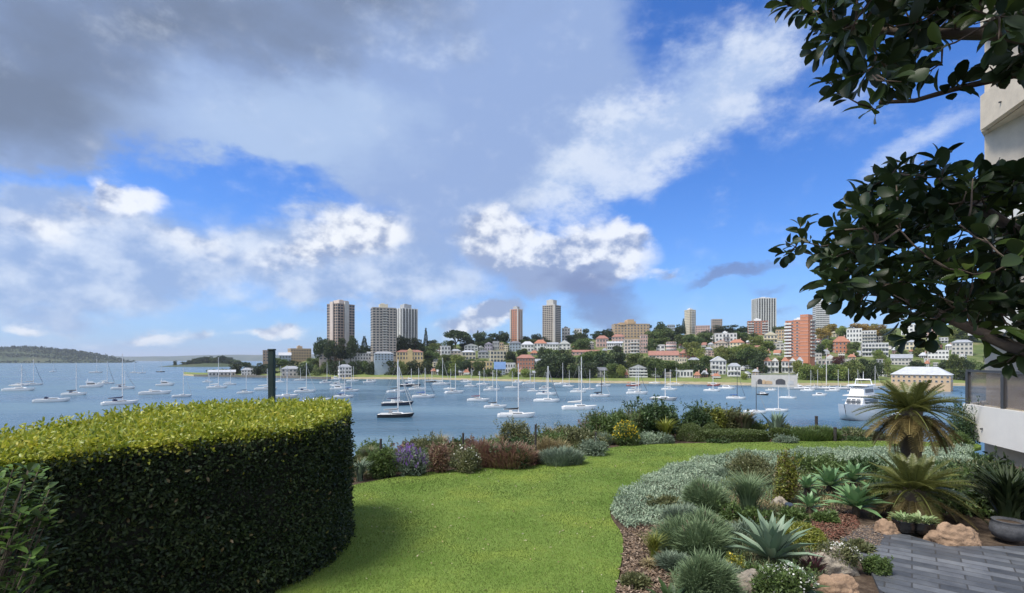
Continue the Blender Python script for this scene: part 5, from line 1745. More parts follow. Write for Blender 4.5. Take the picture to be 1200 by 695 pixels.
# --- the big white motor yacht, bow towards us
Ym = (EYE - SEA) * FPX / (493 - HOR)
azm = math.atan((1014 - 600) / FPX)
my = empty('motor_yacht', ((1024 - 600) / FPX * Ym, Ym + 6, SEA), -azm + R(-104))
tag(my, 'large white three deck motor yacht, bow towards the garden, beside the cycad', 'motor yacht')
s_ = 1.75
hm = hull_mesh('my', 3.9, 1.65, 2.35, .5, 'gel_white', 1.25, .95)
mkobj('hull', hm, my, sc=(s_, s_, s_))
my.scale = (1.1, 1.06, 1.1)
MB().box(-7.5, 4.4, -3.0, 3.0, 2.85, 3.0).build('rub_rail', M['trim'], my)
d1 = cabin_shape(-7.4, 4.6, 2.75, 1.9, 3.0, 5.5, .90).build('main_saloon', M['gel_white'], my)
side_strip(-6.8, 2.0, 2.64, 2.12, 3.75, 4.75, .955).build('window', M['glass'], d1)
for k in range(3):
    y0 = -1.55 + k * 1.06
    MB().add([(4.08, y0, 3.95), (4.08, y0 + .95, 3.95), (3.30, y0 + .90, 4.85), (3.30, y0 + .05, 4.85), (4.18, y0, 3.95), (4.18, y0 + .95, 3.95), (3.40, y0 + .90, 4.85), (3.40, y0 + .05, 4.85)],
             [(0, 3, 2, 1), (4, 5, 6, 7), (0, 1, 5, 4), (1, 2, 6, 5), (2, 3, 7, 6), (3, 0, 4, 7)]).build('windscreen', M['glass'], d1)
MB().box(-8.0, 2.6, -2.75, 2.75, 5.503, 5.66).build('upper_deck', M['trim'], my)
d2 = cabin_shape(-5.5, 1.9, 2.2, 1.6, 5.663, 7.7, .9).build('wheelhouse', M['gel_white'], my)
side_strip(-5.0, .3, 2.1, 1.72, 6.25, 7.15, .955).build('window', M['glass'], d2)
MB().add([(1.42, -1.4, 6.25), (1.42, 1.4, 6.25), (.86, 1.3, 7.2), (.86, -1.3, 7.2), (1.6, -1.4, 6.25), (1.6, 1.4, 6.25), (1.05, 1.3, 7.2), (1.05, -1.3, 7.2)], [(0, 3, 2, 1), (4, 5, 6, 7), (0, 1, 5, 4), (1, 2, 6, 5), (2, 3, 7, 6), (3, 0, 4, 7)]).build('windscreen', M['glass'], d2)
MB().bevbox(-6.2, 1.2, -2.3, 2.3, 7.9, 8.15, .1).build('hard_top', M['gel_white'], my)
MB().tube([(-4.5, -2, 7.6), (-4.2, -1.6, 9.4), (-4.2, 1.6, 9.4), (-4.5, 2, 7.6)], .16, 6).tube([(-4.2, 0, 9.4), (-4.3, 0, 11.4)], [.09, .04], 6).build('radar_arch', M['gel_white'], my)
MB().tube([(2.0, -2.9, 4.3), (5.5, -2.0, 4.6), (8.9, 0, 4.95), (5.5, 2.0, 4.6), (2.0, 2.9, 4.3)], .05, 6).build('bow_rail', M['alloy'], my)
for s in (-1, 1):
    MB().box(7.2, 8.1, min(s * .35, s * .75), max(s * .35, s * .75), 1.9, 2.3).build('anchor_pocket', M['frame_dark'], my)
motorboat(1043, 22, 497, 'gel_white', 'navy', False, -70, note='small white runabout moored beside the cycad fronds')
motorboat(1054, 22, 489, 'gel_white', 'white', False, -60, note='white launch behind the runabout beside the cycad fronds')

BL = [(0, 130, 'off the wooded headland'), (130, 205, 'in the open bay left'), (205, 300, 'off the low point'), (300, 345, 'near the green post'), (345, 380, 'off the tan flats'), (380, 425, 'below the brown grey tower'), (425, 463.5, 'below the pale grid tower'), (463.5, 500, 'below the yellow mansion'), (500, 560, 'below the umbrella tree'),
      (560, 597, 'below the blue roof'), (597, 632, 'below the brick flats'), (632, 665, 'below the grey beige tower'), (665, 720, 'below the long tan house'), (720, 765, 'below the pinkish flats'), (765, 825, 'below the round pink flats'), (825, 878, 'below the veranda villa'), (878, 930, 'off the white boathouse'), (930, 1030, 'at the marina pontoon'), (1030, 1300, 'beside the cycad')]
bins = {}
for b_ in boats:
    bins.setdefault(lm(b_[1], BL), []).append(b_)
for where, bs_ in bins.items():
    bs_.sort(key=lambda q: -q[2])
    for i, (root, px, wl, d_, cat) in enumerate(bs_):
        if 'hidden' in d_ or 'cycad' in d_:
            lab = d_
        elif len(bs_) == 1:
            lab = f"{d_}, only boat {where}"
        elif i == len(bs_) - 1:
            lab = f"{d_}, farthest of boats {where}"
        else:
            lab = f"{d_}, {ORD[i]}nearest of boats {where}"
        tag(root, lab, cat, 'boats moored in the bay')

# ------------------------------------------------------------------ the garden
M['stem'] = plain('stem', (.09, .07, .045), .9, .3, 8)
M['timber_green'] = plain('post_green', (.006, .022, .017), .6, .35, 6, bump=.2)
M['timber_dark'] = plain('stake_timber', (.035, .03, .028), .8, .3, 8)


def foliage(kind, rx, ry, h, ln, wd, n, rs, tpl='quad', lumps=9, fill=.55, droop=0.0, up=.3, base=0.0):
    """leaf geometry of a plant whose footprint is rx by ry and height h, standing on z = 0"""
    L = Leaves()
    if kind == 'leafy':
        cs = []
        for i in range(lumps):
            th = rs.uniform(0, 6.283)
            q = math.sqrt(rs.uniform(0, 1)) * .62
            cs.append((q * math.cos(th), q * math.sin(th), rs.uniform(.25, .72) * (1 - .35 * q), rs.uniform(.30, .46)))
        per = n // lumps
        for (x, y, z, s) in cs:
            d = unit(rs.normal(size=(per, 3)))
            r = s * rs.uniform(fill, 1.08, per)[:, None]
            P = np.array([x, y, z]) + d * r
            P = P * np.array([rx, ry, h])
            P[:, 2] = np.clip(P[:, 2], .02, None)
            A = unit(d + rs.normal(size=(per, 3)) * .7 + [0, 0, up])
            L.add(P, A, unit(d * .6 + rs.normal(size=(per, 3)) * .5 + [0, 0, .5]), ln * rs.uniform(.7, 1.25, per), wd * rs.uniform(.8, 1.2, per), tpl)
        ns = max(6, int(9 * rx / .3))
        for i in range(min(ns, 40)):
            th, q = rs.uniform(0, 6.283), math.sqrt(rs.uniform(0, 1)) * .9
            z0 = h * (.55 + .3 * math.sqrt(max(0, 1 - q * q)))
            m = 12
            t = np.linspace(0, 1, m)[:, None]
            dirv = np.array([math.cos(th) * q * .5, math.sin(th) * q * .5, 1.0]) + rs.normal(size=3) * .2
            base_ = np.array([q * math.cos(th) * rx, q * math.sin(th) * ry, z0])
            P = base_ + dirv / np.linalg.norm(dirv) * t * h * rs.uniform(.15, .42)
            L.add(P, unit(rs.normal(size=(m, 3)) * .8 + dirv * .6), rand_dirs(m), ln * rs.uniform(.7, 1.2, m), wd, tpl)
    elif kind == 'clip':
        d = unit(rs.normal(size=(n, 3)))
        d[:, 2] = np.abs(d[:, 2]) - .18
        P = d * rs.uniform(.90, 1.02, n)[:, None] * np.array([rx, ry, h * .82]) + [0, 0, h * .18]
        P[:, 2] = np.clip(P[:, 2], .01, None)
        A = unit(d + rs.normal(size=(n, 3)) * .9)
        L.add(P, A, unit(d + rs.normal(size=(n, 3)) * .5), ln * rs.uniform(.7, 1.2, n), wd, tpl)
    elif kind == 'spiky':
        th = rs.uniform(0, 6.283, n)
        q = np.sqrt(rs.uniform(0, 1, n))
        dirx = np.column_stack([np.cos(th), np.sin(th), np.zeros(n)])
        k = max(4, int(lumps * .9))
        kc = rs.integers(0, k, n)
        ka, kq, kh = rs.uniform(0, 6.283, k), np.sqrt(rs.uniform(0, 1, k)) * .62, rs.uniform(.55, 1.12, k)
        z0 = rs.uniform(0, .66, n) * (1 - q * .45) * kh[kc]
        P = np.column_stack([(kq[kc] * np.cos(ka[kc]) + .5 * q * np.cos(th)) * rx, (kq[kc] * np.sin(ka[kc]) + .5 * q * np.sin(th)) * ry, z0 * h])
        A = unit(dirx * (q * .75)[:, None] + rs.normal(size=(n, 3)) * .22 + [0, 0, .85])
        L.add(P, A, dirx * -1 + [0, 0, .4] + rs.normal(size=(n, 3)) * .3, ln * rs.uniform(.6, 1.2, n), wd, tpl)
    elif kind == 'tuft':
        th = rs.uniform(0, 6.283, n)
        q = rs.uniform(.1, 1, n) ** .7
        dirx = np.column_stack([np.cos(th), np.sin(th), np.zeros(n)])
        P = dirx * (rs.uniform(0, .28, n) * rx)[:, None]
        lenz = np.sqrt((q * rx) ** 2 + h ** 2) * rs.uniform(.65, 1.05, n)
        A = unit(dirx * (q * rx * .9)[:, None] + [0, 0, h] + rs.normal(size=(n, 3)) * .05)
        L.add(P, A, [0, 0, 1.0] - dirx * .3, lenz, wd, tpl)
    return L


def stems(rx, ry, h, n, rad, rs):
    b = MB()
    for i in range(n):
        th = rs.uniform(0, 6.283)
        q = math.sqrt(rs.uniform(0.02, 1)) * .6
        x, y = q * math.cos(th) * rx, q * math.sin(th) * ry
        b.tube([(x * .25, y * .25, -.06), (x * .6, y * .6, h * .35), (x, y, h * rs.uniform(.55, .75))], [rad, rad * .8, rad * .4], 5)
    return b


def plant(name, label, cat, x0, x1, pt, pb, mat, kind='leafy', ln=.05, wd=.025, n=3000, tpl='quad', ratio=.8, group=None, seed=None, up=.3, extra=None, stem_rad=.012, lumps=9, zb=0.0, fill=.55, base_px=None):
    rs = np.random.default_rng(seed if seed is not None else int(x0 * 13 + pb * 7))
    c = G((x0 + x1) / 2, base_px or pb, zb)
    w = (x1 - x0) / FPX * c.y
    rx = w / 2
    ry = rx * ratio
    # rows quoted are those of the visible front foot and of the top
    c = Vector((c.x * (1 + ry * .7 / c.y), c.y + ry * .7, zb))
    h = max(.06, EYE - (pt - HOR) / FPX * c.y - zb)
    root = empty(name, c)
    tag(root, label, cat, group)
    foliage(kind, rx, ry, h, ln, wd, n, rs, tpl, lumps, fill, up=up).build('foliage', mat, root)
    if stem_rad:
        stems(rx, ry, h, 7, stem_rad, rs).build('stems', M['stem'], root, True)
    if extra:
        em, en, el_, ew, z0, z1, eup, etpl, ename = extra
        th = rs.uniform(0, 6.283, en)
        q = np.sqrt(rs.uniform(0, 1, en)) * .95
        zz = h * (rs.uniform(z0, z1, en)) * np.sqrt(np.clip(1.1 - q ** 2, .12, 1))
        P = np.column_stack([q * np.cos(th) * rx, q * np.sin(th) * ry, zz])
        A = unit(rs.normal(size=(en, 3)) * (1 - eup) + [0, 0, eup])
        o = Leaves().add(P, A, unit(rs.normal(size=(en, 3))), el_ * rs.uniform(.6, 1.2, en), ew, etpl).build(ename, em, root)
    return root, rx, ry, h


lm_ = lambda nm, cols, **k: M.setdefault(nm, leafmat(nm, cols, **k))
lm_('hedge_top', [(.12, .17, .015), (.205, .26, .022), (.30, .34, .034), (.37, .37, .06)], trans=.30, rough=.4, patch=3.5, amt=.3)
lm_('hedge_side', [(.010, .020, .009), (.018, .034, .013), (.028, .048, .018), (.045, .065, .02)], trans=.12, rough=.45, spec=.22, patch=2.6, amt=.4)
lm_('hedge_brown', [(.10, .07, .03), (.12, .11, .03)], trans=.1)
lm_('shrub_left', [(.06, .12, .025), (.09, .16, .035), (.12, .20, .05)], trans=.3, rough=.5, spec=.15)
lm_('shrub_dark', [(.018, .036, .010), (.030, .055, .015), (.045, .075, .02)], trans=.2, rough=.5, spec=.15)
lm_('green_dark', [(0.027, 0.057, 0.021), (0.045, 0.083, 0.027), (0.068, 0.112, 0.039)], trans=.2)
lm_('green_mid', [(0.058, 0.102, 0.029), (0.094, 0.145, 0.043), (0.131, 0.189, 0.058)], trans=.25)
lm_('green_yellow', [(0.125, 0.163, 0.025), (0.188, 0.213, 0.037), (0.250, 0.250, 0.050)], trans=.25)
lm_('olive', [(0.081, 0.101, 0.041), (0.128, 0.142, 0.061), (0.176, 0.176, 0.081)], trans=.2)
lm_('grey_green', [(0.094, 0.138, 0.094), (0.143, 0.193, 0.132), (0.209, 0.259, 0.187)], trans=.15, rough=.7)
lm_('silver', [(.16, .225, .15), (.235, .31, .21), (.33, .40, .29)], trans=.15, rough=.75, patch=2.2, amt=.22)
lm_('rosemary', [(.095, .15, .070), (.135, .20, .095), (.20, .265, .14)], trans=.15, rough=.65)
lm_('bronze', [(0.132, 0.066, 0.054), (0.204, 0.108, 0.084), (0.180, 0.156, 0.072), (0.264, 0.156, 0.120)], trans=.2)
lm_('straw', [(0.242, 0.198, 0.099), (0.330, 0.275, 0.143), (0.176, 0.165, 0.077)], trans=.2, rough=.8)
lm_('purple', [(.16, .07, .30), (.25, .12, .42), (.32, .20, .50)], trans=.2)
lm_('yellow_fl', [(.50, .38, .02), (.62, .48, .04)], trans=.2)
lm_('white_fl', [(.60, .60, .52), (.70, .70, .66)], trans=.2)
lm_('agave_leaf', [(.11, .175, .115), (.155, .225, .15), (.20, .275, .19)], trans=.08, rough=.45)
lm_('soft_agave', [(0.086, 0.172, 0.075), (0.127, 0.230, 0.098), (0.172, 0.287, 0.127)], trans=.12, rough=.4)
lm_('flax', [(.07, .10, .045), (.12, .15, .07), (.20, .17, .10), (.11, .065, .05)], trans=.15, rough=.4)
lm_('cycad_green', [(.065, .085, .020), (.105, .120, .032), (.150, .150, .045)], trans=.18, rough=.4)
lm_('cycad_old', [(.17, .13, .045), (.23, .175, .065), (.14, .125, .045)], trans=.18, rough=.55)
lm_('magnolia', [(.012, .024, .009), (.020, .038, .012), (.032, .055, .018)], trans=.22, rough=.42, spec=.25)
lm_('magnolia_young', [(.05, .09, .02), (.08, .13, .03)], trans=.35, rough=.3)
lm_('mulch', [(.10, .065, .04), (.19, .13, .085), (.30, .23, .17), (.06, .04, .03)], trans=0, rough=.9)
lm_('red_mulch', [(.12, .045, .03), (.20, .085, .055), (.09, .05, .035), (.16, .11, .07)], trans=0, rough=.9)
lm_('clip_green', [(.05, .075, .022), (.075, .11, .03), (.11, .145, .042)], trans=.2)
lm_('pot_leaf', [(.014, .026, .010), (.026, .042, .015), (.040, .055, .02)], trans=.12, rough=.45, spec=.25)
lm_('bromeliad', [(.12, .04, .06), (.18, .07, .09), (.09, .08, .05)], trans=.1, rough=.35)

# ---- clipped hedge with rounded end
hp = smooth_poly([(-4.15, 2.2), (-3.6, 2.6), (-3.2, 3.35), (-2.75, 3.85), (-2.25, 4.2), (-1.84, 4.55), (-1.74, 5.2), (-1.86, 5.9), (-2.12, 6.5), (-2.5, 6.85), (-3.2, 6.55), (-3.95, 6.05), (-4.12, 5.2), (-4.12, 4.0), (-4.15, 3.0)], 2)
HH = 1.415
hr = empty('hedge', (-3.2, 4.6, 0))
tag(hr, 'tall clipped hedge with yellow green top and dark shaded side', 'hedge')
hc = np.array([-3.2, 4.6])
q = np.array(hp)
ins = hc + (q - hc) * .955
core = MB().prism([(x - hc[0], y - hc[1]) for x, y in ins], 0, HH - .14)
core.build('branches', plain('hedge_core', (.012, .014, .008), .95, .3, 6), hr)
seg = np.roll(q, -1, 0) - q
sl_ = np.linalg.norm(seg, axis=1)
n = 95000
k = rng.choice(len(q), n, p=sl_ / sl_.sum())
t = rng.uniform(size=n)[:, None]
nrm = np.column_stack([seg[:, 1], -seg[:, 0]]) / sl_[:, None]
pos = q[k] + seg[k] * t
no = nrm[k]
z = rng.uniform(0.0, 1, n) ** .9 * (HH - .038 * np.clip(5.4 - pos[:, 1], 0, 3))
P = np.column_stack([pos - hc, z])
N3 = np.column_stack([no, np.zeros(n)])
lump = (np.sin(pos[:, 0] * 9 + z * 7) + np.sin(pos[:, 1] * 8 - z * 11)) * .012 + (np.sin(pos[:, 0] * 3.1 + z * 4.3 + 1) * np.sin(pos[:, 1] * 3.7 - z * 3.1)) * .03
P += N3 * (rng.normal(size=n) * .022 - .01 + lump)[:, None]
A = unit(N3 * .5 + rng.normal(size=(n, 3)) * .6 + [0, 0, .25])
L_ = Leaves().add(P, A, unit(N3 + rng.normal(size=(n, 3)) * .55 + [0, 0, .35]), rng.uniform(.020, .046, n) * (1 + .25 * np.sin(pos[:, 1] * 3 + z * 4)), rng.uniform(.012, .024, n), 'leaf', 0)
sel = rng.choice(n, 500, replace=False)
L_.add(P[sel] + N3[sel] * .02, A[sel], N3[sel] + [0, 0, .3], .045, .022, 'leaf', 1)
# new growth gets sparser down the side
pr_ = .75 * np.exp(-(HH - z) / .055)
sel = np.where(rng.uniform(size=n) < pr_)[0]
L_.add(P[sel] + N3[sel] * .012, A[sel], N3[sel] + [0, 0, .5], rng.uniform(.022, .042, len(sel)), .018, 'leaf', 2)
# odd shoots that escaped the shears
sel = rng.choice(n, 160, replace=False)
for s_ in range(4):
    L_.add(P[sel] + N3[sel] * (.02 + .018 * s_) + [0, 0, .008 * s_], unit(N3[sel] * .5 + rng.normal(size=(160, 3)) * .7), rand_dirs(160), .036, .017, 'leaf', 0)
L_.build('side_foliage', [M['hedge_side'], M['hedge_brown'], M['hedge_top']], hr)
n = 62000
tp = sample_poly(hp, n)
zt = HH + rng.normal(size=n) * .020 + (np.sin(tp[:, 0] * 5) + np.sin(tp[:, 1] * 6.3 + tp[:, 0] * 3)) * .016 - .038 * np.clip(5.4 - tp[:, 1], 0, 3)
P = np.column_stack([tp - hc, zt])
A = unit(rng.normal(size=(n, 3)) * .8 + [0, 0, .35])
L_ = Leaves().add(P, A, unit(rng.normal(size=(n, 3)) * .5 + [0, 0, 1]), rng.uniform(.018, .046, n), rng.uniform(.010, .024, n), 'leaf')
# the new growth folds over the shoulder
n = 9000
k = rng.choice(len(q), n, p=sl_ / sl_.sum())
pos = q[k] + seg[k] * rng.uniform(size=n)[:, None]
zz = HH - np.abs(rng.normal(size=n)) * .022 - .038 * np.clip(5.4 - pos[:, 1], 0, 3)
P = np.column_stack([pos - hc - nrm[k] * .01, zz])
L_.add(P, unit(np.column_stack([nrm[k] * .5, np.full(n, .5)]) + rng.normal(size=(n, 3)) * .5), unit(np.column_stack([nrm[k], np.ones(n)]) + rng.normal(size=(n, 3)) * .4), rng.uniform(.03, .055, n), .022, 'leaf')
# loose shoots standing above the cut
n = 1500
tp = sample_poly(hp, n)
for s in range(4):
    L_.add(np.column_stack([tp - hc, HH + .01 + s * .022 + rng.uniform(0, .02, n) - .038 * np.clip(5.4 - tp[:, 1], 0, 3)]), unit(rng.normal(size=(n, 3)) + [0, 0, .7]), rand_dirs(n), .045, .02, 'leaf')
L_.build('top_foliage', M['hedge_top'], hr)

# ---- green post behind the hedge
p_ = W(318.5, 470, 8.0)
gp = empty('post', (p_.x, p_.y, 0))
tag(gp, 'dark green square timber post rising above the hedge top', 'post')
zt = W(318, 411, 8.0).z
MB().bevbox(-.043, .043, -.043, .043, -.5, zt, .008).build('shaft', M['timber_green'], gp)
MB().bevbox(-.049, .049, -.049, .049, zt + .001, zt + .028, .006).build('cap', M['timber_green'], gp)

# ---- broad leaved shrub in the near left corner
rs = np.random.default_rng(5)
sr = empty('shrub', (-2.15, 1.95, 0))
tag(sr, 'broad leaved shrub with pale green shoots in front of the hedge', 'shrub')
L_ = Leaves()
tips = []
for i in range(190):
    px, py = rs.uniform(-80, 60), rs.uniform(548, 740)
    Y = rs.uniform(1.9, 2.3)
    w_ = W(px, py, Y) - Vector((-2.15, 1.95, 0))
    tips.append(w_)
    m_ = 8
    th = np.arange(m_) * 2.4 + rs.uniform(0, 6)
    A = np.column_stack([np.cos(th) * .8, np.sin(th) * .8, rs.uniform(.1, .8, m_)])
    C = np.array(w_)[None] + A * .01 - np.array([0, 0, 1])[None] * (np.arange(m_) * .008)[:, None]
    L_.add(C, A, [0, 0, 1.0], rs.uniform(.028, .066, m_), rs.uniform(.016, .032, m_), 'oval', 0 if rs.random() < .45 else 1)
L_.build('foliage', [M['shrub_left'], M['shrub_dark']], sr)
b = MB()
for t_ in tips:
    b.tube([(-.25, 0, -.05), (t_.x * .7 - .12, t_.y * .5, t_.z * .6), tuple(t_)], [.008, .005, .002], 5)
b.build('stems', M['stem'], sr, True)

# ---- planted border between lawn and water
P_ = plant
P_('grey_plant', 'strappy grey leaved plant at the hedge end beside the lawn', 'plant', 408, 436, 538, 566, M['grey_green'], 'tuft', .3, .035, 90, 'arch', 1, stem_rad=0)
P_('shrub', 'low green bush just left of the purple flowering salvia', 'shrub', 428, 470, 522, 562, M['green_mid'], 'leafy', .06, .022, 3200)
P_('grass_clump', 'grassy yellow green clump behind the low green bush by the hedge end', 'plant', 418, 450, 522, 548, M['olive'], 'tuft', .3, .012, 500, 'arch', 1, stem_rad=0)
P_('salvia', 'purple flowering salvia bush in the border', 'shrub', 458, 502, 528, 560, M['grey_green'], 'leafy', .06, .02, 3000, extra=(M['purple'], 330, .09, .014, .75, 1.2, .75, 'quad', 'flowers'))
P_('shrub', 'reddish brown bush right of the purple salvia', 'shrub', 494, 530, 520, 556, M['bronze'], 'leafy', .05, .018, 3000)
P_('shrub', 'grey green bush with small white flowers before the bronze shrub', 'shrub', 524, 566, 524, 556, M['olive'], 'leafy', .05, .018, 3600, extra=(M['white_fl'], 45, .035, .03, .7, 1.05, .2, 'quad', 'flowers'))
P_('shrub', 'large bronze pink shrub, biggest reddish bush of the border', 'shrub', 546, 630, 503, 550, M['bronze'], 'spiky', .16, .014, 9000, 'blade', .7)
P_('shrub', 'dark green skirted bush under the bronze pink shrub', 'shrub', 570, 628, 522, 551, M['green_dark'], 'leafy', .05, .02, 3600, ratio=.5)
P_('shrub', 'tall brownish bush behind the bronze pink shrub at the bank edge', 'shrub', 578, 632, 494, 532, M['olive'], 'leafy', .06, .022, 4200)
P_('shrub', 'straw coloured seeding bush between the two tallest fence stakes', 'shrub', 628, 664, 504, 538, M['straw'], 'spiky', .18, .012, 2600, 'blade')
P_('shrub', 'tall olive bush at the bank edge left of the yellow daisies', 'shrub', 640, 700, 500, 530, M['olive'], 'leafy', .06, .022, 4200)
P_('shrub', 'bank bush of olive shoots behind the salvia', 'shrub', 476, 530, 512, 545, M['olive'], 'leafy', .06, .02, 3400)
P_('shrub', 'feathery grey green bush on the lawn side below the straw coloured bush', 'shrub', 630, 690, 519, 547, M['grey_green'], 'spiky', .14, .012, 5200, 'blade', .8)
P_('shrub', 'low silver bush right of the feathery grey green bush', 'shrub', 676, 722, 516, 536, M['grey_green'], 'leafy', .04, .016, 3600, ratio=.6)
P_('shrub', 'small brown green plants on the bank edge at the border middle', 'shrub', 664, 716, 508, 526, M['olive'], 'leafy', .05, .02, 2800)
# taller shrub mass in the middle distance
P_('large_shrub', 'big dark green shrub at the water side, tallest of the border', 'shrub', 728, 800, 471, 516, M['green_dark'], 'leafy', .09, .035, 8000, 'leaf', seed=31)
P_('large_shrub', 'dark green shrub right of the tallest, above the clipped balls', 'shrub', 792, 842, 474, 508, M['green_dark'], 'leafy', .08, .03, 5600, 'leaf', seed=32)
P_('large_shrub', 'olive green shrub left of the tallest dark shrub', 'shrub', 704, 756, 484, 518, M['green_mid'], 'leafy', .08, .03, 5000, 'leaf', seed=33)
P_('large_shrub', 'light yellow green shrub behind the flax clump', 'shrub', 822, 856, 479, 507, M['green_yellow'], 'leafy', .08, .03, 2600, 'leaf', seed=34)
P_('large_shrub', 'brown green shrub behind the flax clump at the bank edge', 'shrub', 838, 880, 479, 507, M['olive'], 'leafy', .07, .03, 3400, 'leaf', seed=38)
P_('yellow_daisy', 'yellow flowering daisy bush before the tallest dark shrub', 'shrub', 716, 750, 494, 524, M['green_mid'], 'leafy', .06, .02, 2600, extra=(M['yellow_fl'], 260, .045, .04, .6, 1.1, .2, 'quad', 'flowers'))
P_('strap_plant', 'pale strap leaved plant left of the clipped balls', 'plant', 764, 796, 490, 520, M['green_yellow'], 'tuft', .4, .05, 110, 'arch', 1, stem_rad=0)
P_('shrub', 'low silver mound before the pale strap leaved plant', 'shrub', 740, 782, 507, 522, M['silver'], 'leafy', .04, .016, 3200, ratio=.6)
P_('shrub', 'small grey green mound left of the small clipped ball', 'shrub', 768, 792, 509, 521, M['grey_green'], 'leafy', .04, .016, 1800, ratio=.6)
P_('clipped_ball', 'larger clipped green ball under the dark shrubs', 'topiary', 793, 826, 493, 517.5, M['clip_green'], 'clip', .03, .014, 9000, ratio=1, stem_rad=0)
P_('clipped_ball', 'second clipped ball, partly behind the larger one', 'topiary', 822, 846, 493, 514, M['clip_green'], 'clip', .03, .014, 7500, ratio=1, stem_rad=0)
P_('clipped_ball', 'small clipped ball at the lawn edge before the flat clipped disc', 'topiary', 813, 826, 508, 518, M['clip_green'], 'clip', .025, .012, 2600, ratio=1, stem_rad=0)
P_('flax', 'bronze green flax clump above the clipped disc hedge', 'plant', 844, 898, 481, 509, M['flax'], 'tuft', .8, .055, 230, 'arch', 1, stem_rad=0)
P_('spear_plant', 'blue grey spear leaved plant right of the bronze flax', 'plant', 896, 926, 483, 509, M['agave_leaf'], 'tuft', .8, .085, 46, 'agave', 1, stem_rad=0)


def clipped_disc(name, label, x0, x1, pt, pb, mat, ratio=.5, n=9000):
    c = G((x0 + x1) / 2, pb)
    rx = (x1 - x0) / FPX * c.y / 2
    ry = rx * ratio
    c = Vector((c.x, c.y + ry, 0))
    h = EYE - (pt - HOR) / FPX * (c.y + ry * .6)
    root = empty(name, c)
    tag(root, label, 'hedge')
    rs = np.random.default_rng(int(x0))
    m1 = n * 6 // 10
    th, qq = rs.uniform(0, 6.283, m1), np.sqrt(rs.uniform(0, 1, m1))
    P = np.column_stack([qq * np.cos(th) * rx, qq * np.sin(th) * ry, h - .05 * qq ** 4 + rs.normal(size=m1) * .008])
    A1 = unit(rs.normal(size=(m1, 3)) + [0, 0, .2])
    L = Leaves().add(P, A1, unit(rs.normal(size=(m1, 3)) * .5 + [0, 0, 1]), .045, .02, 'quad')
    m2 = n - m1
    th = rs.uniform(0, 6.283, m2)
    d = np.column_stack([np.cos(th), np.sin(th), np.zeros(m2)])
    P = np.column_stack([d[:, 0] * rx, d[:, 1] * ry, rs.uniform(.0, h - .02, m2)]) * 1.0
    L.add(P, unit(d * .5 + rs.normal(size=(m2, 3)) * .7), unit(d + rs.normal(size=(m2, 3)) * .5), .045, .02, 'quad')
    L.build('foliage', mat, root)
    b = MB()
    b.prism([(rx * .95 * math.cos(a), ry * .95 * math.sin(a)) for a in np.linspace(0, 6.283, 28)[:-1]], 0, h - .05)
    b.build('branches', M['stem'], root)


clipped_disc('clipped_hedge', 'flat topped clipped disc hedge before the flax clump', 825, 909, 503.5, 518.5, M['clip_green'], .42, 16000)
clipped_disc('clipped_hedge', 'narrow clipped hedge end right of the flat disc hedge', 907, 927, 502.5, 515, M['clip_green'], .8, 6000)
P_('grass_hedge', 'soft feathery dark green mound at the right end of the border', 'shrub', 918, 984, 494, 517.5, M['green_mid'], 'spiky', .14, .012, 12000, 'blade', .45, stem_rad=.01)
P_('shrub', 'low grey mound at the lawn edge before the feathery mound', 'shrub', 900, 938, 510, 521, M['grey_green'], 'leafy', .035, .015, 3000, ratio=.6)
P_('shrub', 'dark low edging plant under the flat clipped disc', 'shrub', 824, 862, 515, 521, M['green_dark'], 'leafy', .035, .015, 1800, ratio=.5)
P_('shrub', 'low straggling green plants at the bank right of the feathery mound', 'shrub', 984, 1030, 512, 518, M['green_dark'], 'leafy', .04, .02, 1500, ratio=.4)
P_('shrub', 'grey green low bush seen right of the cycad stem', 'shrub', 1092, 1142, 508, 526, M['green_mid'], 'leafy', .06, .025, 2600, ratio=.6)
P_('shrub', 'dark green bush below the balcony between cycad and building wall', 'shrub', 1098, 1150, 470, 522, M['green_dark'], 'leafy', .07, .03, 4200, seed=44, zb=-.6, base_px=530)

# undergrowth that closes the gaps in the border and runs down the bank
def undergrowth(name, label, poly, n, hmax, mats, ln, wd, seed, zf=None):
    rs = np.random.default_rng(seed)
    pts = sample_poly(poly, n)
    f = np.sin(pts[:, 0] * 2.3 + seed) * np.sin(pts[:, 1] * 2.9 + seed * 2) + .6 * np.sin(pts[:, 0] * 6.1) * np.sin(pts[:, 1] * 5.3 + seed)
    hh = hmax * np.clip(.45 + .4 * f, .08, 1.1)
    g = np.array([garden_z(x, y) for x, y in pts])
    z = g + hh * rs.uniform(.05, 1, n) ** .7
    A = unit(rs.normal(size=(n, 3)) * .6 + [0, 0, .7])
    pat = np.sin(pts[:, 0] * 1.7 + 3 * seed) + np.sin(pts[:, 1] * 2.1 + pts[:, 0] * .9) + rs.normal(size=n) * .5
    L = Leaves()
    for i in range(len(mats)):
        lo, hi = -3 + 6 * i / len(mats), -3 + 6 * (i + 1) / len(mats)
        s_ = (pat >= lo) & (pat < hi)
        L.add(np.column_stack([pts, z])[s_], A[s_], unit(rs.normal(size=(n, 3)) * .5 + [0, 0, .6])[s_], (ln * rs.uniform(.6, 1.3, n))[s_], wd, 'blade' if i % 2 else 'quad', i)
    o = L.build(name, mats)
    tag(o, label, 'undergrowth', kind='stuff')


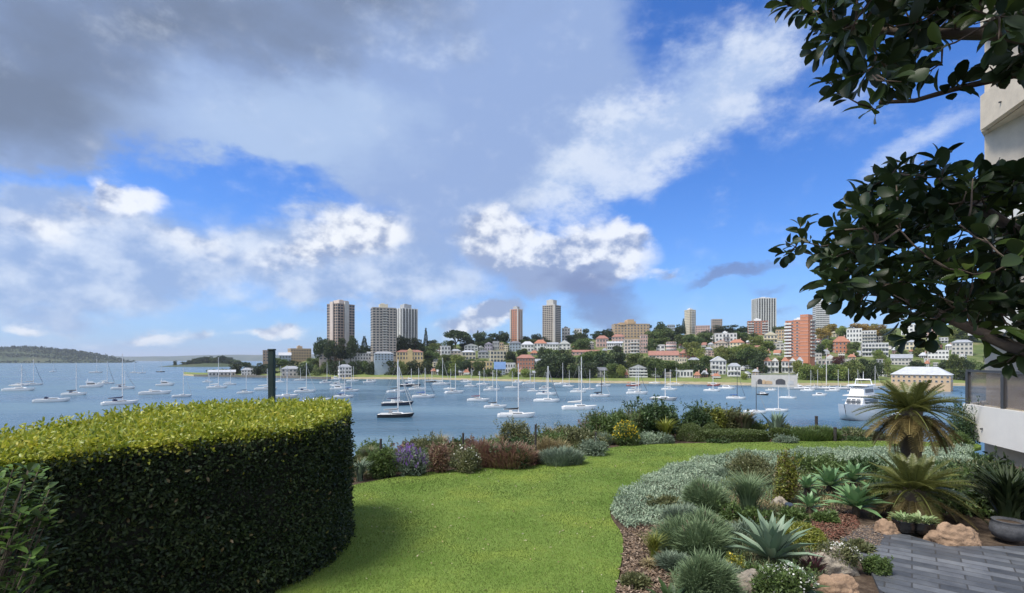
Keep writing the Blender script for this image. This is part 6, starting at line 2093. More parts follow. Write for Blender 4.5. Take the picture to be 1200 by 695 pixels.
undergrowth('undergrowth', 'mixed low green and straw undergrowth filling the water side border', pxpoly([(410, 566), (440, 561), (500, 551), (560, 546), (620, 544), (650, 539), (680, 531), (710, 523), (700, 512), (640, 518), (560, 524), (500, 530), (430, 540), (405, 545)]), 26000, .30,
            [M['olive'], M['straw'], M['green_mid'], M['olive'], M['bronze'], M['grey_green']], .09, .014, 4)
undergrowth('undergrowth', 'dense green undergrowth along the bank around the taller shrubs', pxpoly([(712, 522), (770, 519), (786, 509), (915, 507), (985, 508), (1000, 516), (1150, 517), (1150, 509), (1030, 509), (960, 505), (800, 504), (712, 510)]), 16000, .26,
            [M['green_dark'], M['olive'], M['green_mid'], M['green_yellow'], M['green_dark']], .10, .022, 7)
undergrowth('undergrowth', 'low green and olive cover between the plants of the island bed', pxpoly([(836, 575), (880, 558), (940, 552), (1010, 553), (1060, 560), (1040, 590), (960, 600), (900, 608), (872, 640), (850, 625), (838, 600)]), 14000, .13,
            [M['olive'], M['green_mid'], M['straw'], M['rosemary'], M['green_yellow']], .06, .012, 9)
undergrowth('undergrowth', 'green cover around the foot of the cycads and the building wall', pxpoly([(1046, 560), (1150, 530), (1180, 560), (1190, 612), (1110, 606), (1050, 600)]), 9000, .22,
            [M['green_dark'], M['green_mid'], M['olive'], M['green_dark']], .09, .022, 13)
undergrowth('undergrowth', 'wispy grey green cover between rosemary, agave and rocks', pxpoly([(792, 618), (880, 600), (940, 604), (945, 640), (985, 650), (960, 690), (880, 720), (800, 720), (786, 690), (800, 650)]), 13000, .13,
            [M['rosemary'], M['rosemary'], M['olive'], M['rosemary'], M['straw'], M['green_mid']], .075, .010, 15)
fill_kinds = [('olive sprigged bush', 'shrub', M['olive'], 'leafy', .06, .02, 2400, 'quad'), ('bright green bush', 'shrub', M['green_mid'], 'leafy', .06, .024, 2400, 'quad'), ('seeding grass clump', 'plant', M['straw'], 'tuft', .4, .009, 260, 'arch'),
              ('grey leaved bush', 'shrub', M['grey_green'], 'spiky', .13, .011, 2600, 'blade'), ('dark green bush', 'shrub', M['green_dark'], 'leafy', .07, .028, 2200, 'quad'), ('reddish tipped bush', 'shrub', M['bronze'], 'leafy', .05, .018, 2200, 'quad')]
rsf = random.Random(12)
fills = []
for i, px in enumerate(np.linspace(424, 716, 26)):
    edge = interp(px, [412, 500, 560, 620, 680, 710], [566, 552, 548, 545, 532, 524])
    fills.append((px + rsf.uniform(-5, 5), edge - rsf.choice([4, 9, 15, 20]), rsf.uniform(22, 48), rsf.uniform(13, 29), i % 6 if rsf.random() < .6 else rsf.randrange(6), 'in the border left of the daisies'))
for i, px in enumerate([700, 712, 726, 738, 752, 765, 778, 700, 744, 760, 862, 880]):
    edge = interp(px, [700, 800, 990], [522, 515, 514])
    fills.append((px + rsf.uniform(-5, 5), edge - (rsf.choice([3, 5, 7]) if px < 780 else rsf.choice([8, 9])), rsf.uniform(26, 50), rsf.uniform(20, 40) if px < 870 else rsf.uniform(8, 14), rsf.choice([0, 1, 4, 1, 1, 2, 0]), 'on the bank right of the daisies'))
for px, pb, w_, h_, ki in [(800, 616, 46, 22, 3), (826, 628, 40, 22, 0), (868, 640, 44, 26, 3), (860, 566, 50, 18, 3), (890, 574, 46, 22, 0), (886, 622, 40, 24, 1), (930, 618, 34, 20, 1), (850, 690, 40, 26, 3), (886, 686, 36, 16, 1), (972, 560, 50, 20, 1), (1016, 562, 50, 22, 4), (1026, 592, 34, 24, 4), (966, 616, 30, 14, 1), (790, 672, 30, 16, 3), (778, 600, 40, 16, 0), (930, 650, 40, 14, 1), (1046, 578, 40, 26, 1), (1120, 604, 50, 34, 4), (1128, 580, 40, 30, 1), (1008, 650, 30, 12, 0), (984, 668, 26, 12, 1), (760, 668, 26, 12, 2), (745, 690, 30, 12, 0), (836, 596, 34, 18, 0)]:
    fills.append((px, pb, w_, h_, ki, 'in the island bed'))
bk = {}
for f_ in fills:
    bk.setdefault((f_[4], f_[5]), []).append(f_)
for (ki, where), fl_ in bk.items():
    fl_.sort()
    nm, cat, mt_, kd_, ln_, wd_, n_, tp_ = fill_kinds[ki]
    for i, (px, pb, w_, h_, _, _) in enumerate(fl_):
        lab = f"{nm} {where}, " + ('leftmost of its kind' if i == 0 and len(fl_) > 1 else 'only one of its kind' if len(fl_) == 1 else f'{ORD[i]}of its kind from left')
        P_('grass_clump' if kd_ == 'tuft' else 'shrub', lab, cat, px - w_ / 2, px + w_ / 2, pb - h_, pb, mt_, kd_, ln_, wd_, n_, tp_, .8, 'filler plants of the border', seed=int(px))

# fence stakes along the bank
for px, pt, pb, lb in [(446, 515, 560, 'thin dark fence stake near the hedge end'), (542.5, 508, 548, 'thin dark fence stake left of the bronze pink shrub'), (627.5, 498, 540, 'taller dark fence stake right of the bronze pink shrub'), (698, 507, 530, 'short dark fence stake left of the yellow daisies'),
                       (956.5, 488, 513, 'thick dark bollard post behind the feathery mound'), (978.5, 501, 518, 'dark post at the right end of the feathery mound')]:
    c = G(px, pb)
    r_ = .022 if px < 900 else .04
    zt = EYE - (pt - HOR) / FPX * c.y
    st_ = empty('fence_stake', c)
    tag(st_, lb, 'stake', 'stakes along the bank')
    MB().tube([(0, 0, -.3), (0.004, 0, zt)], [r_, r_ * .9], 8).build('shaft', M['timber_dark'], st_)
    MB().tube([(0.004, 0, zt - .004), (.004, 0, zt + .012)], [r_ * 1.12, r_ * .8], 8).build('cap', M['timber_dark'], st_)

# ---- island bed: silver ground cover, mulch, shrubs
sil_px = [(716, 598), (727, 583), (754, 566), (783, 549), (815, 541.5), (857, 535.5), (890, 532.5), (960, 530.5), (1035, 528.5), (1140, 528), (1140, 548), (1060, 552), (985, 552), (930, 556), (880, 560), (850, 575), (820, 590), (800, 612), (770, 618), (735, 622), (717, 608)]
sp = pxpoly(sil_px)
n = 60000
pts = sample_poly(sp, n)
hz_ = .08 + .05 * np.sin(pts[:, 0] * 4.1 + 1) * np.sin(pts[:, 1] * 3.7) + .03 * np.sin(pts[:, 0] * 11) * np.sin(pts[:, 1] * 9)
C = np.column_stack([pts, np.clip(hz_ * rng.uniform(.35, 1.25, n), .01, None)])
A = unit(rng.normal(size=(n, 3)) + [0, 0, .7])
o = Leaves().add(C, A, unit(rng.normal(size=(n, 3)) * .6 + [0, 0, 1]), rng.uniform(.03, .06, n), rng.uniform(.012, .02, n), 'leaf').build('ground_cover', M['silver'])
tag(o, 'silver grey ground cover spreading along the lawn edge', 'ground cover', kind='stuff')
# mulch
mu_px = [(722, 700), (727, 665), (731, 640), (728, 622), (800, 612), (850, 600), (930, 590), (1000, 600), (1000, 640), (960, 690), (900, 740), (712, 760)]
pts = sample_poly(pxpoly(mu_px), 26000)
n = len(pts)
C = np.column_stack([pts, rng.uniform(.004, .03, n)])
A = unit(np.column_stack([rng.normal(size=(n, 2)), rng.normal(size=n) * .25]))
o = Leaves().add(C, A, unit(rng.normal(size=(n, 3)) * .35 + [0, 0, 1]), rng.uniform(.015, .06, n), rng.uniform(.008, .022, n), 'quad').build('bark_mulch', M['mulch'])
tag(o, 'brown bark mulch and fallen leaves between the bed plants', 'mulch', kind='stuff')
rm_px = [(942, 612), (960, 606), (1000, 606), (1008, 618), (990, 632), (955, 634), (940, 622)]
pts = sample_poly(pxpoly(rm_px), 7000)
n = len(pts)
C = np.column_stack([pts, rng.uniform(.01, .045, n)])
A = unit(np.column_stack([rng.normal(size=(n, 2)), rng.normal(size=n) * .3]))
o = Leaves().add(C, A, unit(rng.normal(size=(n, 3)) * .4 + [0, 0, 1]), rng.uniform(.015, .045, n), rng.uniform(.01, .02, n), 'quad').build('red_mulch', M['red_mulch'])
tag(o, 'red brown leaf litter beside the slate paving', 'mulch', kind='stuff')
# gravel scatter by the paving
pts = sample_poly(pxpoly([(985, 622), (1006, 615), (1040, 616), (1030, 640), (1000, 640)], .03), 1500)
n = len(pts)
o = Leaves().add(np.column_stack([pts, np.full(n, .036)]), unit(np.column_stack([rng.normal(size=(n, 2)), rng.normal(size=n) * .2])), [0, 0, 1.0], rng.uniform(.01, .03, n), rng.uniform(.01, .02, n), 'quad').build('litter', M['mulch'])
tag(o, 'scattered small leaf litter over the slate paving edge', 'leaf litter', kind='stuff')

P_('rosemary', 'feathery grey green bush behind the middle bushes of the bed', 'shrub', 802, 856, 552, 606, M['rosemary'], 'spiky', .16, .010, 10000, 'blade', .9)
P_('rosemary', 'largest grey green rosemary bush in the bed middle', 'shrub', 768, 868, 586, 664, M['rosemary'], 'spiky', .15, .009, 17000, 'blade', .8)
P_('rosemary', 'grey green rosemary bush lowest in the frame', 'shrub', 800, 868, 632, 715, M['rosemary'], 'spiky', .14, .008, 12000, 'blade', .8)
P_('shrub', 'fine leaved brown green spreading bush across the bed top', 'shrub', 838, 922, 534, 566, M['olive'], 'leafy', .05, .015, 6500, ratio=.5)
P_('shrub', 'low green spreading bush right of the yellow brown upright shrub', 'shrub', 915, 990, 533, 556, M['green_mid'], 'leafy', .05, .02, 5000, ratio=.5)
P_('grass_tuft', 'arching blue green grass tuft in the bed centre', 'plant', 842, 912, 552, 616, M['rosemary'], 'tuft', .6, .012, 520, 'arch', 1, stem_rad=0)
P_('shrub', 'bright green low bush under the arching grass tuft', 'shrub', 840, 878, 588, 616, M['green_mid'], 'leafy', .04, .018, 2600)
P_('upright_shrub', 'narrow upright yellow brown shrub above the garden spotlight', 'shrub', 905, 938, 531, 594, M['green_yellow'], 'leafy', .045, .018, 3400, extra=(M['hedge_brown'], 700, .045, .02, .3, 1.1, .4, 'quad', 'old_leaves'))
P_('moss_cushion', 'yellow green mossy cushion plant beside the red litter', 'plant', 908, 968, 610, 650, M['green_yellow'], 'clip', .04, .012, 5200, 'blade', .8, stem_rad=0)
P_('shrub', 'small yellow green tuft on the bare mulch', 'plant', 752, 780, 622, 662, M['green_yellow'], 'tuft', .3, .008, 260, 'arch', 1, stem_rad=0)
P_('bromeliad', 'purple bronze bromeliad beside the big blue agave', 'plant', 938, 972, 648, 678, M['bromeliad'], 'tuft', .3, .022, 60, 'agave', 1, stem_rad=0)
P_('white_groundcover', 'white flowering mat plant along the bottom edge between the rocks', 'plant', 872, 962, 664, 712, M['green_mid'], 'leafy', .035, .016, 6500, ratio=.6, extra=(M['white_fl'], 190, .018, .016, .8, 1.08, .1, 'quad', 'flowers'))
P_('white_groundcover', 'white flowering cushion on the rock beside the paving', 'plant', 956, 1012, 636, 668, M['olive'], 'leafy', .035, .014, 3000, ratio=.6, extra=(M['white_fl'], 170, .018, .016, .8, 1.05, .1, 'quad', 'flowers'), zb=.05)
P_('mat_plant', 'small green mat plant spilling onto the slate paving', 'plant', 1012, 1044, 652, 678, M['green_mid'], 'leafy', .03, .012, 2600, ratio=.7)
P_('shrub', 'small yellow flowered tuft left of the pale rock', 'plant', 846, 872, 652, 684, M['green_yellow'], 'leafy', .03, .012, 1500, extra=(M['yellow_fl'], 90, .02, .02, .5, 1.1, .1, 'quad', 'flowers'))
P_('broadleaf_plant', 'dark broad leaved plant at the bottom edge of the mulch', 'plant', 762, 812, 684, 720, M['green_dark'], 'tuft', .2, .07, 26, 'leaf', 1, stem_rad=0)


def rosette(name, label, px, py, r_px, h, n, wd, mat, cat='agave', seed=1, zb=0.0, tpl='agave', trunk=0.0, e0=-5, e1=80):
    rs = np.random.default_rng(seed)
    c = G(px, py, zb)
    rad = r_px / FPX * c.y
    root = empty(name, c)
    tag(root, label, cat)
    i = np.arange(n)
    th = i * 2.39996 + rs.normal(size=n) * .1
    f = (i + .5) / n
    elv = np.radians(e0 + (e1 - e0) * f ** 1.1 + rs.normal(size=n) * 5)
    ln = rad * (1.0 - .40 * f ** 2) * rs.uniform(.88, 1.08, n)
    A = np.column_stack([np.cos(th) * np.cos(elv), np.sin(th) * np.cos(elv), np.sin(elv)])
    N = np.column_stack([-np.cos(th) * np.sin(elv), -np.sin(th) * np.sin(elv), np.cos(elv)])
    C = np.column_stack([np.cos(th) * .02, np.sin(th) * .02, np.full(n, h) + f * .05])
    Leaves().add(C, A, N, ln, wd * rs.uniform(.85, 1.1, n), tpl).build('leaves', mat, root, smooth=True)
    if trunk or h > .04:
        MB().tube([(0, 0, -.05), (0, 0, h * .6), (0, 0, h + .03)], [.05, .045, .035], 8).build('stem', M['stem'], root, True)
    return root


rosette('agave', 'big blue grey agave with pointed leaves between rosemary and pale rock', 904, 664, 62, .08, 34, .085, M['agave_leaf'], seed=3, e0=8, e1=86)
rosette('soft_agave', 'largest soft green agave rosette beside the red litter', 1003, 605, 36, .12, 30, .105, M['soft_agave'], seed=4, e0=-8)
rosette('soft_agave', 'soft agave rosette behind the largest one, higher in the bed', 972, 582, 29, .16, 26, .10, M['soft_agave'], seed=5, e0=-5)
rosette('soft_agave', 'small soft agave rosette right of the garden spotlight', 949, 604, 20, .10, 22, .06, M['soft_agave'], seed=6, e0=-5)
rosette('soft_agave', 'topmost soft agave rosette in front of the cycad fronds', 1000, 577, 27, .18, 24, .095, M['soft_agave'], seed=7)
rosette('soft_agave', 'leftmost small agave rosette beside the yellow brown shrub', 946, 585, 20, .15, 20, .07, M['soft_agave'], seed=9)
rosette('dark_rosette', 'small dark leaved rosette at the bottom frame edge', 940, 702, 30, .05, 16, .07, M['green_dark'], 'plant', seed=8)

# garden spotlight
c = G(925, 606)
sp_ = empty('garden_spotlight', c)
tag(sp_, 'short dark cylinder garden spotlight under the yellow brown shrub', 'lamp')
MB().tube([(0, 0, -.15), (0, 0, .06)], .012, 8).build('spike', M['timber_dark'], sp_)
hd = MB().tube([(0.01, .02, .05), (-.005, -.0, .115), (-.012, -.012, .165)], [.048, .05, .052], 16).build('head', plain('lamp_body', (.06, .055, .055), .4), sp_)
MB().tube([(-.013, -.014, .1655), (-.0135, -.0155, .171)], [.045, .044], 16).build('lens', M['glass'], hd)

# rocks
M['rock_tan'] = plain('rock_tan', (.27, .18, .115), .9, .45, 6, bump=1.0)
M['rock_pale'] = plain('rock_pale', (.28, .245, .195), .9, .5, 8, bump=1.0)


def rock(label, x0, x1, pt, pb, mat, ratio=.7, seed=1):
    c = G((x0 + x1) / 2, pb)
    rx = (x1 - x0) / FPX * c.y / 2
    ry = rx * ratio
    c = Vector((c.x, c.y + ry * .8, 0))
    h = max(.05, EYE - (pt - HOR) / FPX * c.y)
    rs = random.Random(seed)
    import bmesh
    bm = bmesh.new()
    bmesh.ops.create_icosphere(bm, subdivisions=5, radius=1)
    from mathutils import noise as mn
    for v in bm.verts:
        p = v.co.copy()
        d = 1 + .30 * mn.noise(p * 1.3 + Vector((seed, 0, 0))) + .14 * mn.noise(p * 3.4 + Vector((0, seed, 0))) + .06 * mn.noise(p * 8) + .035 * mn.noise(p * 19) - .05 * abs(mn.noise(Vector((p.x * 2, p.y * 2, p.z * 7))))
        q_ = p * d
        v.co = Vector((q_.x * rx, q_.y * ry, max(-.3, q_.z) * h))
    me = bpy.data.meshes.new('rock')
    bm.to_mesh(me)
    bm.free()
    me.materials.append(M[mat])
    me.polygons.foreach_set('use_smooth', np.ones(len(me.polygons), dtype=bool))
    o = mkobj('rock', me, None, c, (0, 0, rs.uniform(-.3, .3)))
    tag(o, label, 'rock')


rock('pale lichen grey rock below the big blue agave', 862, 908, 669, 700, 'rock_pale', .8, 3)
rock('tan flat rock at the bottom frame edge left of the paving', 960, 1018, 674, 704, 'rock_tan', .6, 5)
rock('mossy rock under the white flowering cushion', 950, 1014, 644, 676, 'rock_pale', .6, 7)
rock('tan sandstone boulder left of the two black planters', 1030, 1062, 609, 629, 'rock_tan', .7, 9)
rock('long tan sandstone boulder right of the two black planters', 1098, 1160, 614, 641, 'rock_tan', .55, 12)
rock('pale stone half buried under the yellow brown shrub', 908, 926, 582, 596, 'rock_pale', .8, 14)

# two black planters and the big grey pot
M['pot_black'] = plain('pot_black', (.012, .012, .013), .25, .1, 3)
M['pot_grey'] = plain('pot_grey', (.065, .067, .072), .8, .5, 9, bump=.3)
for px, py, lb, sd in [(1069, 628, 'black bowl planter of succulents on the paving, left of the pair', 1), (1091, 630, 'black bowl planter of succulents on the paving, right of the pair', 2)]:
    c = G(px, py, .03)
    r_ = 12.5 / FPX * c.y
    c.y += r_
    pt_ = empty('planter', c)
    tag(pt_, lb, 'planter', 'black bowl planters')
    MB().lathe([(r_ * .62, 0), (r_ * .9, .03), (r_ * 1.0, .08), (r_ * .96, .135), (r_ * 1.0, .145), (r_ * .9, .145), (r_ * .88, .12)], 28).build('bowl', M['pot_black'], pt_, True)
    MB().lathe([(r_ * .87, .10), (r_ * .8, .125), (r_ * .2, .13)], 20).build('potting_soil', M['soil'], pt_, True)
    rs = np.random.default_rng(sd)
    n = 130
    th = rs.uniform(0, 6.283, n)
    qq = np.sqrt(rs.uniform(0, 1, n)) * r_ * .95
    P = np.column_stack([qq * np.cos(th), qq * np.sin(th), np.full(n, .125) + rs.uniform(0, .05, n)])
    A = unit(np.column_stack([np.cos(th), np.sin(th), rs.uniform(.2, 1.6, n)]))
    s_p = empty('succulent', c + Vector((0, 0, 0)))
    tag(s_p, 'pale green succulents growing in the %s black bowl planter' % ('left' if sd == 1 else 'right'), 'succulent', 'succulents in the planters')
    Leaves().add(P, A, [0, 0, 1.0], rs.uniform(.04, .085, n), rs.uniform(.02, .032, n), 'leaf').build('leaves', lm_('succulent', [(.12, .19, .07), (.19, .26, .11), (.26, .30, .14)], trans=.1), s_p, smooth=True)
    MB().tube([(0, 0, .1), (0, 0, .15)], [.02, .01], 6).build('stem', M['stem'], s_p)
c = G(1188, 641, .03)
c += Vector((.16, .22, 0))
pt_ = empty('garden_pot', c)
pt_.scale = (.86, .86, .86)
tag(pt_, 'large round grey stone pot at the right frame edge', 'pot')
MB().lathe([(.10, 0), (.16, .04), (.19, .11), (.182, .19), (.155, .235), (.172, .25), (.15, .25), (.142, .21)], 36).build('bowl', M['pot_grey'], pt_, True)
MB().lathe([(.14, .20), (.132, .222), (.05, .228)], 20).build('potting_soil', M['soil'], pt_, True)
P_('pot_plant', 'dark strap leaved plant spilling over the grey stone pot', 'plant', 1138, 1226, 546, 640, M['pot_leaf'], 'tuft', .6, .05, 260, 'arch', 1, stem_rad=0, seed=77)
P_('shrub', 'dark glossy bush behind the grey pot against the wall', 'shrub', 1146, 1230, 545, 616, M['pot_leaf'], 'leafy', .09, .035, 3600, 'leaf', seed=78)

# ---- cycads: every frond an object of its own
def frond_mesh(ln, droop, mat, seed, nleaf=46, leaflen=.13):
    rs = np.random.default_rng(seed)
    s = np.linspace(0, 1, 14)
    pts = [(ln * (t - .10 * droop * t ** 2), 0, ln * (.10 * t - droop * .55 * t ** 2)) for t in s]
    b = MB().tube(pts, [.010 * (1 - .75 * t) + .002 for t in s], 5)
    L = Leaves()
    t = np.linspace(.10, .99, nleaf)
    px_ = np.interp(t, s, [p[0] for p in pts])
    pz_ = np.interp(t, s, [p[2] for p in pts])
    for sg in (-1, 1):
        prof = np.sin(np.clip(t * 1.05, 0, 1) * math.pi * .86 + .32) ** .6
        C = np.column_stack([px_, np.full(nleaf, sg * .004), pz_])
        A = unit(np.column_stack([np.full(nleaf, .62), np.full(nleaf, sg * 1.0), .42 - .25 * t - droop * .4 * t]) + rs.normal(size=(nleaf, 3)) * .06)
        L.add(C, A, np.column_stack([-.2 * np.ones(nleaf), -sg * .45 * np.ones(nleaf), np.ones(nleaf)]), leaflen * prof * rs.uniform(.9, 1.08, nleaf), .011, 'blade')
    V0 = np.array(b.v)
    tri, quad = [], []
    for f in b.f:
        if len(f) == 4:
            quad.append(f)
    LV = np.concatenate(L.V)
    fs = [np.concatenate(L.T) + len(V0), np.concatenate([np.array(quad)] + [q_ + len(V0) for q_ in L.Q])]
    return np_mesh('frond', np.concatenate([V0, LV]), fs, mat, False, np.zeros(sum(len(f) for f in fs)))


def cycad(label, base, trunk_h, ln, n_up, n_low, seed):
    rs = random.Random(seed)
    root = empty('cycad', base)
    tag(root, label, 'cycad', 'cycads by the paving')
    tb = MB()
    prof = []
    for i in range(18):
        z = -.1 + (trunk_h + .1) * i / 17
        prof.append((.12 * (1.12 if i % 2 else .95), z))
    prof.append((.07, trunk_h + .07))
    tb.lathe(prof, 18).build('trunk', M['bark'], root, True)
    ups = [frond_mesh(ln, d, M['cycad_green'], seed + i) for i, d in enumerate((.35, .6, .85))]
    olds = [frond_mesh(ln * .95, d, M['cycad_old'], seed + 10 + i) for i, d in enumerate((.5, .9))]
    for i in range(n_up):
        f = i / n_up
        elv = R(72 - 74 * f ** .8 + rs.gauss(0, 5))
        az = i * 2.39996 + rs.gauss(0, .12)
        me = ups[min(2, int(f * 3))]
        sc = .72 + .33 * f + rs.uniform(-.05, .05)
        mkobj('frond', me, root, (.03 * math.cos(az), .03 * math.sin(az), trunk_h), (rs.gauss(0, .12), -elv, az), (sc, sc, sc))
    for i in range(n_low):
        elv = R(-8 - 42 * rs.random())
        az = i * 2.39996 + rs.gauss(0, .2)
        mkobj('frond', olds[i % 2], root, (.06 * math.cos(az), .06 * math.sin(az), trunk_h - .06), (rs.gauss(0, .2), -elv, az), (.95, .95, .95))


c1 = G(1078, 596)
cycad('taller cycad with an upright crown over a drooping skirt of old fronds', Vector((c1.x, c1.y + .15, 0)), 1.30, .66, 44, 34, 3)
c2 = G(1078, 612)
cycad('lower broad cycad in front of the taller one behind the planters', Vector((c2.x, c2.y + .1, 0)), .36, .72, 44, 22, 8)

# ---- apartment building at the right with stacked balconies
M['render_beige'] = plain('render_beige', (.58, .50, .38), .8, .10, 3, bump=.25)
M['panel_white'] = plain('panel_white', (.72, .69, .62), .5, .05, 2)
M['steel_dark'] = plain('steel_dark', (.05, .052, .055), .45)
M['smoked'] = None
m, nt, b = new_mat('smoked_glass')
b.inputs['Base Color'].default_value = (.42, .38, .36, 1)
b.inputs['Roughness'].default_value = .04
b.inputs['Transmission Weight'].default_value = .85
b.inputs['IOR'].default_value = 1.1
M['smoked'] = m
bl = empty('apartment_building', (13.95, 15.2, -2.6))
tag(bl, 'beige rendered apartment building with stacked white balconies at the right edge', 'building')
ox, oy, oz = bl.location
A_ = Vector((12.25, 11.4))
B_ = Vector((13.3, 15.1))
C_ = Vector((15.7, 16.75))


def wpoly(pts):
    return [(p[0] - ox, p[1] - oy) for p in pts]


wall_pts = [(13.75, 10.2), (14.12, 15.3), (16.4, 17.2), (24, 16), (24, 9)]
MB().prism(wpoly(wall_pts), 0, 22).build('wall', M['render_beige'], bl)
e1 = (B_ - A_).normalized()
out = Vector((-e1.y, e1.x))
for lv, (zb, sh) in enumerate([(-.28, 0.0), (2.72, .12), (5.72, .24), (8.72, .42), (11.72, .42)]):
    A2, B2, C2 = A_ + out * -sh, B_ + out * -sh, C_ + Vector((.1, -.1)) * sh
    e2 = (C2 - B2).normalized()
    dn = Vector((e1.y, -e1.x))
    z0 = zb - oz
    th = .14
    inn = dn * th
    e2n = Vector((e2.y, -e2.x))
    ext = A2 - e1 * 3
    slab = [ext, B2, C2, Vector((17, 16)), Vector((17, 11))]
    fl_ = MB().prism(wpoly([ext + dn * .15, B2 + dn * .15 + e2 * .15, C2 - e1 * .1, Vector((15.0, 16.0)), Vector((13.74, 9))]), z0 + .02, z0 + .22)
    fl_.build('floor_slab', M['render_beige'], bl)
    bal = MB().prism(wpoly([ext, B2, B2 + inn + e2 * .02, ext + inn]), z0, z0 + 1.0).build('balcony_panel', M['panel_white'] if lv < 3 else M['render_beige'], bl)
    MB().prism(wpoly([B2 + e2 * .15, C2, C2 + e2n * th, B2 + e2 * .15 + e2n * th]), z0 + .004, z0 + .996).build('balcony_panel', M['panel_white'] if lv < 3 else M['render_beige'], bl)
    if lv < 1:
        i1 = dn * .06
        MB().prism(wpoly([ext + i1, B2 + i1 - e1 * .12, B2 + i1 * 1.4 - e1 * .12, ext + i1 * 1.4]), z0 + 1.04, z0 + 1.93).build('glass_balustrade', M['smoked'], bl)
        MB().prism(wpoly([ext + dn * .02, B2 + dn * .02 - e1 * .1, B2 + dn * .12 - e1 * .1, ext + dn * .12]), z0 + 1.935, z0 + 2.0).build('handrail', M['steel_dark'], bl)
        for k in range(4):
            pp = B2 - e1 * (.14 + k * 1.6) + dn * .05
            MB().box(pp.x - ox - .04, pp.x - ox + .04, pp.y - oy - .04, pp.y - oy + .04, z0 + 1.003, z0 + 1.932).build('rail_post', M['steel_dark'], bl)
    MB().tube([(((A2 + e1 * 2.9).x - ox), (A2 + e1 * 2.9).y - oy, z0 + .38), ((A2 + e1 * 2.9 + out * .05).x - ox, (A2 + e1 * 2.9 + out * .05).y - oy, z0 + .37)], .025, 8).build('drain_spout', M['steel_dark'], bl)
    # terrace doors behind the balcony
    MB().box(13.70 - ox, 13.86 - ox, 11.4 - oy, 13.2 - oy, z0 + .25, z0 + 2.4).build('terrace_door', M['glass'], bl)
    MB().box(13.66 - ox, 13.82 - ox, 11.3 - oy, 11.395 - oy, z0 + .25, z0 + 2.45).box(13.66 - ox, 13.82 - ox, 13.205 - oy, 13.3 - oy, z0 + .25, z0 + 2.45).build('door_frame', M['steel_dark'], bl)

# ---- magnolia: boughs hang into the frame from a trunk outside it on the right
tr = empty('magnolia_tree', (3.6, 1.2, 0))
tag(tr, 'overhanging magnolia tree with big dark leaves filling the upper right corner', 'tree')
t0 = Vector((3.6, 1.2, 0))
rs = np.random.default_rng(21)
boughs = [
    [Vector((3.55, 1.25, 1.5)), W(1330, 440, 1.75), W(1190, 408, 2.0), W(1110, 372, 2.3), W(1030, 335, 2.6), W(960, 300, 2.85)],
    [Vector((3.5, 1.3, 1.9)), W(1280, 330, 1.9), W(1190, 270, 2.2), W(1120, 225, 2.5), W(1085, 190, 2.7)],
    [Vector((3.45, 1.3, 2.6)), W(1290, 60, 1.8), W(1180, 40, 2.0), W(1080, 40, 2.3), W(990, 30, 2.5), W(930, 5, 2.65)],
    [Vector((3.45, 1.3, 2.4)), W(1290, 110, 1.9), W(1190, 88, 2.1), W(1120, 104, 2.25), W(1072, 118, 2.35), W(1030, 120, 2.4)],
    [Vector((3.45, 1.2, 2.9)), Vector((2.4, 1.4, 4.0)), Vector((1.4, 1.6, 4.5)), Vector((.2, 1.7, 4.7)), Vector((-.8, 1.6, 4.8))],
    [Vector((3.45, 1.1, 3.0)), Vector((2.6, .4, 4.1)), Vector((1.2, 0, 4.6)), Vector((0, -.2, 4.8)), Vector((-1.1, -.2, 4.9))],
    [Vector((3.5, 1.2, 3.1)), Vector((3.2, 1.6, 4.2)), Vector((2.6, 2.0, 4.6)), Vector((1.6, 2.4, 4.9)), Vector((.6, 2.6, 5.0))],
    [Vector((3.5, 1.1, 2.9)), Vector((3.9, .6, 4.0)), Vector((4.2, .4, 4.8))],
]
bb = MB()
bb.tube([(0, 0, -.3), (-.02, .02, .6), (-.06, .06, 1.6), (-.14, .1, 2.6), (-.12, 0.0, 3.4), (.02, -.05, 4.4)], [.17, .14, .12, .10, .07, .03], 12)
bb.build('trunk', M['bark'], tr, True)
bm_ = MB()
bpts = []
for bg in boughs:
    r0 = .012 if bg is boughs[3] else .030
    pts = [p - t0 for p in bg]
    rad = [r0 * (1 - i / len(pts)) + .006 for i in range(len(pts))]
    bm_.tube(pts, rad, 7)
    for i in range(len(pts) - 1):
        for f in np.linspace(0, 1, 8):
            bpts.append(pts[i].lerp(pts[i + 1], f))
tips = []


def add_tips(poly, n, y0, y1):
    for px, py in sample_poly(poly, n):
        tips.append(W(px, py, rs.uniform(y0, y1)) - t0)


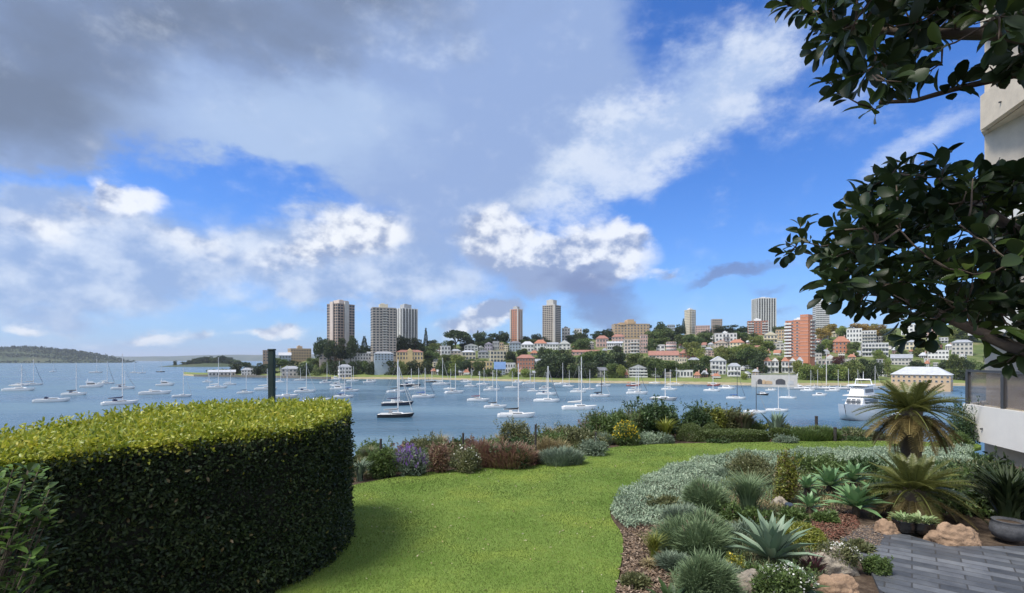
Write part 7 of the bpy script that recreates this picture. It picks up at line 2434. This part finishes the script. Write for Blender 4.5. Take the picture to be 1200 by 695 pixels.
low = [(925, 296), (965, 250), (1010, 220), (1040, 196), (1075, 186), (1110, 194), (1150, 212), (1215, 200), (1300, 210), (1300, 420), (1215, 420), (1170, 372), (1120, 372), (1070, 388), (1025, 362), (1005, 372), (975, 345), (942, 325)]
upp = [(928, 2), (960, 40), (980, 82), (1005, 112), (1030, 108), (1060, 98), (1100, 82), (1140, 66), (1200, 46), (1300, 60), (1300, -120), (900, -120)]
add_tips(low, 340, 1.9, 3.0)
add_tips(upp, 270, 1.8, 2.8)
for px, py, Y in [(918, 300, 2.9), (925, 285, 2.9), (938, 262, 2.85), (1060, 190, 2.7), (1100, 182, 2.5), (1160, 395, 2.1), (1180, 425, 2.0), (1195, 405, 2.0), (965, 350, 2.7), (1060, 395, 2.4), (1085, 398, 2.35), (1150, 375, 2.2), (925, 6, 2.6), (955, 60, 2.5), (972, 95, 2.5), (985, 110, 2.45), (1020, 125, 2.4), (1128, 98, 2.2), (1160, 78, 2.1), (1178, 86, 2.0), (1196, 84, 1.95), (1190, 66, 2.0), (1172, 205, 2.1), (1190, 200, 2.0), (1160, 212, 2.2), (1180, 222, 2.0), (1198, 214, 1.95), (1140, 205, 2.3), (1198, 300, 1.8), (915, 2, 2.6)]:
    tips.append(W(px, py, Y) - t0)
for i in range(330):      # the canopy above the picture, which shades these boughs
    x, y = rs.uniform(-1.6, 4.8), rs.uniform(-1.8, 2.9)
    z = max(3.75, EYE + .74 * max(y, 0) + .35) + rs.uniform(0, 1.3)
    tips.append(Vector((x, y, z)) - t0)
LD = Leaves()
B_np = np.array([tuple(p) for p in bpts])
dist0 = [float(np.min(np.linalg.norm(B_np - np.array(q_), axis=1))) for q_ in tips]
for ti in np.argsort(dist0):
    tp_ = tips[ti]
    v = np.array(tp_)
    dd = np.linalg.norm(B_np - v, axis=1)
    dd = np.where(dd < .07, 9, dd)
    j = np.argmin(dd)
    a = Vector(B_np[j])
    mid = a.lerp(tp_, .5) + Vector((rs.normal() * .012, rs.normal() * .012, -.10 * (tp_ - a).length))
    bm_.tube([a, mid, tp_], [.0045, .0036, .0022], 5)
    B_np = np.concatenate([B_np, [tuple(mid), tuple(mid.lerp(tp_, .6))]])
    d = (tp_ - mid)
    d = np.array(d.normalized()) if d.length > 1e-4 else np.array([-1, 0, .2])
    m_ = int(rs.integers(6, 10))
    th = np.arange(m_) * 2.4 + rs.uniform(0, 6)
    u1 = unit(np.cross(d, [0, 0, 1.0])[None])[0]
    u2 = np.cross(d, u1)
    spread = rs.uniform(.5, 1.2, m_)[:, None]
    A = unit(d[None] * rs.uniform(.3, 1.0, m_)[:, None] + (np.cos(th)[:, None] * u1 + np.sin(th)[:, None] * u2) * spread + [0, 0, -.08])
    C = v[None] - d[None] * (np.arange(m_) * .010)[:, None] + A * .012
    N = unit(np.array([0, 0, .8])[None] + rs.normal(size=(m_, 3)) * .6 + d[None] * .3)
    mi = 1 if rs.random() < .07 else 0
    LD.add(C, A, N, rs.uniform(.050, .108, m_), rs.uniform(.030, .054, m_), 'oval', mi)
bm_.build('branches', M['bark'], tr, True)
LD.build('leaves', [M['magnolia'], M['magnolia_young']], tr, smooth=True)
